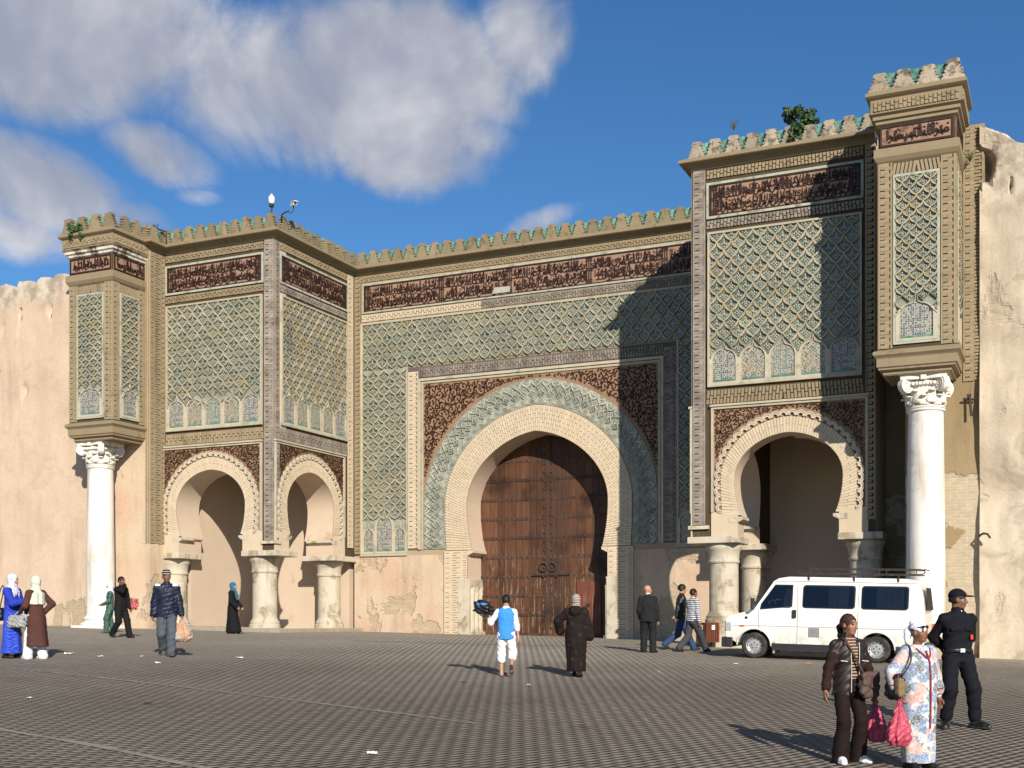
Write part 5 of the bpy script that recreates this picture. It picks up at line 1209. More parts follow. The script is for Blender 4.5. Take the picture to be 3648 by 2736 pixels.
# ------------------------------------------------------------------ litter bin
simple('bin_wood', (.13, .038, .02), rough=.6, var=.25, scale=9, bump=.3, obj=.35, stain=((.3, .17, .1), 8, .64, .72))
simple('sticker_white', (.75, .74, .7), rough=.5, var=.06, bump=.1, stain=((.5, .45, .38), 9, .6, .75))
def build_bin():
    B = thing('litter_bin', 'red-brown wooden slatted litter bin with white stickers, standing by the tower column', 'bin')
    p = on_ground(2523, 2306); w = .22; h0, h1 = .14, .70; print('bin at', p[:], to_cam(p.x, p.y))
    b = MB(); b.box(-w+.03, w-.03, -w+.03, w-.03, h0+.02, h1-.06); b.obj('liner', 'iron', B)
    for k in range(6):
        for i in range(4):
            a = i*math.pi/2; c = Vector((-w+.037+k*.0733, -w, 0)); c.rotate(Matrix.Rotation(a, 3, 'Z')); s = MB(); s.box(-.027, .027, -.014, .014, h0, h1); o = s.obj('slat', 'bin_wood', B, bevel=.004); o.location = c; o.rotation_euler = (0, 0, a)
    for x in (-.12, .12):
        b = MB(); b.box(x-.02, x+.02, -.02, .02, -.05, h0+.05); b.obj('leg', 'iron', B)
    for i in range(2):
        fr0 = lambda a, z, d, i=i: ((a, -w-.013-d, z) if i == 0 else (-w-.013-d, -a, z))
        b = MB(); b.prism(fr0, [(-.055, .5), (.055, .5), (.055, .63), (-.055, .63)], 0, .006); st = b.obj('sticker', 'sticker_white', B, recalc=True)
        b = MB()
        for k in range(3):        # ring of three arrows
            a = k*2*math.pi/3; pts = [Vector((.028*math.cos(a+t), .565+.028*math.sin(a+t))) for t in (0, .35, .7, 1.05, 1.4)]
            ribbon(b, fr0, pts, .011, .006, .008, taper=False); q = pts[-1]; e = pts[-1]-pts[-2]; e.normalize(); nn = Vector((-e.y, e.x)); b.add([fr0(*(q+nn*.013), .008), fr0(*(q-nn*.013), .008), fr0(*(q+e*.018), .008)], [(0, 1, 2)])
        b.obj('recycling_mark', 'black_plastic', st)
    B.location = (p.x, p.y, p.z); B.rotation_euler = (0, 0, TH+R(28)); B.scale = (1.0, 1.0, 1.0)
build_bin()
# ------------------------------------------------------------------ cameras and iron fittings
def iron_things():
    x, z = -24.42, 15.5; y = -VT
    D = thing('surveillance_camera', 'white dome surveillance camera on a short post at the tower corner', 'camera')
    b = MB(); b.tube([(x, y, 15.3), (x, y, 15.82)], .03, 8); b.obj('post', 'iron', D); b = MB(); b.lathe((x, y, 15.9), [(.045, -.05), (.075, -.04), (.085, -.02), (.095, 0), (.108, .06), (.108, .16), (.075, .22), (.035, .245), (.03, .285), (.012, .29)], 20); b.obj('housing', 'van_paint', D, smooth=40)
    b = MB(); b.lathe((x, y, 15.78), [(.02, -.06), (.06, -.04), (.085, .0), (.085, .06)], 16); b.obj('dome', 'black_plastic', D, smooth=True)
    x2, z2 = -23.75, 15.62; D = thing('surveillance_camera', 'white box surveillance camera on a bent arm above the tower parapet', 'camera')
    b = MB(); b.tube([(-24.2, -4.75, 15.3), (-24.19, -4.78, 15.52), (-24.05, -4.8, 15.58), (-23.88, -4.8, 15.61)], .026, 8); b.tube([(-23.95, -4.8, 15.6), (-23.82, -4.8, 15.52), (-23.72, -4.8, 15.56), (-23.7, -4.8, 15.7)], .012, 6); b.obj('arm', 'iron', D, smooth=True)
    b = MB(); b.tube([(-23.7, -4.8, 15.62), (-23.7, -4.8, 15.76)], .022, 8); b.obj('swivel', 'iron', D); b = MB(); c = Vector((-23.69, -4.8, 15.82)); f = Vector((.8, -.55, -.12)).normalized(); s = f.cross(Vector((0, 0, 1))).normalized(); u = s.cross(f)
    b.obox(c, f*.15, s*.06, u*.055); b.obox(c+f*.03+u*.062, f*.18, s*.075, u*.01); b.obj('housing', 'van_paint', D); b = MB(); b.obox(c+f*.155, f*.01, s*.045, u*.04); b.obj('lens', 'black_plastic', D)
    D = thing('floodlight_bracket', 'small dark metal bracket leaning over the parapet between pier and tower', 'bracket')
    (xa, za), (xb, zb_) = at_v(552, 812, 5.3), at_v(592, 826, 5.3); b = MB(); b.tube([(xb, -5.3, zb_-.35), (xb, -5.3, zb_), (xa, -5.3, za)], .03, 6); b.obj('arm', 'iron', D); b = MB(); b.tube([(xa+.06, -5.3, za+.02), (xa-.1, -5.3, za+.1)], .02, 6); b.tube([(xa, -5.3, za), (xa-.02, -5.3, za+.14)], .02, 6); b.tube([(xa+.1, -5.3, za-.02), (xa+.14, -5.3, za+.12)], .016, 6); b.obj('clamp', 'iron', D)
    D = thing('iron_bracket', 'cross-shaped rusty iron bracket fixed to the tan wall above the policeman', 'bracket'); (xa, za), (xb, zb_) = at_v(3455, 1420, 5.85), at_v(3462, 1485, 5.85)
    b = MB(); b.tube([(xa+.0, -5.78, za+.12), (xa, -5.95, za), (xb, -6.0, zb_)], .03, 6); b.obj('upright', 'iron', D); b = MB(); b.tube([(xa-.16, -5.9, za-.02), (xa+.14, -5.9, za-.04)], .028, 6); b.tube([(xa-.05, -5.9, za+.1), (xa+.03, -5.98, za-.22)], .022, 6); b.obj('crossbar', 'iron', D)
    D = thing('wall_hook', 'small dark iron hook sticking out of the pale rampart wall', 'hook'); xa, za = at_v(3505, 1905, 6.1); b = MB(); b.tube([(xa-.12, -5.85, za), (xa, -6.2, za+.03), (xa+.1, -6.25, za), (xa+.16, -6.25, za-.1)], .028, 6); tag(b.obj('hook', 'iron', D), '', '') if False else b.obj('bar', 'iron', D)
iron_things()
# ------------------------------------------------------------------ plants on the masonry
def mat_leaf(name, a, b):
    t = NT(name); c = t.mix(t.island(), rgb(a), rgb(b)); t.done(c, .55, .35); t.b.inputs['Subsurface Weight'].default_value = 0
mat_leaf('leaf', (.02, .05, .012), (.06, .11, .03)); mat_leaf('leaf_dry', (.09, .10, .03), (.05, .07, .02))
simple('bark', (.1, .075, .05), var=.3, scale=10, bump=.5)
def bush(name, label, base, blobs, nleaf, size, mat, seed):
    T = thing(name, label, 'plant'); rnd = random.Random(seed); st = MB(); lf = MB(); base = Vector(base)
    for c, r in blobs:
        c = Vector(c); r = r*.74; st.tube([base, base+(c-base)*.5+Vector((rnd.uniform(-.05, .05), rnd.uniform(-.05, .05), .05)), c], [.025, .016, .006], 5)
        for _ in range(3):
            e = c+Vector([rnd.gauss(0, r*.5) for _ in range(3)]); st.tube([base+(c-base)*.6, e], [.01, .004], 4)
        for _ in range(int(nleaf*r*r*20)):
            d = Vector([rnd.gauss(0, 1) for _ in range(3)]).normalized()*r*(rnd.random()**.45); p = c+d; n = (d.normalized()*.6+Vector([rnd.gauss(0, .6) for _ in range(3)])).normalized(); t = n.orthogonal().normalized(); t.rotate(Matrix.Rotation(rnd.uniform(0, 6.28), 3, n)); s = n.cross(t); l = size*rnd.uniform(.6, 1.25)
            lf.add([p-t*l*.5, p+s*l*.34-t*l*.1+n*l*.06, p+s*l*.26+t*l*.25, p+t*l*.55-n*l*.1, p-s*l*.26+t*l*.25, p-s*l*.34-t*l*.1+n*l*.06], [(0, 1, 2, 3), (0, 3, 4, 5)])
    st.obj('stem', 'bark', T); lf.obj('foliage', mat, T, kind='stuff')
def vpt(px, py, v): x, z = at_v(px, py, v); return (x, -v, z)
def D2(x, y): return x/.6064, y/.6064
b0 = vpt(*D2(1722, 296), 4.9)
bush('parapet_bush', 'dark green fig bush sprouting from the weathered tower parapet', b0, [(vpt(*D2(1708, 250), 4.9), .3), (vpt(*D2(1742, 258), 4.9), .34), (vpt(*D2(1725, 240), 5.1), .24), (vpt(*D2(1700, 240), 5.0), .17), (vpt(*D2(1760, 262), 4.8), .2), (vpt(*D2(1722, 275), 5.2), .26), (vpt(*D2(1752, 246), 4.9), .2), (vpt(*D2(1712, 296), 5.3), .16)], 95, .13, 'leaf', 4)
b1 = vpt(*D2(160, 512), 7.5)
bush('parapet_weed', 'small green weed hanging on the corner pier top', b1, [(vpt(*D2(158, 500), 7.6), .22), (vpt(*D2(172, 492), 7.55), .2), (vpt(*D2(150, 488), 7.6), .14), (vpt(*D2(152, 510), 7.65), .16), (vpt(*D2(176, 508), 7.6), .14)], 150, .09, 'leaf', 6)
for i, (px, py, lab) in enumerate(((1585, 282, 'dry grass tuft on the parapet of the shadowed tower, away from the bush'), (2095, 350, 'dry weed growing where the pier meets the pale rampart'))):
    T = thing('dry_weed', lab, 'plant'); c = Vector(vpt(*D2(px, py), 5.0 if i == 0 else 6.05)); rnd = random.Random(i); b = MB()
    for _ in range(34): a = rnd.uniform(0, 6.28); l = rnd.uniform(.15, .42); b.tube([c, c+Vector((math.cos(a)*.08, math.sin(a)*.08, l*.6)), c+Vector((math.cos(a)*l*.6, math.sin(a)*l*.3, l*.9))], [.006, .004, .002], 3)
    b.obj('blades', 'leaf_dry', T, kind='stuff')
# ------------------------------------------------------------------ kerb step, seams, litter
simple('kerb_stone', (.34, .285, .215), var=.25, scale=3, bump=.5, bscale=25, bdist=.015, island=.2, stain=((.2, .165, .12), 3, .55, .75))
simple('seam_pale', (.27, .238, .2), var=.3, scale=6, bump=.5, stain=((.17, .147, .12), 4, .5, .68))
def kerb():
    K = bpy.data.objects.new('kerb', None); COL.objects.link(K); K['kind'] = 'structure'; x = -29.4; rnd = random.Random(1)
    while x < -24.2:
        l = rnd.uniform(.5, .9); y = -5.55; z = ground_z(x, y); b = MB(); b.box(x, min(x+l, -24.1)-.012, y-.02+rnd.uniform(-.015, .015), -4.2, z-.2, z+.12+rnd.uniform(-.008, .008)); b.obj('kerb_stone', 'kerb_stone', K, bevel=.02); x += l
    y = -5.5
    while y < -.3:
        l = rnd.uniform(.5, .9); z = ground_z(-24, y); b = MB(); b.box(-24.9, -23.78+rnd.uniform(-.015, .015), y, min(y+l, -.2)-.012, z-.2, z+.12); b.obj('kerb_stone', 'kerb_stone', K, bevel=.02); y += l
kerb()
def seam(name, pts, w):
    P = [on_ground(*p) for p in pts]; b = MB(); fine = []
    for a, c in zip(P, P[1:]):
        for k in range(24): fine.append(a.lerp(c, k/24))
    fine.append(P[-1])
    for k in range(len(fine)-1):
        a, c = fine[k], fine[k+1]; t = (c-a).normalized(); n = Vector((-t.y, t.x, 0)); q = []
        for p, ww in ((a, w*(1+.5*mnoise.noise(a*1.3))), (c, w*(1+.5*mnoise.noise(c*1.3)))):
            for s in (-1, 1): r = p+n*s*ww/2; q.append((r.x, r.y, ground_z(r.x, r.y)+.009))
        b.add(q, [(0, 2, 3, 1)])
    o = b.obj(name, 'seam_pale', recalc=True); o['kind'] = 'structure'
seam('pavement_seam', [(-60, 2372), (400, 2420), (900, 2478), (1350, 2534), (1700, 2580)], .085)
seam('pavement_seam', [(-60, 2590), (350, 2660), (760, 2745)], .1)
seam('pavement_seam', [(1250, 2283), (1700, 2295), (2150, 2305), (2400, 2312)], .16)
simple('paper', (.7, .69, .66), rough=.8, var=.1, bump=.2); simple('leaf_litter', (.07, .05, .035), rough=.9, var=.3, bump=.3); simple('orange_peel', (.5, .3, .12), rough=.8, var=.2)
LIT = [(358, 2341, .16, 'paper', 'scrap of white paper on the paving between the brown dress and the beanie man', 'paper'), (561, 2364, .15, 'paper', 'crumpled white paper just in front of the man with the beanie', 'paper'), (853, 2346, .16, 'paper', 'thin strip of white paper on the paving before the black-robed woman', 'paper'), (505, 2340, .07, 'paper', 'tiny white scrap beside the walking man with the beanie', 'paper'),
  (1326, 2689, .13, 'paper', 'white paper scrap on the foreground paving', 'paper'), (527, 2509, .12, 'leaf_litter', 'dark dried leaf lying between the two pale seams', 'leaf'), (106, 2488, .08, 'paper', 'small pale scrap between the two pale seams below the blue dress', 'paper'), (2622, 2367, .14, 'paper', 'curled white paper on the paving before the van front wheel', 'paper'), (2880, 2366, .16, 'orange_peel', 'small orange peel on the paving before the van', 'peel'), (245, 2332, .2, 'paper', 'flat white paper at the hem shadow of the brown dress', 'paper'),
  (1650, 2432, .08, 'leaf_litter', 'dark speck of dirt near the boy in blue', 'litter'), (1885, 2442, .09, 'paper', 'small pale paper scrap between the boy and the robed woman', 'paper')]
for i, (px, py, s, mt, lab, cat) in enumerate(LIT):
    s *= .6
    c = on_ground(px, py); rnd = random.Random(i+40); b = MB(); n = 6; vs = []
    for j in range(n):
        for k in range(n): vs.append(((j/(n-1)-.5)*s*1.3+rnd.uniform(-.01, .01), (k/(n-1)-.5)*s+rnd.uniform(-.01, .01), .012+abs(mnoise.noise(Vector((j*.7+i*9, k*.7, 0))))*s*.5))
    b.add(vs, [(j*n+k, (j+1)*n+k, (j+1)*n+k+1, j*n+k+1) for j in range(n-1) for k in range(n-1)]); o = b.obj('litter', mt, recalc=True); o.location = c; o.rotation_euler = (0, 0, rnd.uniform(0, 3)); so = o.modifiers.new('t', 'SOLIDIFY'); so.thickness = .004; tag(o, lab, cat, 'scraps of litter on the paving')
# near pavers
def pavers():
    """concrete blocks of the square, laid diagonally: the nearest are objects, the others one relief"""
    rs = np.random.RandomState(8); a = 1.21; ca, sa = math.cos(a), math.sin(a); W_, H_ = .22, .11
    J, I = np.meshgrid(np.arange(-420, 420), np.arange(-200, 200), indexing='ij'); lx = (I+.5*(J % 2))*W_; ly = J*H_
    x = (-12.+lx*ca-ly*sa).ravel(); y = (-20.+lx*sa+ly*ca).ravel(); Y = D0+y; X = x*CT+Y*ST; d = Y*CT-x*ST
    px = 1824+F_PX*X/np.maximum(d, 1); free = np.where((x < -23.6) | (x > -10.6), y < -5.75, y < -.12) & ~((x > -4.6) & (y > -7.6)) & ~((x < -29.3) & (y > -7.45))
    k = (d > 9.3) & (d < 47) & (px > -80) & (px < 3730) & free; x, y, X, d = x[k], y[k], X[k], d[k]
    def gz(x, y):
        Y = D0+y; X = np.clip(x*CT+Y*ST, -26, 26); d = np.clip(Y*CT-x*ST, 9, 52); return GW[0]+GW[1]*X+GW[2]*d+GW[3]*d*d/40+GW[4]*X*d/40
    o = np.argsort(d); x, y = x[o], y[o]; z = gz(x, y)+.0015+rs.uniform(0, .0012, len(x)); n = len(x)
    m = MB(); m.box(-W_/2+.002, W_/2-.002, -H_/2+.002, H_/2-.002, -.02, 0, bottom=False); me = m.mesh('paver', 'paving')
    for q in range(300): inst('paver', me, (x[q], y[q], z[q]), (rs.uniform(-.004, .004), rs.uniform(-.004, .004), a), GROUND)
    x, y, z = x[300:], y[300:], z[300:]; n = len(x); t1, t2 = rs.uniform(-.003, .003, n), rs.uniform(-.003, .003, n); hx, hy = W_/2-.002, H_/2-.002; V = np.empty((n, 8, 3), np.float32)
    for q, (sx, sy) in enumerate(((-1, -1), (1, -1), (1, 1), (-1, 1))):
        ax, ay = sx*hx, sy*hy; wx, wy = x+ax*ca-ay*sa, y+ax*sa+ay*ca; g = gz(wx, wy)-gz(x, y); V[:, q] = np.stack([wx, wy, z+g+t1*ax+t2*ay], 1); V[:, q+4] = np.stack([wx, wy, z+g-.02], 1)
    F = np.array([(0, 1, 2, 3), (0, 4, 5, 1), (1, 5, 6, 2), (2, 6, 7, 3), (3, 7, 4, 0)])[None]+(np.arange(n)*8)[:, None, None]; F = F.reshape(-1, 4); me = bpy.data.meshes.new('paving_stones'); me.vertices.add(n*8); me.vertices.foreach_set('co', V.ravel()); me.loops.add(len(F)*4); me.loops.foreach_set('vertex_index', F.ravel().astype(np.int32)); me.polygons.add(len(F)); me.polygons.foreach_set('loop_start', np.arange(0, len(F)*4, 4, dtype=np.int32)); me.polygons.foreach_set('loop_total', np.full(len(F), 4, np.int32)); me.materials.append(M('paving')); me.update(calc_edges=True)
    ob = bpy.data.objects.new('paving_stones', me); COL.objects.link(ob); ob.parent = GROUND; ob['kind'] = 'stuff'; print('pavers', n)
pavers()
# ------------------------------------------------------------------ people: smooth-blended volumes turned into one skin
SC.cycles.max_bounces = 5; SC.cycles.diffuse_bounces = 3; SC.cycles.glossy_bounces = 2; SC.cycles.transparent_max_bounces = 6
class Vol:
    """a distance field on a grid, built from tapered limbs, ellipsoids and lofts, meshed as quads"""
    def __init__(s, lo, hi, h):
        s.lo = np.array(lo, np.float32); s.h = h; s.n = np.maximum(2, np.ceil((np.array(hi)-s.lo)/h).astype(int)+1); s.D = np.full(s.n, 1., np.float32)
        s.ax = [s.lo[i]+h*np.arange(s.n[i], dtype=np.float32) for i in range(3)]
    def _sub(s, lo, hi, pad):
        sl = []
        for i in range(3):
            a = int(max(0, np.floor((lo[i]-pad-s.lo[i])/s.h))); b = int(min(s.n[i], np.ceil((hi[i]+pad-s.lo[i])/s.h)+1)); 
            if b <= a: return None
            sl.append(slice(a, b))
        X = s.ax[0][sl[0]][:, None, None]; Y = s.ax[1][sl[1]][None, :, None]; Z = s.ax[2][sl[2]][None, None, :]
        return tuple(sl), X, Y, Z
    def _put(s, sl, d, k, cut=False):
        A = s.D[sl]
        if cut:
            d = -d; hh = np.clip(.5-.5*(A-d)/k, 0, 1); s.D[sl] = A*(1-hh)+d*hh+k*hh*(1-hh) if False else np.maximum(A, d)
        else:
            hh = np.clip(.5+.5*(A-d)/k, 0, 1); s.D[sl] = A*(1-hh)+d*hh-k*hh*(1-hh)
    def cone(s, a, b, ra, rb, k=.02):
        a = np.array(a, np.float32); b = np.array(b, np.float32); r = max(ra, rb); q = s._sub(np.minimum(a, b)-r, np.maximum(a, b)+r, k+.05)
        if q is None: return s
        sl, X, Y, Z = q; ab = b-a; L2 = float(ab@ab)+1e-9
        t = np.clip(((X-a[0])*ab[0]+(Y-a[1])*ab[1]+(Z-a[2])*ab[2])/L2, 0, 1)
        d = np.sqrt((X-a[0]-t*ab[0])**2+(Y-a[1]-t*ab[1])**2+(Z-a[2]-t*ab[2])**2)-(ra+(rb-ra)*t); s._put(sl, d, k); return s
    def chain(s, pts, rs, k=.02):
        for i in range(len(pts)-1): s.cone(pts[i], pts[i+1], rs[i], rs[i+1], k)
        return s
    def ell(s, c, r, k=.02, rot=None, cut=False):
        c = np.array(c, np.float32); r = np.array(r, np.float32); R_ = float(r.max()); q = s._sub(c-R_, c+R_, k+.05)
        if q is None: return s
        sl, X, Y, Z = q; x, y, z = X-c[0], Y-c[1], Z-c[2]
        if rot is not None:
            m = np.array(rot, np.float32); x, y, z = (m[0, i]*x+m[1, i]*y+m[2, i]*z for i in range(3))
        k0 = np.sqrt((x/r[0])**2+(y/r[1])**2+(z/r[2])**2); k1 = np.sqrt((x/r[0]**2)**2+(y/r[1]**2)**2+(z/r[2]**2)**2)
        d = np.where(k1 > 1e-6, k0*(k0-1)/np.maximum(k1, 1e-6), -float(r.min())); s._put(sl, d, k, cut); return s
    def loft(s, rows, k=.03, fold=0., nf=9, ph=0., fz=(0, 0), pw=2.):
        """rows (z, cx, cy, rx, ry), rising; folds run down the cloth and deepen between heights fz"""
        rows = np.array(rows, np.float32); z0, z1 = rows[0, 0], rows[-1, 0]; rm = rows[:, 3:].max()*1.25
        q = s._sub((rows[:, 1].min()-rm, rows[:, 2].min()-rm, z0), (rows[:, 1].max()+rm, rows[:, 2].max()+rm, z1), k+.05)
        if q is None: return s
        sl, X, Y, Z = q; zz = np.clip(Z, z0, z1); cx, cy, rx, ry = (np.interp(zz.ravel(), rows[:, 0], rows[:, i]).astype(np.float32)[None, None, :] for i in (1, 2, 3, 4))
        x, y = X-cx, Y-cy; f = (np.abs(x/rx)**pw+np.abs(y/ry)**pw)**(1/pw)
        d = (f-1)*np.minimum(rx, ry)
        if fold:
            th = np.arctan2(y, x); u = np.clip((fz[0]-zz)/max(1e-6, fz[0]-fz[1]), 0, 1) if fz != (0, 0) else 1.
            d = d-fold*u*(np.sin(nf*th+ph+2.2*zz)*.6+np.sin((nf*2-3)*th-ph*1.7-3.1*zz)*.4)
        d = np.maximum(d, np.maximum(z0-Z, Z-z1)); s._put(sl, d, k); return s
    def plane(s, n, o):       # keep the side where n.p < o
        X, Y, Z = s.ax[0][:, None, None], s.ax[1][None, :, None], s.ax[2][None, None, :]; s.D = np.maximum(s.D, (n[0]*X+n[1]*Y+n[2]*Z-o).astype(np.float32)); return s
    def wrinkle(s, amp, f=34., seed=0.):
        X, Y, Z = s.ax[0][:, None, None], s.ax[1][None, :, None], s.ax[2][None, None, :]
        s.D = s.D+amp*1.35*(np.sin(f*.8*X+f*1.1*Z+seed+1.7*np.sin(f*.5*Y+seed))*np.sin(f*.7*Y-f*.55*Z+seed*2+1.3*np.sin(f*.45*X))).astype(np.float32); return s
    def mesh(s, smooth=1):
        D = s.D; ins = D < 0; n = D.shape
        c = sum(ins[i:n[0]-1+i, j:n[1]-1+j, k:n[2]-1+k].astype(np.int8) for i in (0, 1) for j in (0, 1) for k in (0, 1)); act = np.argwhere((c > 0) & (c < 8))
        if not len(act): return np.zeros((0, 3)), np.zeros((0, 4), int)
        acc = np.zeros((len(act), 3)); cnt = np.zeros(len(act)); cor = [(i, j, k) for i in (0, 1) for j in (0, 1) for k in (0, 1)]
        val = {q: D[act[:, 0]+q[0], act[:, 1]+q[1], act[:, 2]+q[2]] for q in cor}
        for p in cor:
            for a in range(3):
                if p[a]: continue
                q = list(p); q[a] = 1; q = tuple(q); v0, v1 = val[p], val[q]; m = (v0 < 0) != (v1 < 0); t = np.where(m, v0/np.where(m, v0-v1, 1), 0)
                pt = np.array(p, float)[None, :].repeat(len(act), 0); pt[:, a] += t; acc += pt*m[:, None]; cnt += m
        V = (act+acc/cnt[:, None])*s.h+s.lo; idx = -np.ones((n[0]-1, n[1]-1, n[2]-1), int); idx[tuple(act.T)] = np.arange(len(act)); F = []
        for a in range(3):
            b, c_ = (a+1) % 3, (a+2) % 3; sh = [slice(None)]*3; s0 = list(sh); s1 = list(sh); s0[a] = slice(0, -1); s1[a] = slice(1, None); e = np.argwhere(ins[tuple(s0)] != ins[tuple(s1)])
            e = e[(e[:, b] > 0) & (e[:, c_] > 0) & (e[:, b] < n[b]-1) & (e[:, c_] < n[c_]-1)]
            if not len(e): continue
            sg = ins[tuple(e.T)]; q = []
            for ob, oc in ((0, 0), (-1, 0), (-1, -1), (0, -1)): w_ = e.copy(); w_[:, b] += ob; w_[:, c_] += oc; q.append(idx[tuple(w_.T)])
            q = np.stack(q, 1); q = np.where(sg[:, None], q, q[:, ::-1]); F.append(q[(q >= 0).all(1)])
        F = np.concatenate(F)
        for _ in range(smooth):
            S = np.zeros_like(V); C = np.zeros(len(V))
            for a, b in ((0, 1), (1, 2), (2, 3), (3, 0)):
                np.add.at(S, F[:, a], V[F[:, b]]); np.add.at(S, F[:, b], V[F[:, a]]); np.add.at(C, F[:, a], 1); np.add.at(C, F[:, b], 1)
            V = V*.5+.5*S/np.maximum(C, 1)[:, None]
        return V, F
def vol_obj(name, vol, mats, parent, region=None, smooth=1):
    V, F = vol.mesh(smooth); me = bpy.data.meshes.new(name); me.vertices.add(len(V)); me.vertices.foreach_set('co', V.astype(np.float32).ravel()); me.loops.add(len(F)*4); me.loops.foreach_set('vertex_index', F.ravel().astype(np.int32)); me.polygons.add(len(F)); me.polygons.foreach_set('loop_start', np.arange(0, len(F)*4, 4, dtype=np.int32)); me.polygons.foreach_set('loop_total', np.full(len(F), 4, np.int32))
    for m in (mats if isinstance(mats, (list, tuple)) else [mats]): me.materials.append(M(m))
    if region is not None: me.polygons.foreach_set('material_index', region(V[F].mean(1)).astype(np.int32))
    me.update(calc_edges=True); me.validate(); me.polygons.foreach_set('use_smooth', np.ones(len(me.polygons), bool)); o = bpy.data.objects.new(name, me); COL.objects.link(o); o.parent = parent; return o
def ik(a, c, l1, l2, pole):
    a, c = np.array(a, float), np.array(c, float); d = c-a; L = np.linalg.norm(d); 
    if L > (l1+l2)*.998: c = a+d*(l1+l2)*.998/L; d = c-a; L = np.linalg.norm(d)
    x = (l1*l1-l2*l2+L*L)/(2*L); h = math.sqrt(max(0, l1*l1-x*x)); e = d/L; p = np.array(pole, float); p = p-e*(p@e); p /= np.linalg.norm(p)+1e-9
    return a+e*x+p*h, c
def rotz(a): c, s = math.cos(a), math.sin(a); return np.array([[c, -s, 0], [s, c, 0], [0, 0, 1]])
def rotx(a): c, s = math.cos(a), math.sin(a); return np.array([[1, 0, 0], [0, c, -s], [0, s, c]])
def skin_mat(name, col, lip):
    t = NT(name); c = t.gray(rgb(col), t.noise(18, 4), .16); t.bump(t.noise(90, 3), .12, .004); t.done(c, .5, .35); t.b.inputs['Subsurface Weight'].default_value = .08; t.b.inputs['Subsurface Radius'].default_value = (.012, .005, .003)
    t = NT(name+'_lip'); t.done(rgb(lip), .45, .35)
skin_mat('skin', (.42, .225, .145), (.33, .12, .09)); skin_mat('skin_tan', (.3, .15, .085), (.22, .08, .06)); skin_mat('skin_dark', (.2, .095, .055), (.15, .055, .045))
simple('hair_black', (.012, .010, .009), rough=.45, var=.3, scale=30, bump=.6, bscale=90, bdist=.006); simple('hair_brown', (.045, .02, .013), rough=.5, var=.4, scale=30, bump=.6, bscale=90, bdist=.006); simple('eye_dark', (.012, .01, .01), rough=.25, var=.1, bump=0)
def fabric(name, col, var=.18, rough=.85, bump=.5, bscale=14, bdist=.02, col2=None, scale=4, spec=.2):
    return simple(name, col, rough=rough, var=var, scale=scale, bump=bump, bscale=bscale, bdist=bdist, col2=col2, spec=spec)
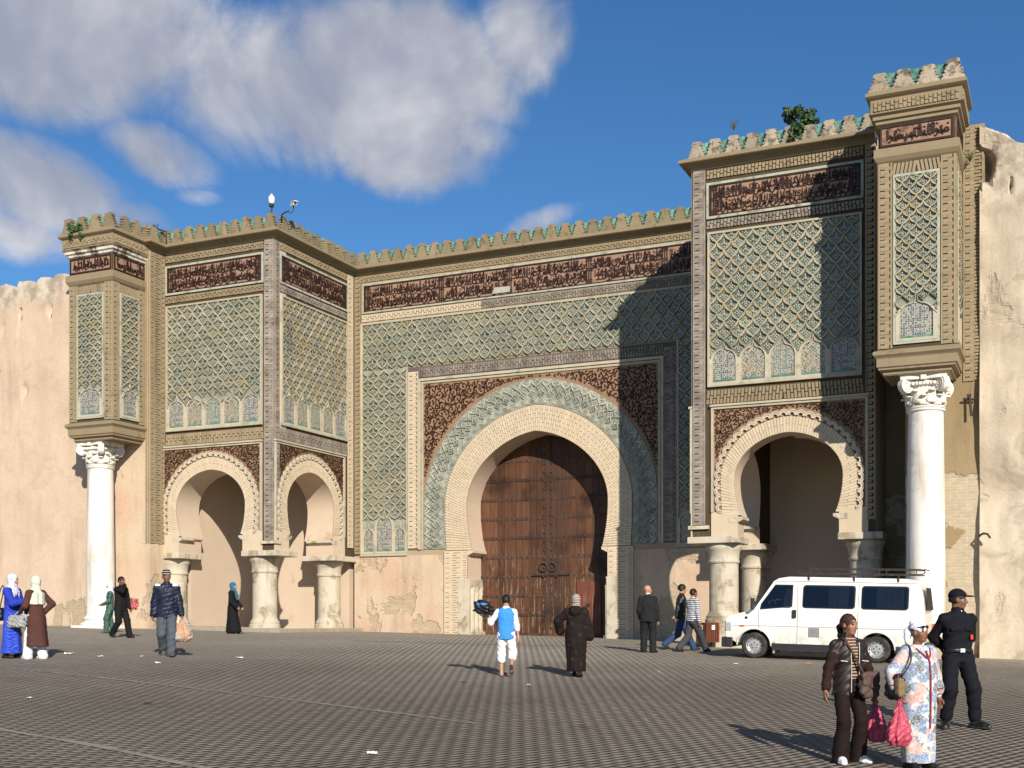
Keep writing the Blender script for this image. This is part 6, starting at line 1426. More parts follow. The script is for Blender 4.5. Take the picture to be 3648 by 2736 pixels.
class Person:
    def __init__(s, label, px, py, H, face, skin='skin_tan', vox=.014, group=None, z=None):
        s.T = thing('person', label, 'person', group or 'people on the square'); s.skin = skin; s.h = vox; p = on_ground(px, py)
        th = R(face); f = (math.cos(th)*ST+math.sin(th)*CT, -math.cos(th)*CT+math.sin(th)*ST); s.T.location = (p.x, p.y, p.z if z is None else z); s.T.rotation_euler = (0, 0, math.atan2(-f[0], f[1])); k = H/1.75; s.T.scale = (k, k, k); s.p = p
        s.pose()
    def world(s, q):
        m = Matrix.LocRotScale(s.T.location, s.T.rotation_euler.to_quaternion(), s.T.scale); return m @ Vector([float(v) for v in q])
    def pose(s, foot_l=(-.1, 0, 0), foot_r=(.1, 0, 0), hand_l=(-.26, .04, .80), hand_r=(.26, .04, .80), lean=(0, 0), hip=.93, head=(0, 0), elbow_l=(-.4, -1, 0), elbow_r=(.4, -1, 0), toe_l=0, toe_r=0, pitch_l=0, pitch_r=0, curl=.5, sh=.175, palm_l=None, palm_r=None):
        """x = own right, y = ahead; feet and hands are targets (hands = wrists)"""
        s.hip = np.array([0, 0, hip]); lx, ly = lean; up = lambda z: np.array([lx*(z-hip), ly*(z-hip), z]); s.up = up
        s.neck = up(1.46); s.head = up(1.635)+np.array([0, .015, 0]); s.hm = rotz(R(-head[0])) @ rotx(R(head[1]))
        s.j = {}; s.toe = {-1: (toe_l, pitch_l), 1: (toe_r, pitch_r)}; s.curl = curl; s.palm = {-1: palm_l, 1: palm_r}
        for sd, ft, hd, el in ((-1, foot_l, hand_l, elbow_l), (1, foot_r, hand_r, elbow_r)):
            hp = np.array([sd*.095, 0, hip-.02]); an = np.array([ft[0], ft[1], ft[2]+.085]); kn, an = ik(hp, an, .42, .425, (sd*.12, 1, 0)); sh_ = up(1.395)+np.array([sd*sh, -.005, 0]); eb, wr = ik(sh_, np.array(hd, float), .295, .255, el)
            s.j[sd] = dict(hip=hp, knee=kn, ankle=an, sh=sh_, elbow=eb, wrist=wr)
    def vol(s, pad=.1, lo=None, hi=None, h=None):
        pts = np.array([v for d in s.j.values() for v in d.values()]+[s.head+[0, 0, .16], s.head-[0, 0, .3]]); a = pts.min(0)-pad-.06; b = pts.max(0)+pad+.06; a[2] = min(a[2], -.02)
        if lo is not None: a[2] = lo
        if hi is not None: b[2] = hi
        return Vol(a, b, h or s.h)
    def hp(s, p): return s.head+s.hm @ np.array(p, float)
    def hand(s, v, sd):
        j = s.j[sd]; w_ = j['wrist']; f = w_-j['elbow']; f = f/np.linalg.norm(f); n = np.array(s.palm[sd] if s.palm[sd] is not None else (-sd*1., .25, 0.)); n = n-f*(n@f); n /= np.linalg.norm(n); side = np.cross(f, n)*1.; m = np.stack([side, n, f], 1)
        fwd = np.array([0, 1., .1]); 
        if side @ fwd < 0: side = -side
        v.ell(w_+f*.052, (.04, .018, .058), .015, m); v.cone(w_-f*.02, w_+f*.03, .027, .027, .02)
        for i in range(4):
            b = w_+f*(.098-.006*abs(i-1.4))+side*(.03-.0205*i); c = s.curl*(1+.12*i); L1, L2 = (.042, .044, .041, .033)[i]*1.0, (.036, .04, .036, .028)[i]; d1 = f*math.cos(c)+n*math.sin(c); d2 = f*math.cos(c*2.1)+n*math.sin(c*2.1); q = b+d1*L1; v.cone(b-f*.015, q, .0105, .0095, .006); v.cone(q, q+d2*L2, .0095, .0075, .006)
        b = w_+f*.03+side*.03; d1 = f*.72+side*.62+n*.25; d1 /= np.linalg.norm(d1); q = b+d1*.045; v.cone(b, q, .014, .0115, .01); d2 = f*.9+side*.2+n*.4; d2 /= np.linalg.norm(d2); v.cone(q, q+d2*.036, .0115, .009, .006)
    def body(s, feet='shoe', brow='hair_black', arms=True):
        v = s.vol(.08); hp = s.hp; m = s.hm
        # trunk and limbs (mostly inside the clothes)
        v.loft([(.86, *s.up(.86)[:2], .13, .09), (1.05, *s.up(1.05)[:2], .125, .085), (1.3, *s.up(1.3)[:2], .145, .095), (1.42, *s.up(1.42)[:2], .13, .08), (1.47, *s.up(1.47)[:2], .07, .06)], .03)
        for sd in (-1, 1):
            j = s.j[sd]; v.chain([j['hip'], j['knee'], j['ankle']], [.075, .052, .036], .02); v.cone(j['sh'], s.up(1.4), .05, .06, .03); v.chain([j['sh'], j['elbow'], j['wrist']], [.046, .038, .026], .02); s.hand(v, sd)
            if feet == 'bare': s.foot(v, sd, 0.)
        # head
        v.cone(s.neck-[0, .01, .03], hp((0, -.022, -.07)), .058, .052, .03)
        v.ell(hp((0, -.014, .028)), (.077, .097, .095), .02, m); v.ell(hp((0, .03, -.035)), (.06, .064, .084), .03, m); v.ell(hp((0, .056, -.095)), (.032, .03, .024), .03, m)
        for q in (-1, 1):
            v.ell(hp((q*.038, .058, -.028)), (.026, .026, .026), .025, m); v.ell(hp((q*.078, -.006, -.008)), (.012, .024, .034), .008, m); v.ell(hp((q*.031, .1, .006)), (.017, .018, .011), .005, m, cut=True); v.ell(hp((q*.031, .079, .005)), (.014, .013, .011), .004, m); v.ell(hp((q*.033, .084, .027)), (.024, .014, .008), .012, m)
        v.cone(hp((0, .09, .012)), hp((0, .112, -.03)), .0095, .0145, .012); v.ell(hp((0, .098, -.036)), (.02, .014, .009), .01, m); v.ell(hp((0, .09, -.059)), (.025, .013, .007), .008, m); v.ell(hp((0, .088, -.072)), (.021, .013, .008), .008, m)
        def region(c):
            l = (c-s.head) @ s.hm; r = np.zeros(len(c), int); x = np.abs(l[:, 0])
            r[(l[:, 1] > .06) & (x < .026) & (l[:, 2] < -.053) & (l[:, 2] > -.078)] = 1
            r[(l[:, 1] > .07) & (np.abs(x-.031) < .0135) & (np.abs(l[:, 2]-.005) < max(.006, s.h*.55))] = 2
            r[(l[:, 1] > .07) & (np.abs(x-.034) < .021) & (np.abs(l[:, 2]-.031+.2*(x-.034)) < max(.0055, s.h*.5))] = 3
            return r
        return vol_obj('body', v, [s.skin, s.skin+'_lip', 'eye_dark', brow], s.T, region)
    def foot(s, v, sd, ex=.0, L=.25):
        j = s.j[sd]; a = j['ankle']; yaw, pit = s.toe[sd]; d = rotz(R(-yaw)) @ rotx(R(pit)) @ np.array([0, 1., 0]); u = rotz(R(-yaw)) @ rotx(R(pit)) @ np.array([0, 0, 1.]); heel = a-u*.05-d*.045; toe = a-u*.058+d*(L-.10); ball = a-u*.052+d*(L-.16)
        v.cone(heel, ball, .034+ex, .04+ex, .02); v.cone(ball, toe, .038+ex, .026+ex, .02); v.cone(a, a-u*.035, .04+ex, .045+ex, .02); v.cone(a-u*.02+d*.02, ball, .036+ex, .034+ex, .02); return a, u, d
    def shoes(s, mat, name='shoe', ex=.006, L=.27, high=0., sole=None):
        for sd in (-1, 1):
            a = s.j[sd]['ankle']; v = Vol(a-[.2, .3, .16], a+[.2, .3, .2], s.h*.8); a, u, d = s.foot(v, sd, ex, L)
            if high: v.cone(a, a+u*high, .05, .055, .02)
            v.plane(-u, -float((a-u*.083)@u)); vol_obj(name, v, mat, s.T)
            if sole:
                v = Vol(a-[.2, .3, .16], a+[.2, .3, .1], s.h*.8); s.foot(v, sd, ex+.006, L+.01); v.plane(-u, -float((a-u*.088)@u)); v.plane(u, float((a-u*.062)@u)); vol_obj('sole', v, sole, s.T)
    def trousers(s, mat, r=(.105, .088, .078), hem=.07, waist=1.0, wr=.004, name='trousers', flare=0, hip_r=(.165, .115)):
        v = s.vol(.12, hi=waist+.1)
        v.loft([(s.hip[2]-.08, 0, 0, hip_r[0], hip_r[1]), (s.hip[2]+.02, 0, -.005, hip_r[0]*1.02, hip_r[1]*1.05), (waist, *s.up(waist)[:2], hip_r[0]*.92, hip_r[1]*.95)], .04)
        for sd in (-1, 1):
            j = s.j[sd]; e = j['ankle']-j['knee']; L = np.linalg.norm(e); e /= L; end = j['knee']+e*(L+.085-hem) if hem < .2 else j['knee']+e*max(.02, L+.085-hem)
            v.cone(j['hip']+[0, 0, -.01], j['knee'], r[0], r[1], .035); v.cone(j['knee'], end, r[1], r[2]+flare, .03)
        v.wrinkle(wr, 30, hash(name) % 7); 
        for sd in (-1, 1):      # level hems
            pass
        return vol_obj(name, v, mat, s.T)
    def top(s, mat, hem=.86, rows=None, sl=(.068, .058, .05), sleeve=1., wr=.004, name='jacket', bulk=1., f=32, collar=True, region=None, flare=1.0, k=.035):
        v = s.vol(.13, lo=hem-.05, hi=1.66); up = s.up
        rw = rows or [(hem, .185*flare, .132*flare), (1.0, .178, .125), (1.12, .172, .122), (1.28, .19, .13), (1.38, .185, .115), (1.44, .13, .09), (1.475, .085, .078)]
        v.loft([(z, *up(z)[:2], a*bulk, b*bulk) for z, a, b in rw], k, pw=2.3)
        for sd in (-1, 1):
            j = s.j[sd]; v.cone(j['sh'], up(1.43), sl[0]*.92, .055, .05); e = j['wrist']-j['elbow']; 
            if sleeve <= 1.2: v.chain([j['sh'], j['elbow'], j['elbow']+e*min(sleeve, 1.)], [sl[0], sl[1], sl[2]], .03)
        if collar: v.cone(s.neck-[0, .0, .0], s.neck+np.array([0, .0, .035]), .072, .068, .02)
        v.wrinkle(wr, f, len(name)); return vol_obj(name, v, mat, s.T, region)
    def robe(s, mat, hem=.06, rows=None, sl=(.075, .075, .085), sleeve=.97, fold=.012, nf=7, wr=.003, name='robe', ph=0., k=.04, region=None, cuff=None):
        v = s.vol(.22, lo=hem-.03, hi=1.6); up = s.up
        rw = rows or [(hem, 0, 0, .24, .2), (.5, 0, 0, .21, .165), (.9, 0, 0, .195, .15), (1.1, 0, 0, .18, .135), (1.28, 0, 0, .195, .14), (1.39, 0, 0, .185, .115), (1.45, 0, 0, .12, .09), (1.475, 0, 0, .08, .075)]
        v.loft([(z, cx+up(max(z, s.hip[2]))[0], cy+up(max(z, s.hip[2]))[1], a, b) for z, cx, cy, a, b in rw], k, fold=fold, nf=nf, ph=ph, fz=(1.05, .2))
        for sd in (-1, 1):
            j = s.j[sd]; e = j['wrist']-j['elbow']; v.cone(j['sh'], up(1.42), sl[0], .07, .04); v.chain([j['sh'], j['elbow'], j['elbow']+e*sleeve], list(sl), .035)
        v.wrinkle(wr, 26, len(name)+ph); return vol_obj(name, v, mat, s.T, region)
    def hair(s, mat='hair_black', low=-.02, back=-.04, vol=.012, top=0.):
        v = Vol(s.head-.2, s.head+.22, s.h*.8); m = s.hm; v.ell(s.hp((0, -.016, .032+top)), (.079+vol, .1+vol, .098+vol), .01, m); v.ell(s.hp((0, -.05, -.02)), (.07+vol, .06+vol, .06), .03, m)
        v.ell(s.hp((0, .125, -.02)), (.085, .085, .1), .01, m, cut=True); d = s.hm @ np.array([0, -.28, -1.]); d /= np.linalg.norm(d); v.plane(d, float(d @ s.hp((0, 0, low+back)))); v.wrinkle(.003, 80, 1.); return vol_obj('hair', v, mat, s.T)
    def scarf(s, mat, drape=True, name='headscarf', r=.014, length=.22, tail=None, dr=1.):
        v = Vol(s.head-[.34, .34, .52], s.head+.24, s.h*.85); m = s.hm; v.ell(s.hp((0, -.02, .03)), (.08+r, .103+r, .098+r), .02, m); v.cone(s.hp((0, -.03, -.03)), s.neck+[0, -.01, -.02], .085, .1, .03); v.ell(s.hp((0, .012, -.085)), (.07, .075, .055), .03, m)
        if drape: v.loft([(1.46-length, s.up(1.4)[0], s.up(1.4)[1]-(dr-1)*.08, .175*dr, .13*dr), (1.40, *s.up(1.4)[:2], .175*dr, .13*dr), (1.44, *s.up(1.44)[:2], .14, .11), (1.5, *s.up(1.5)[:2], .09, .085)], .05, fold=.012, nf=6)
        if tail is not None: v.chain(tail[0], tail[1], .03)
        v.ell(s.hp((0, .125, -.022)), (.054, .075, .078), .01, m, cut=True); v.wrinkle(.004, 46, r*100); return vol_obj(name, v, mat, s.T)

x_, z_ = at_v(3512, 478, 3.6); v_ = Vol((x_-1.2, -4.6, z_-1.6), (x_+1.2, -2.6, z_+.6), .06); v_.ell((x_-.1, -3.6, z_-.25), (.42, .5, .45), .2); v_.ell((x_+.25, -3.6, z_-.6), (.6, .6, .4), .3); v_.ell((x_-.25, -3.6, z_-.05), (.22, .3, .25), .1); v_.wrinkle(.05, 9., 2.); v_.wrinkle(.03, 21., 1.); vol_obj('ruin_lump', v_, 'plaster_pale', rr_, smooth=0)
# ------------------------------------------------------------------ clothes and bags
fabric('cloth_black', (.008, .0075, .0085)); fabric('suit_black', (.009, .0085, .0085), bscale=10); fabric('suit_dark', (.013, .0145, .0145), bscale=9); fabric('cloth_brown', (.075, .032, .025), bscale=8, bdist=.03); fabric('trouser_brown', (.013, .0065, .0055), bscale=9); fabric('leather_brown', (.02, .0125, .0105), rough=.5, bump=.15, bscale=12, spec=.35); fabric('knit_brown', (.024, .010, .0085)); fabric('leather_black', (.013, .013, .014), rough=.45, bump=.2, spec=.4); fabric('uniform', (.006, .0065, .010), bscale=12); fabric('boot', (.01, .01, .01), rough=.4, spec=.5)
fabric('jeans_grey', (.07, .085, .1), var=.3); fabric('jeans_blue', (.03, .055, .13), var=.3); fabric('grey_trouser', (.045, .05, .058)); fabric('white_cotton', (.68, .68, .69), var=.1, bscale=20); fabric('vest_blue', (.045, .24, .6), var=.1, bscale=22); fabric('shoe_white', (.72, .71, .69), var=.06, rough=.6); fabric('shoe_dark', (.02, .018, .016), rough=.5); fabric('shoe_grey', (.09, .085, .075)); fabric('scarf_pale', (.56, .57, .46), var=.1, bscale=16); fabric('scarf_teal', (.03, .07, .095), var=.4, col2=(.02, .16, .25), scale=10); fabric('scarf_white', (.62, .62, .7), var=.15, bscale=18); fabric('bag_grey', (.3, .31, .3), var=.2, rough=.6, bscale=12); fabric('bag_black', (.012, .012, .014), rough=.4, spec=.5); fabric('bag_brown', (.1, .062, .052), var=.15, rough=.6); fabric('bag_tan', (.2, .13, .07), var=.2, rough=.6); fabric('strap_brown', (.07, .04, .032), rough=.6); fabric('sole_dark', (.05, .048, .042)); fabric('bag_red', (.5, .03, .035), var=.3, rough=.5, col2=(.4, .22, .2), scale=14); fabric('bag_pink', (.36, .1, .09), var=.4, col2=(.25, .2, .17), scale=7); fabric('badge_red', (.5, .06, .03)); fabric('metal_pale', (.5, .5, .48), rough=.35, spec=.6)
def pattern(name, fn, rough=.85, bumpd=.02, bs=12):
    t = NT(name); o = t.n.new('ShaderNodeTexCoord').outputs['Object']; c = fn(t, o); t.bump(t.noise(bs, 5, .6), .5, bumpd); t.done(c, rough, .2)
def stripes(a, b, per, duty, off=0.):
    def f(t, o):
        z = t.math('ADD', t.sep(o)[2], t.math('MULTIPLY', t.noise(5, 2), .02)); fr = t.math('FRACT', t.math('ADD', t.math('DIVIDE', z, per), off)); return t.mix(t.math('GREATER_THAN', fr, duty), rgb(a), rgb(b))
    return f
pattern('sweater_stripe', stripes((.5, .5, .52), (.025, .028, .045), .058, .62)); pattern('shirt_stripe', stripes((.38, .25, .17), (.02, .012, .01), .036, .5)); pattern('beanie_stripe', stripes((.03, .008, .01), (.5, .46, .42), .045, .74, .2))
def lozenge(t, o):
    p = t.sep(o); u = t.math('MULTIPLY', t.math('ADD', p[0], p[1]), 8.); v = t.math('MULTIPLY', p[2], 5.); a = t.math('ABSOLUTE', t.math('SUBTRACT', t.math('FRACT', u), .5)); b = t.math('ABSOLUTE', t.math('SUBTRACT', t.math('FRACT', v), .5)); s = t.math('FRACT', t.math('MULTIPLY', t.math('ADD', a, b), 3.)); return t.mix(t.math('MULTIPLY', t.ramp(s, .4, .6), t.ramp(p[2], 1.1, .8)), (.02, .04, .36, 1), (.045, .10, .56, 1))
pattern('dress_blue', lozenge)
def blotch(a, b, c, sc, th=(.45, .55)):
    def f(t, o):
        v = t.n.new('ShaderNodeTexVoronoi'); v.inputs['Scale'].default_value = sc; t.link(o, v.inputs['Vector']); q = t.ramp(v.outputs['Distance'], .25, .4); c1 = t.mix(q, rgb(b), rgb(a)); n = t.n.new('ShaderNodeTexNoise'); n.inputs['Scale'].default_value = sc*1.4; t.link(o, n.inputs['Vector']); return t.mix(t.ramp(n.outputs['Fac'], *th), c1, rgb(c))
    return f
pattern('scarf_print', blotch((.62, .62, .68), (.05, .06, .2), (.6, .62, .7), 38, (.55, .62))); pattern('dress_green', blotch((.05, .12, .085), (.2, .27, .22), (.025, .06, .045), 22)); pattern('robe_brown', blotch((.012, .008, .007), (.032, .02, .016), (.011, .007, .006), 7, (.46, .56))); pattern('scarf_stripe', stripes((.45, .38, .31), (.12, .085, .075), .035, .55))
def floral(t, o):
    """roses in blue, pink and grey-green on white: rings of petals round scattered centres"""
    d = t.n.new('ShaderNodeTexNoise'); d.inputs['Scale'].default_value = 26; d.inputs['Detail'].default_value = 3; t.link(o, d.inputs['Vector']); m = t.n.new('ShaderNodeVectorMath'); m.operation = 'MULTIPLY_ADD'; t.link(d.outputs['Color'], m.inputs[0]); m.inputs[1].default_value = (.09, .09, .09); t.link(o, m.inputs[2])
    v = t.n.new('ShaderNodeTexVoronoi'); v.inputs['Scale'].default_value = 8.; v.inputs['Randomness'].default_value = .7; t.link(m.outputs[0], v.inputs['Vector']); cs = t.n.new('ShaderNodeSeparateColor'); t.link(v.outputs['Color'], cs.inputs[0])
    cr = t.n.new('ShaderNodeValToRGB'); cr.color_ramp.interpolation = 'CONSTANT'; E_ = cr.color_ramp.elements; E_[0].color = (.16, .24, .38, 1); E_[1].position = .28; E_[1].color = (.55, .3, .25, 1)
    for p, c in ((.55, (.09, .12, .13, 1)), (.74, (.56, .36, .3, 1)), (.86, (.24, .32, .44, 1))): e = E_.new(p); e.color = c
    t.link(cs.outputs[0], cr.inputs[0]); ds = v.outputs['Distance']; rings = t.ramp(t.math('FRACT', t.math('MULTIPLY', ds, 5.5)), .25, .55); disc = t.math('SUBTRACT', 1., t.ramp(ds, .56, .68)); c = t.mix(t.math('MULTIPLY', disc, t.math('ADD', t.math('MULTIPLY', rings, .6), .38)), (.6, .58, .57, 1), cr.outputs[0])
    l = t.n.new('ShaderNodeTexVoronoi'); l.inputs['Scale'].default_value = 14; t.link(m.outputs[0], l.inputs['Vector']); lf = t.math('MULTIPLY', t.math('SUBTRACT', 1., t.ramp(l.outputs['Distance'], .2, .3)), t.ramp(ds, .4, .5)); return t.mix(t.math('MULTIPLY', lf, .8), c, (.13, .17, .17, 1))
pattern('floral', floral, bs=9)
def jacket_navy(t, o): return t.mix(t.ramp(t.noise(9, 4), .3, .7), (.008, .012, .026, 1), (.017, .021, .042, 1))
pattern('jacket_navy', jacket_navy, rough=.4, bs=16)
def plastic(name, col):
    t = NT(name); c = t.gray(rgb(col), t.noise(9, 4), .3); t.bump(t.noise(16, 5, .6, t.vec((1.6, 1.6, .5))), .8, .03); t.done(c, .35, .5); t.b.inputs['Transmission Weight'].default_value = 0; t.b.inputs['Alpha'].default_value = .9; return t
plastic('plastic_pink', (.5, .06, .13)); plastic('plastic_red', (.48, .06, .1)); t_ = plastic('plastic_clear', (.36, .3, .25)); t_.b.inputs['Alpha'].default_value = .85
fabric('bag_load', (.5, .22, .06), var=.3, col2=(.35, .35, .33), scale=9)
# ------------------------------------------------------------------ helpers for items carried
def who(label, px, py, hy, face, **k):
    p = on_ground(px, py); X, d = to_cam(p.x, p.y); H = (py-hy)*d/F_PX*1.75/1.77; print('person H %.2f d %.1f  %s' % (H, d, label)); return Person(label, px, py, H, face, **k)
def item(P, name, label, cat, group='bags carried by the people'):
    T = thing(name, label, cat, group); T.location = P.T.location; T.rotation_euler = P.T.rotation_euler; T.scale = P.T.scale; return T
def slab(T, name, mat, c, r, h, rot=None, wr=.004, extra=None, k=.02):
    c = np.array(c, float); R_ = max(r)+.1; v = Vol(c-R_, c+R_+(0 if extra is None else 0), h); m = rot if rot is not None else np.eye(3)
    q = v._sub(c-R_, c+R_, 0); sl, X, Y, Z = q; x, y, z = X-c[0], Y-c[1], Z-c[2]; x, y, z = (m[0, i]*x+m[1, i]*y+m[2, i]*z for i in range(3)); e = 5.
    d = ((np.abs(x/r[0])**e+np.abs(y/r[1])**e+np.abs(z/r[2])**e)**(1/e)-1)*min(r); v._put(sl, d.astype(np.float32), .001)
    if wr: v.wrinkle(wr, 40, 1.)
    return vol_obj(name, v, mat, T)
def strap(T, name, mat, pts, r, P=None):
    b = MB(); b.tube([Vector(p) for p in spline3(pts)], r, 6); return b.obj(name, mat, T, smooth=True)
def spline3(pts, n=6):
    out = []; P = [Vector([float(q) for q in p]) for p in pts]
    for i in range(len(P)-1):
        p0, p1, p2, p3 = P[max(i-1, 0)], P[i], P[i+1], P[min(i+2, len(P)-1)]
        for k in range(n): t = k/n; out.append(.5*((2*p1)+(p2-p0)*t+(2*p0-5*p1+4*p2-p3)*t*t+(3*p1-p0-3*p2+p3)*t**3))
    return out+[P[-1]]
def carrier(P, sd, label, mat, drop=.42, w=.13, d=.08, h=.01, load=None, name='plastic_bag', lean=(0, 0)):
    """knotted plastic bag hanging from the fist"""
    T = item(P, name, label, 'bag'); j = P.j[sd]; f = j['wrist']-j['elbow']; f /= np.linalg.norm(f); g = j['wrist']+f*.085; b = g+np.array([lean[0], lean[1], -drop]); v = Vol(np.minimum(g, b)-[.22, .2, .16], np.maximum(g, b)+[.22, .2, .1], h)
    z0 = b[2]-.04; L = g[2]-z0; rows = [(z0, b[0], b[1], w*.55, d*.7), (z0+L*.12, b[0], b[1], w*.95, d), (z0+L*.35, b[0], b[1], w, d), (z0+L*.6, *(b*.55+g*.45)[:2], w*.62, d*.6), (z0+L*.82, *(b*.25+g*.75)[:2], w*.26, d*.3), (g[2]+.01, g[0], g[1], .022, .022)]
    v.loft(rows, .02, fold=.017, nf=8, fz=(g[2]+.4, z0), pw=2.2); v.wrinkle(.008, 50, 2.); vol_obj('sack', v, mat, T)
    bb = MB(); [bb.tube([Vector(g+[0, 0, -.02]+[q*.018, 0, 0]), Vector(g+[q*.03, 0, .03]), Vector(g+[q*.012, 0, .07])], [.012, .009, .006], 5) for q in (-1, 1)]; bb.obj('handles', mat, T, smooth=True)
    return T
# ------------------------------------------------------------------ the people
p = who('woman in long blue patterned dress and printed headscarf, gesturing to the woman in brown', 42, 2345, 2044, 78, skin='skin', vox=.012)
p.pose(hand_r=(.06, .36, 1.2), hand_l=(-.12, .3, .95), elbow_r=(.6, -.6, -.4), lean=(0, .03), head=(-8, 0), foot_l=(-.09, .05, 0), foot_r=(.1, -.08, 0), palm_r=(-.4, .2, .9), curl=.25)
p.body(); p.shoes('shoe_dark', ex=.008); p.robe('dress_blue', .1, sl=(.08, .075, .07), sleeve=.8, name='dress', fold=.014, nf=5); p.scarf('scarf_print'); 
T = item(p, 'handbag', 'black leather handbag hanging behind the woman in blue', 'handbag'); slab(T, 'bag_body', 'bag_black', (.16, -.24, .92), (.09, .15, .14), .012); strap(T, 'strap', 'bag_black', [(.12, -.28, 1.04), (.2, -.12, 1.45), (.2, -.05, 1.47), (.2, -.14, 1.05)], .012)
p = who('woman in brown dress and pale headscarf with hand on hip, seen from behind', 128, 2348, 2052, -118, skin='skin', vox=.012)
p.pose(hand_l=(-.2, .22, 1.02), hand_r=(.22, .02, .99), elbow_r=(1, -.7, .1), elbow_l=(-.5, -.9, 0), lean=(0, .02), head=(0, 0), foot_l=(-.13, .1, 0), foot_r=(.14, -.05, 0), hip=.94)
p.body(); p.shoes('shoe_white', 'sandal', ex=.004, L=.26); p.trousers('white_cotton', (.1, .09, .085), hem=.06, flare=.02)
p.robe('cloth_brown', .27, rows=[(.27, .02, -.02, .24, .23), (.5, .01, -.02, .225, .2), (.85, 0, -.02, .205, .175), (1.0, 0, -.01, .19, .15), (1.12, 0, 0, .165, .13), (1.28, 0, 0, .185, .14), (1.39, 0, 0, .18, .115), (1.45, 0, 0, .12, .09), (1.475, 0, 0, .08, .075)], sl=(.075, .068, .06), name='dress', fold=.016, nf=4, ph=1.); p.scarf('scarf_pale', length=.3, r=.02, dr=1.18)
T = item(p, 'handbag', 'slouchy pale grey handbag on the forearm of the woman in brown', 'handbag'); slab(T, 'bag_body', 'bag_grey', (-.29, .22, .80), (.1, .22, .13), .012, wr=.01); strap(T, 'handle', 'bag_grey', [(-.28, .05, .9), (-.24, .13, 1.06), (-.28, .38, .9)], .015)
p = who('woman in white headscarf and green print trousers, half hidden behind the man in black', 392, 2256, 2074, -70, skin='skin', vox=.016)
p.pose(hand_l=(-.16, .26, 1.0), hand_r=(.2, .2, 1.0), foot_l=(-.08, .12, 0), foot_r=(.08, -.12, 0))
p.body(); p.shoes('shoe_grey'); p.trousers('dress_green', (.12, .1, .095), hem=.09); p.top('dress_green', .78, name='tunic', flare=1.1); p.scarf('scarf_white', length=.2)
T = item(p, 'backpack', 'pink and grey backpack worn by the woman in green', 'backpack'); slab(T, 'pack', 'bag_pink', (.0, -.2, 1.1), (.13, .09, .24), .014)
p = who('man in black suit covering his mouth with one hand as he walks', 430, 2272, 2053, 62, skin='skin_dark', vox=.013)
p.pose(hand_r=(.05, .2, 1.5), elbow_r=(.9, .1, -.8), hand_l=(-.25, .12, .86), foot_l=(-.09, .25, 0), foot_r=(.1, -.22, .05), pitch_r=-28, hip=.91, lean=(0, .03), palm_r=(0, -1, 0), head=(-5, 0), curl=.7)
p.body(); p.shoes('shoe_dark'); p.trousers('suit_black', (.11, .095, .085), hem=.06); p.top('suit_black', .78, bulk=1.08, sl=(.075, .068, .06), name='jacket'); p.hair('hair_black', vol=.006)
T = item(p, 'shopping_bag', 'crumpled red shopping bag carried behind the man in black', 'bag'); slab(T, 'sack', 'bag_red', (-.3, .2, .98), (.06, .15, .15), .013, wr=.012)
p = who('man in navy leather jacket and striped beanie, walking with a plastic bag', 594, 2338, 2030, 14, skin='skin_dark', vox=.012)
p.pose(hand_l=(-.30, .1, .82), hand_r=(.27, .02, .84), foot_l=(-.09, .2, 0), foot_r=(.07, -.24, .06), pitch_r=-25, hip=.9, lean=(0, .03), head=(-20, 0), toe_l=-10, elbow_l=(-.7, -1, 0), elbow_r=(.8, -.9, 0))
p.body(); p.shoes('shoe_grey', sole='sole_dark', L=.29); p.trousers('jeans_grey', (.112, .095, .09), hem=.05, wr=.007); p.top(['jacket_navy', 'white_cotton'], .80, bulk=1.16, sl=(.088, .078, .066), wr=.007, f=44, region=lambda c: ((c[:, 2] > 1.435) & (np.abs(c[:, 0]) > .12) & (np.abs(c[:, 0]) < .23)).astype(int)); p.hair('hair_black', vol=.003)  # cotton white reused as painted highlights on the jacket shoulders
v = Vol(p.head-.2, p.head+.25, .01); v.ell(p.hp((0, -.016, .05)), (.092, .112, .11), .01, p.hm); d = p.hm @ np.array([0, -.2, -1.]); d /= np.linalg.norm(d); v.plane(d, float(d @ p.hp((0, 0, .035)))); vol_obj('beanie', v, 'beanie_stripe', p.T)
v = Vol(p.neck-.2, p.neck+.2, .01); v.cone(p.neck+[0, .01, -.03], p.neck+[0, .01, .03], .1, .085, .02); v.ell(p.neck+[0, .1, .03], (.04, .08, .08), .01, cut=True); v.plane((0, 0, 1), 1.5); vol_obj('collar', v, 'jacket_navy', p.T)
carrier(p, -1, 'bulging grey and orange plastic bag in the hand of the man in the beanie', 'bag_load', drop=.44, w=.2, d=.17, h=.012)
p = who('woman in long black robe and teal headscarf walking past the arch', 830, 2258, 2074, 82, skin='skin', vox=.014)
p.pose(hand_r=(.2, .2, .92), hand_l=(-.2, .2, .92), foot_l=(-.08, .18, 0), foot_r=(.08, -.1, 0), head=(0, 4))
p.body(); p.shoes('shoe_grey', ex=.006); p.robe('cloth_black', .06, rows=[(.06, 0, .02, .27, .27), (.5, 0, .0, .22, .2), (.9, 0, -.01, .2, .17), (1.1, 0, 0, .19, .15), (1.28, 0, 0, .2, .14), (1.39, 0, 0, .185, .115), (1.45, 0, 0, .12, .09), (1.475, 0, 0, .08, .075)], sl=(.085, .09, .09), sleeve=.9); p.scarf('scarf_teal', drape=False, tail=([p.neck+[0, .06, -.02], p.up(1.3)+[.04, .15, 0], p.up(1.18)+[.05, .17, 0]], [.08, .06, .04]))
p = who('boy in blue vest and white shorts walking away, bag on his raised hand', 1803, 2410, 2118, 178, skin='skin', vox=.012)
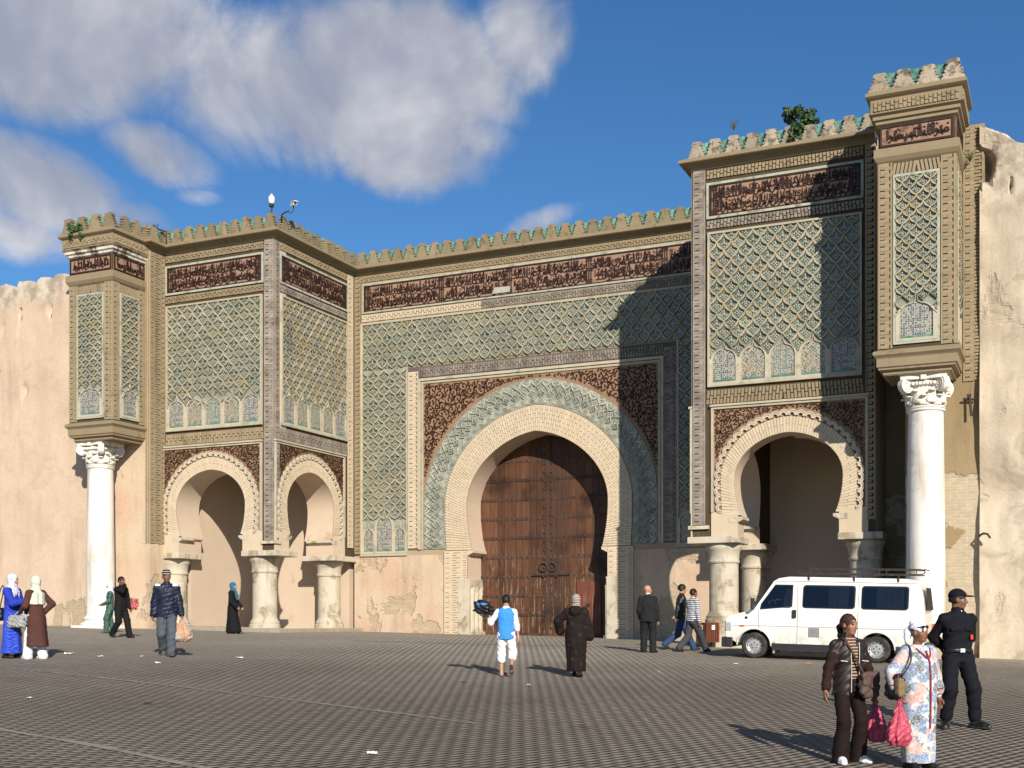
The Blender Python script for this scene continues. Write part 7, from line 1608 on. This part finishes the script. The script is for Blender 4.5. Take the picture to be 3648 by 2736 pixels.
p.pose(hand_l=(-.36, .1, 1.36), elbow_l=(-1, .2, -.8), hand_r=(.27, .02, .80), foot_l=(-.1, .02, 0), foot_r=(.13, -.3, .16), pitch_r=-62, hip=.94, head=(4, 0), palm_l=(.3, 1, 0))
p.body(feet='bare'); p.trousers('white_cotton', (.105, .095, .09), hem=.36, wr=.006, name='shorts', hip_r=(.15, .11)); p.top('white_cotton', .9, sleeve=.35, sl=(.066, .064, .06), name='shirt', bulk=.85); p.top('vest_blue', .80, sleeve=9, sl=(.072, .07, .03), name='vest', bulk=1.02, collar=False, wr=.003); p.hair('hair_black', vol=.012)
for sd in (-1, 1):
    a = p.j[sd]['ankle']; v = Vol(a-[.2, .36, .3], a+[.2, .3, .12], .01); a, u, d = p.foot(v, sd, .006, .27); v.plane(u, float((a-u*.07)@u)); v.plane(-u, -float((a-u*.092)@u)); vol_obj('sandal', v, 'sole_dark', p.T)
T = item(p, 'backpack', 'black and blue backpack held up by the boy in the blue vest', 'backpack'); m_ = rotz(.4) @ rotx(.3); slab(T, 'pack', 'bag_black', (-.52, .12, 1.5), (.17, .12, .13), .012, m_, wr=.016); slab(T, 'blue_panel', 'vest_blue', (-.52, .0, 1.56), (.14, .03, .03), .01, m_, wr=.004); slab(T, 'side_pocket', 'bag_black', (-.33, .06, 1.42), (.06, .07, .09), .012, m_, wr=.01); strap(T, 'strap', 'bag_black', [(-.62, .05, 1.4), (-.5, -.02, 1.3), (-.4, .05, 1.36)], .014)
p = who('woman in dark brown hooded robe and striped headscarf, seen from behind', 2052, 2412, 2117, 168, skin='skin', vox=.012)
p.pose(hand_l=(-.36, .12, .98), elbow_l=(-1, -.5, 0), hand_r=(.3, .02, .84), elbow_r=(1, -.5, 0), foot_l=(-.06, .16, 0), foot_r=(.1, -.1, .02), pitch_r=-12)
p.body(); p.shoes('shoe_dark', ex=.008); p.robe('robe_brown', .12, rows=[(.12, 0, 0, .2, .18), (.4, 0, 0, .21, .18), (.75, 0, -.02, .235, .2), (.95, 0, -.02, .23, .19), (1.12, 0, 0, .21, .16), (1.28, 0, 0, .215, .15), (1.39, 0, 0, .195, .12), (1.45, 0, 0, .12, .09), (1.475, 0, 0, .08, .075)], sl=(.09, .09, .1), sleeve=.98, fold=.01)
v = Vol(p.neck-[.3, .3, .3], p.neck+.25, .012); v.ell(p.neck+[0, -.12, -.06], (.13, .08, .11), .03); v.ell(p.neck+[0, -.08, .02], (.12, .09, .05), .03); v.wrinkle(.005, 40); vol_obj('hood', v, 'robe_brown', p.T); p.scarf('scarf_stripe', drape=False, r=.02)
p = who('bald man in black suit standing with his back turned', 2308, 2325, 2083, 168, skin='skin', vox=.013)
p.pose(hand_l=(-.2, .1, .9), hand_r=(.27, .03, .82), foot_l=(-.11, .02, 0), foot_r=(.13, -.02, 0), head=(52, 0), toe_r=35, toe_l=-15)
p.body(); p.shoes('shoe_dark'); p.trousers('suit_dark', (.112, .095, .085), hem=.05); p.top('suit_dark', .80, bulk=1.1, sl=(.075, .066, .056), name='jacket'); v = Vol(p.neck-.2, p.neck+.2, .012); v.cone(p.neck+[0, 0, .0], p.neck+[0, 0, .05], .068, .062, .01); vol_obj('shirt_collar', v, 'white_cotton', p.T)
p = who('man in black leather jacket and blue jeans striding past the bin', 2424, 2316, 2081, 92, skin='skin', vox=.013)
p.pose(hand_l=(-.22, .05, .86), hand_r=(.24, -.14, .88), foot_l=(-.08, .36, 0), foot_r=(.09, -.42, .1), pitch_r=-40, hip=.87, lean=(0, .05))
p.body(); p.shoes('shoe_dark'); p.trousers('jeans_blue', (.108, .09, .08), hem=.06); p.top('leather_black', .80, bulk=1.08, sl=(.078, .068, .058)); p.hair('hair_black', vol=.014, back=-.03)
p = who('man in black and white striped sweater and grey trousers, walking beside the bin', 2466, 2323, 2096, 122, skin='skin_dark', vox=.013)
p.pose(hand_l=(-.25, .16, .84), hand_r=(.26, .03, .84), foot_l=(-.1, -.36, .06), foot_r=(.1, .4, 0), pitch_l=-30, hip=.87, lean=(0, .05), head=(10, 0))
p.body(); p.shoes('shoe_dark'); p.trousers('grey_trouser', (.115, .1, .09), hem=.05); p.top('sweater_stripe', .86, bulk=1.06, sl=(.075, .066, .055), name='sweater'); p.hair('hair_black', vol=.006)
p = who('policeman in dark uniform and cap with his hands behind his back', 3412, 2592, 2099, 4, skin='skin_dark', vox=.0095)
p.pose(hand_l=(-.06, -.17, .98), hand_r=(.07, -.18, .98), elbow_l=(-1, -.6, -.2), elbow_r=(1, -.6, -.2), foot_l=(-.2, .06, 0), foot_r=(.17, .02, 0), head=(-68, -2), toe_l=-30, toe_r=25, lean=(0, -.01), hip=.925, sh=.18)
p.body(); p.shoes('boot', 'boot', ex=.012, L=.3, high=.13, sole='sole_dark'); p.trousers('uniform', (.11, .092, .08), hem=.15, wr=.006); p.top('uniform', .96, bulk=1.03, sl=(.066, .064, .055), name='shirt', wr=.006)
v = Vol([-.3, -.3, .9], [.3, .3, 1.1], .009); v.loft([(.965, *p.up(.97)[:2], .178, .138), (1.015, *p.up(1.0)[:2], .178, .138)], .01, pw=2.3); vol_obj('belt', v, 'boot', p.T); b = MB(); b.box(-.03, .03, .138, .15, .965, 1.015); bk_ = b.obj('buckle', 'metal_pale', p.T); b = MB(); b.box(-.14, -.105, .132, .142, 1.13, 1.19); b.obj('badge', 'badge_red', p.T)
for q in (-1, 1): b = MB(); b.box(q*.09-.055, q*.09+.055, .13, .143, 1.24, 1.28); o = b.obj('pocket_flap', 'uniform', p.T, bevel=.004)
v = Vol(p.neck-.22, p.neck+.2, .009); v.cone(p.neck+[0, 0, -.03], p.neck+[0, 0, .035], .098, .082, .02); v.ell(p.neck+[0, .12, .0], (.045, .09, .1), .01, cut=True); vol_obj('collar', v, 'uniform', p.T); v = Vol(p.neck-.2, p.neck+.2, .009); v.cone(p.neck+[0, .012, -.02], p.neck+[0, .012, .012], .07, .064, .01); vol_obj('undershirt', v, 'white_cotton', p.T); p.hair('hair_black', vol=.003)
v = Vol(p.head-.26, p.head+.3, .008); v.ell(p.hp((0, -.012, .05)), (.09, .112, .095), .01, p.hm); d = p.hm @ np.array([0, .12, -1.]); d /= np.linalg.norm(d); v.plane(d, float(d @ p.hp((0, 0, .045)))); v.ell(p.hp((0, .12, .05)), (.075, .085, .012), .012, p.hm); cp = vol_obj('cap', v, 'uniform', p.T); b = MB(); q = Vector(p.hp((0, .1, .085))); b.obox(q, Vector(p.hm @ np.array([.018, 0, 0])), Vector(p.hm @ np.array([0, .006, 0])), Vector(p.hm @ np.array([0, -.004, .014]))); b.obj('cap_badge', 'badge_red', cp)
p = who('woman in brown leather jacket over a striped top, hair tied back', 3022, 2716, 2186, 16, skin='skin_tan', vox=.0085)
p.pose(hand_r=(.34, .06, .86), hand_l=(-.31, .06, .82), elbow_r=(1, -.6, 0), elbow_l=(-1, -.6, 0), foot_l=(-.14, -.02, 0), foot_r=(.13, .04, 0), head=(-18, 0), toe_l=-14, toe_r=18, hip=.93, curl=.45)
p.body(brow='hair_brown'); p.shoes('shoe_white', ex=.01, L=.27, sole='shoe_white'); p.trousers('trouser_brown', (.097, .08, .082), hem=.03, flare=.022, hip_r=(.16, .12), wr=.005)
def jk(c): return ((np.abs(c[:, 0]+.01) < .075-.02*(c[:, 2]-1.1)) & (c[:, 1] > .06)).astype(int)
p.top(['shirt_stripe'], .92, bulk=.9, sl=(.03, .03, .03), sleeve=.1, name='striped_top', collar=False)
v = p.vol(.14, lo=.78, hi=1.62); up = p.up; v.loft([(.80, *up(.8)[:2], .195, .15), (1.0, *up(1.0)[:2], .182, .142), (1.14, *up(1.14)[:2], .175, .136), (1.28, *up(1.28)[:2], .188, .143), (1.38, *up(1.38)[:2], .18, .12), (1.44, *up(1.44)[:2], .14, .1), (1.475, *up(1.475)[:2], .095, .088)], .035, pw=2.3)
for sd in (-1, 1): j = p.j[sd]; v.cone(j['sh'], up(1.43), .064, .058, .05); v.chain([j['sh'], j['elbow'], j['wrist']-(j['wrist']-j['elbow'])*.08], [.064, .056, .055], .03)
v.cone(p.neck, p.neck+[0, 0, .04], .082, .08, .02); v.wrinkle(.006, 36, 2.)
X, Y, Z = v.ax[0][:, None, None], v.ax[1][None, :, None], v.ax[2][None, None, :]; wdg = np.maximum(np.abs(X+.008)-(.05+.03*np.clip(Z-1.2, 0, .3)/.3+.03*np.clip(1.0-Z, 0, .2)/.2), .05-Y); v.D = np.maximum(v.D, -wdg.astype(np.float32))
jo = vol_obj('jacket', v, ['leather_brown', 'knit_brown'], p.T, lambda c: ((np.abs(c[:, 0]) > .2) & (c[:, 2] < 1.32)).astype(int))
for q in (-1, 1):
    b = MB(); b.tube([(q*.14-.045, .142, 1.205), (q*.14+.045, .142, 1.215)], .007, 5); b.obj('zip_pocket', 'metal_pale', jo)
    b = MB(); b.tube([(q*.058-.008, .15, .84), (q*.05-.008, .143, 1.1), (q*.056-.008, .142, 1.3), (q*.075-.008, .105, 1.43)], .005, 5); b.obj('zip', 'metal_pale', jo)
    v = Vol(p.neck-.2, p.neck+.2, .0085); v.ell(p.neck+[q*.075, .07, -.045], (.055, .03, .05), .01, rotz(q*.5) @ rotx(.6)); vol_obj('lapel', v, 'leather_brown', jo)
hh = p.hair('hair_brown', vol=.007, back=-.03); v = Vol(p.head-.3, p.head+.2, .0085); v.chain([p.hp((0, -.1, .02)), p.hp((0, -.14, -.03)), p.hp((0.0, -.13, -.13)), p.hp((0, -.11, -.19))], [.03, .036, .034, .016], .02); v.wrinkle(.004, 70); vol_obj('ponytail', v, 'hair_black', p.T)
T = item(p, 'crossbody_bag', 'brown canvas crossbody bag on the hip of the woman in the leather jacket', 'handbag'); slab(T, 'bag_body', 'bag_brown', (-.16, .19, .93), (.13, .05, .15), .0095, rotz(.12)); slab(T, 'flap', 'bag_brown', (-.16, .222, 1.0), (.128, .035, .088), .0095, rotz(.12), wr=.002); strap(T, 'strap', 'strap_brown', [(-.09, .19, 1.06), (-.02, .165, 1.2), (.06, .14, 1.36), (.1, .06, 1.47), (.1, -.06, 1.46)], .014)
b = MB(); b.box(-.185, -.135, .255, .264, .9, 1.04); b.obj('buckle_strap', 'strap_brown', T)
carrier(p, -1, 'pink plastic carrier bag hanging from the hand of the woman in the leather jacket', 'plastic_pink', drop=.5, w=.12, d=.1, h=.0085, lean=(-.03, 0))
p = who('woman in floral robe with white tied headscarf and sunglasses on her forehead', 3270, 2738, 2214, 26, skin='skin_dark', vox=.0085)
p.pose(hand_r=(.33, .02, .92), elbow_r=(1, -.6, 0), hand_l=(-.30, .06, .76), elbow_l=(-1, -.7, 0), foot_l=(-.1, .04, 0), foot_r=(.1, -.04, 0), head=(-10, 6), hip=.93)
p.body(); p.shoes('shoe_dark', ex=.008)
p.robe('floral', .08, rows=[(.08, 0, 0, .2, .18), (.4, 0, 0, .215, .185), (.75, 0, .0, .235, .195), (1.0, 0, 0, .235, .19), (1.15, 0, .01, .235, .185), (1.28, 0, .01, .23, .17), (1.38, 0, 0, .205, .135), (1.44, 0, 0, .14, .1), (1.475, 0, 0, .09, .085)], sl=(.088, .085, .088), sleeve=.62, fold=.009, nf=6)
for sd in (-1, 1): j = p.j[sd]; v = Vol(np.minimum(j['elbow'], j['wrist'])-.12, np.maximum(j['elbow'], j['wrist'])+.12, .0085); e = j['wrist']-j['elbow']; v.cone(j['elbow']+e*.45, j['elbow']+e*.9, .05, .042, .02); vol_obj('undersleeve', v, 'white_cotton', p.T)

fabric('robe_trim', (.25, .03, .05)); b = MB(); b.tube([Vector(q) for q in spline3([(0, .2, .5), (0, .21, .8), (0, .207, 1.1), (0, .187, 1.3), (0, .13, 1.42)])], .011, 5); b.tube([Vector(q) for q in spline3([(-.11, .08, 1.45), (-.05, .15, 1.37), (0, .165, 1.33), (.05, .15, 1.37), (.11, .08, 1.45)])], .01, 5); b.obj('red_piping', 'robe_trim', p.T)
for sd in (-1, 1):
    j = p.j[sd]; e = j['wrist']-j['elbow']; c = j['elbow']+e*.62; e = e/np.linalg.norm(e); a1 = np.cross(e, [0, 0, 1.]); a1 = a1/np.linalg.norm(a1) if np.linalg.norm(a1) > .1 else np.array([1., 0, 0]); a2 = np.cross(e, a1); b = MB(); b.tube([Vector(c+(a1*math.cos(t)+a2*math.sin(t))*.09) for t in [k*math.pi/8 for k in range(17)]], .009, 5); b.obj('cuff_piping', 'robe_trim', p.T)
v = Vol(p.head-.3, p.head+.26, .0085); v.ell(p.hp((0, -.02, .045)), (.096, .118, .098), .02, p.hm); d = p.hm @ np.array([0, -.42, -1.]); d /= np.linalg.norm(d); v.plane(d, float(d @ p.hp((0, 0, .03)))); v.ell(p.hp((.05, -.12, .0)), (.05, .05, .07), .03, p.hm); v.ell(p.hp((.07, -.13, -.07)), (.035, .03, .06), .03, p.hm); v.ell(p.hp((.02, -.05, .13)), (.05, .04, .03), .03, p.hm); v.wrinkle(.005, 50, 3.); vol_obj('headscarf', v, 'scarf_white', p.T)
G = part('sunglasses', p.T); 
for q in (-1, 1): v = Vol(p.head-.25, p.head+.25, .008); v.ell(p.hp((q*.036, .096, .06)), (.032, .014, .02), .01, p.hm); vol_obj('lens', v, 'eye_dark', G)
b = MB(); b.tube([Vector(p.hp(q)) for q in ((-.085, .0, .055), (-.07, .085, .062), (0, .106, .066), (.07, .085, .062), (.085, .0, .055))], .006, 5); b.obj('frame', 'eye_dark', G)
T = item(p, 'shoulder_bag', 'tan and black shoulder bag under the arm of the woman in the floral robe', 'handbag'); slab(T, 'bag_body', 'bag_black', (.35, -.02, 1.0), (.06, .12, .15), .0095, wr=.006); slab(T, 'tan_panel', 'bag_tan', (.37, .08, .99), (.05, .05, .11), .0095, wr=.004); strap(T, 'strap', 'strap_brown', [(.33, .08, 1.12), (.25, .14, 1.3), (.2, .06, 1.475), (.22, -.06, 1.44), (.32, -.1, 1.15)], .012)
carrier(p, 1, 'red plastic carrier bag hanging from the hand of the woman in the floral robe', 'plastic_red', drop=.5, w=.17, d=.1, h=.0085, lean=(.02, 0))
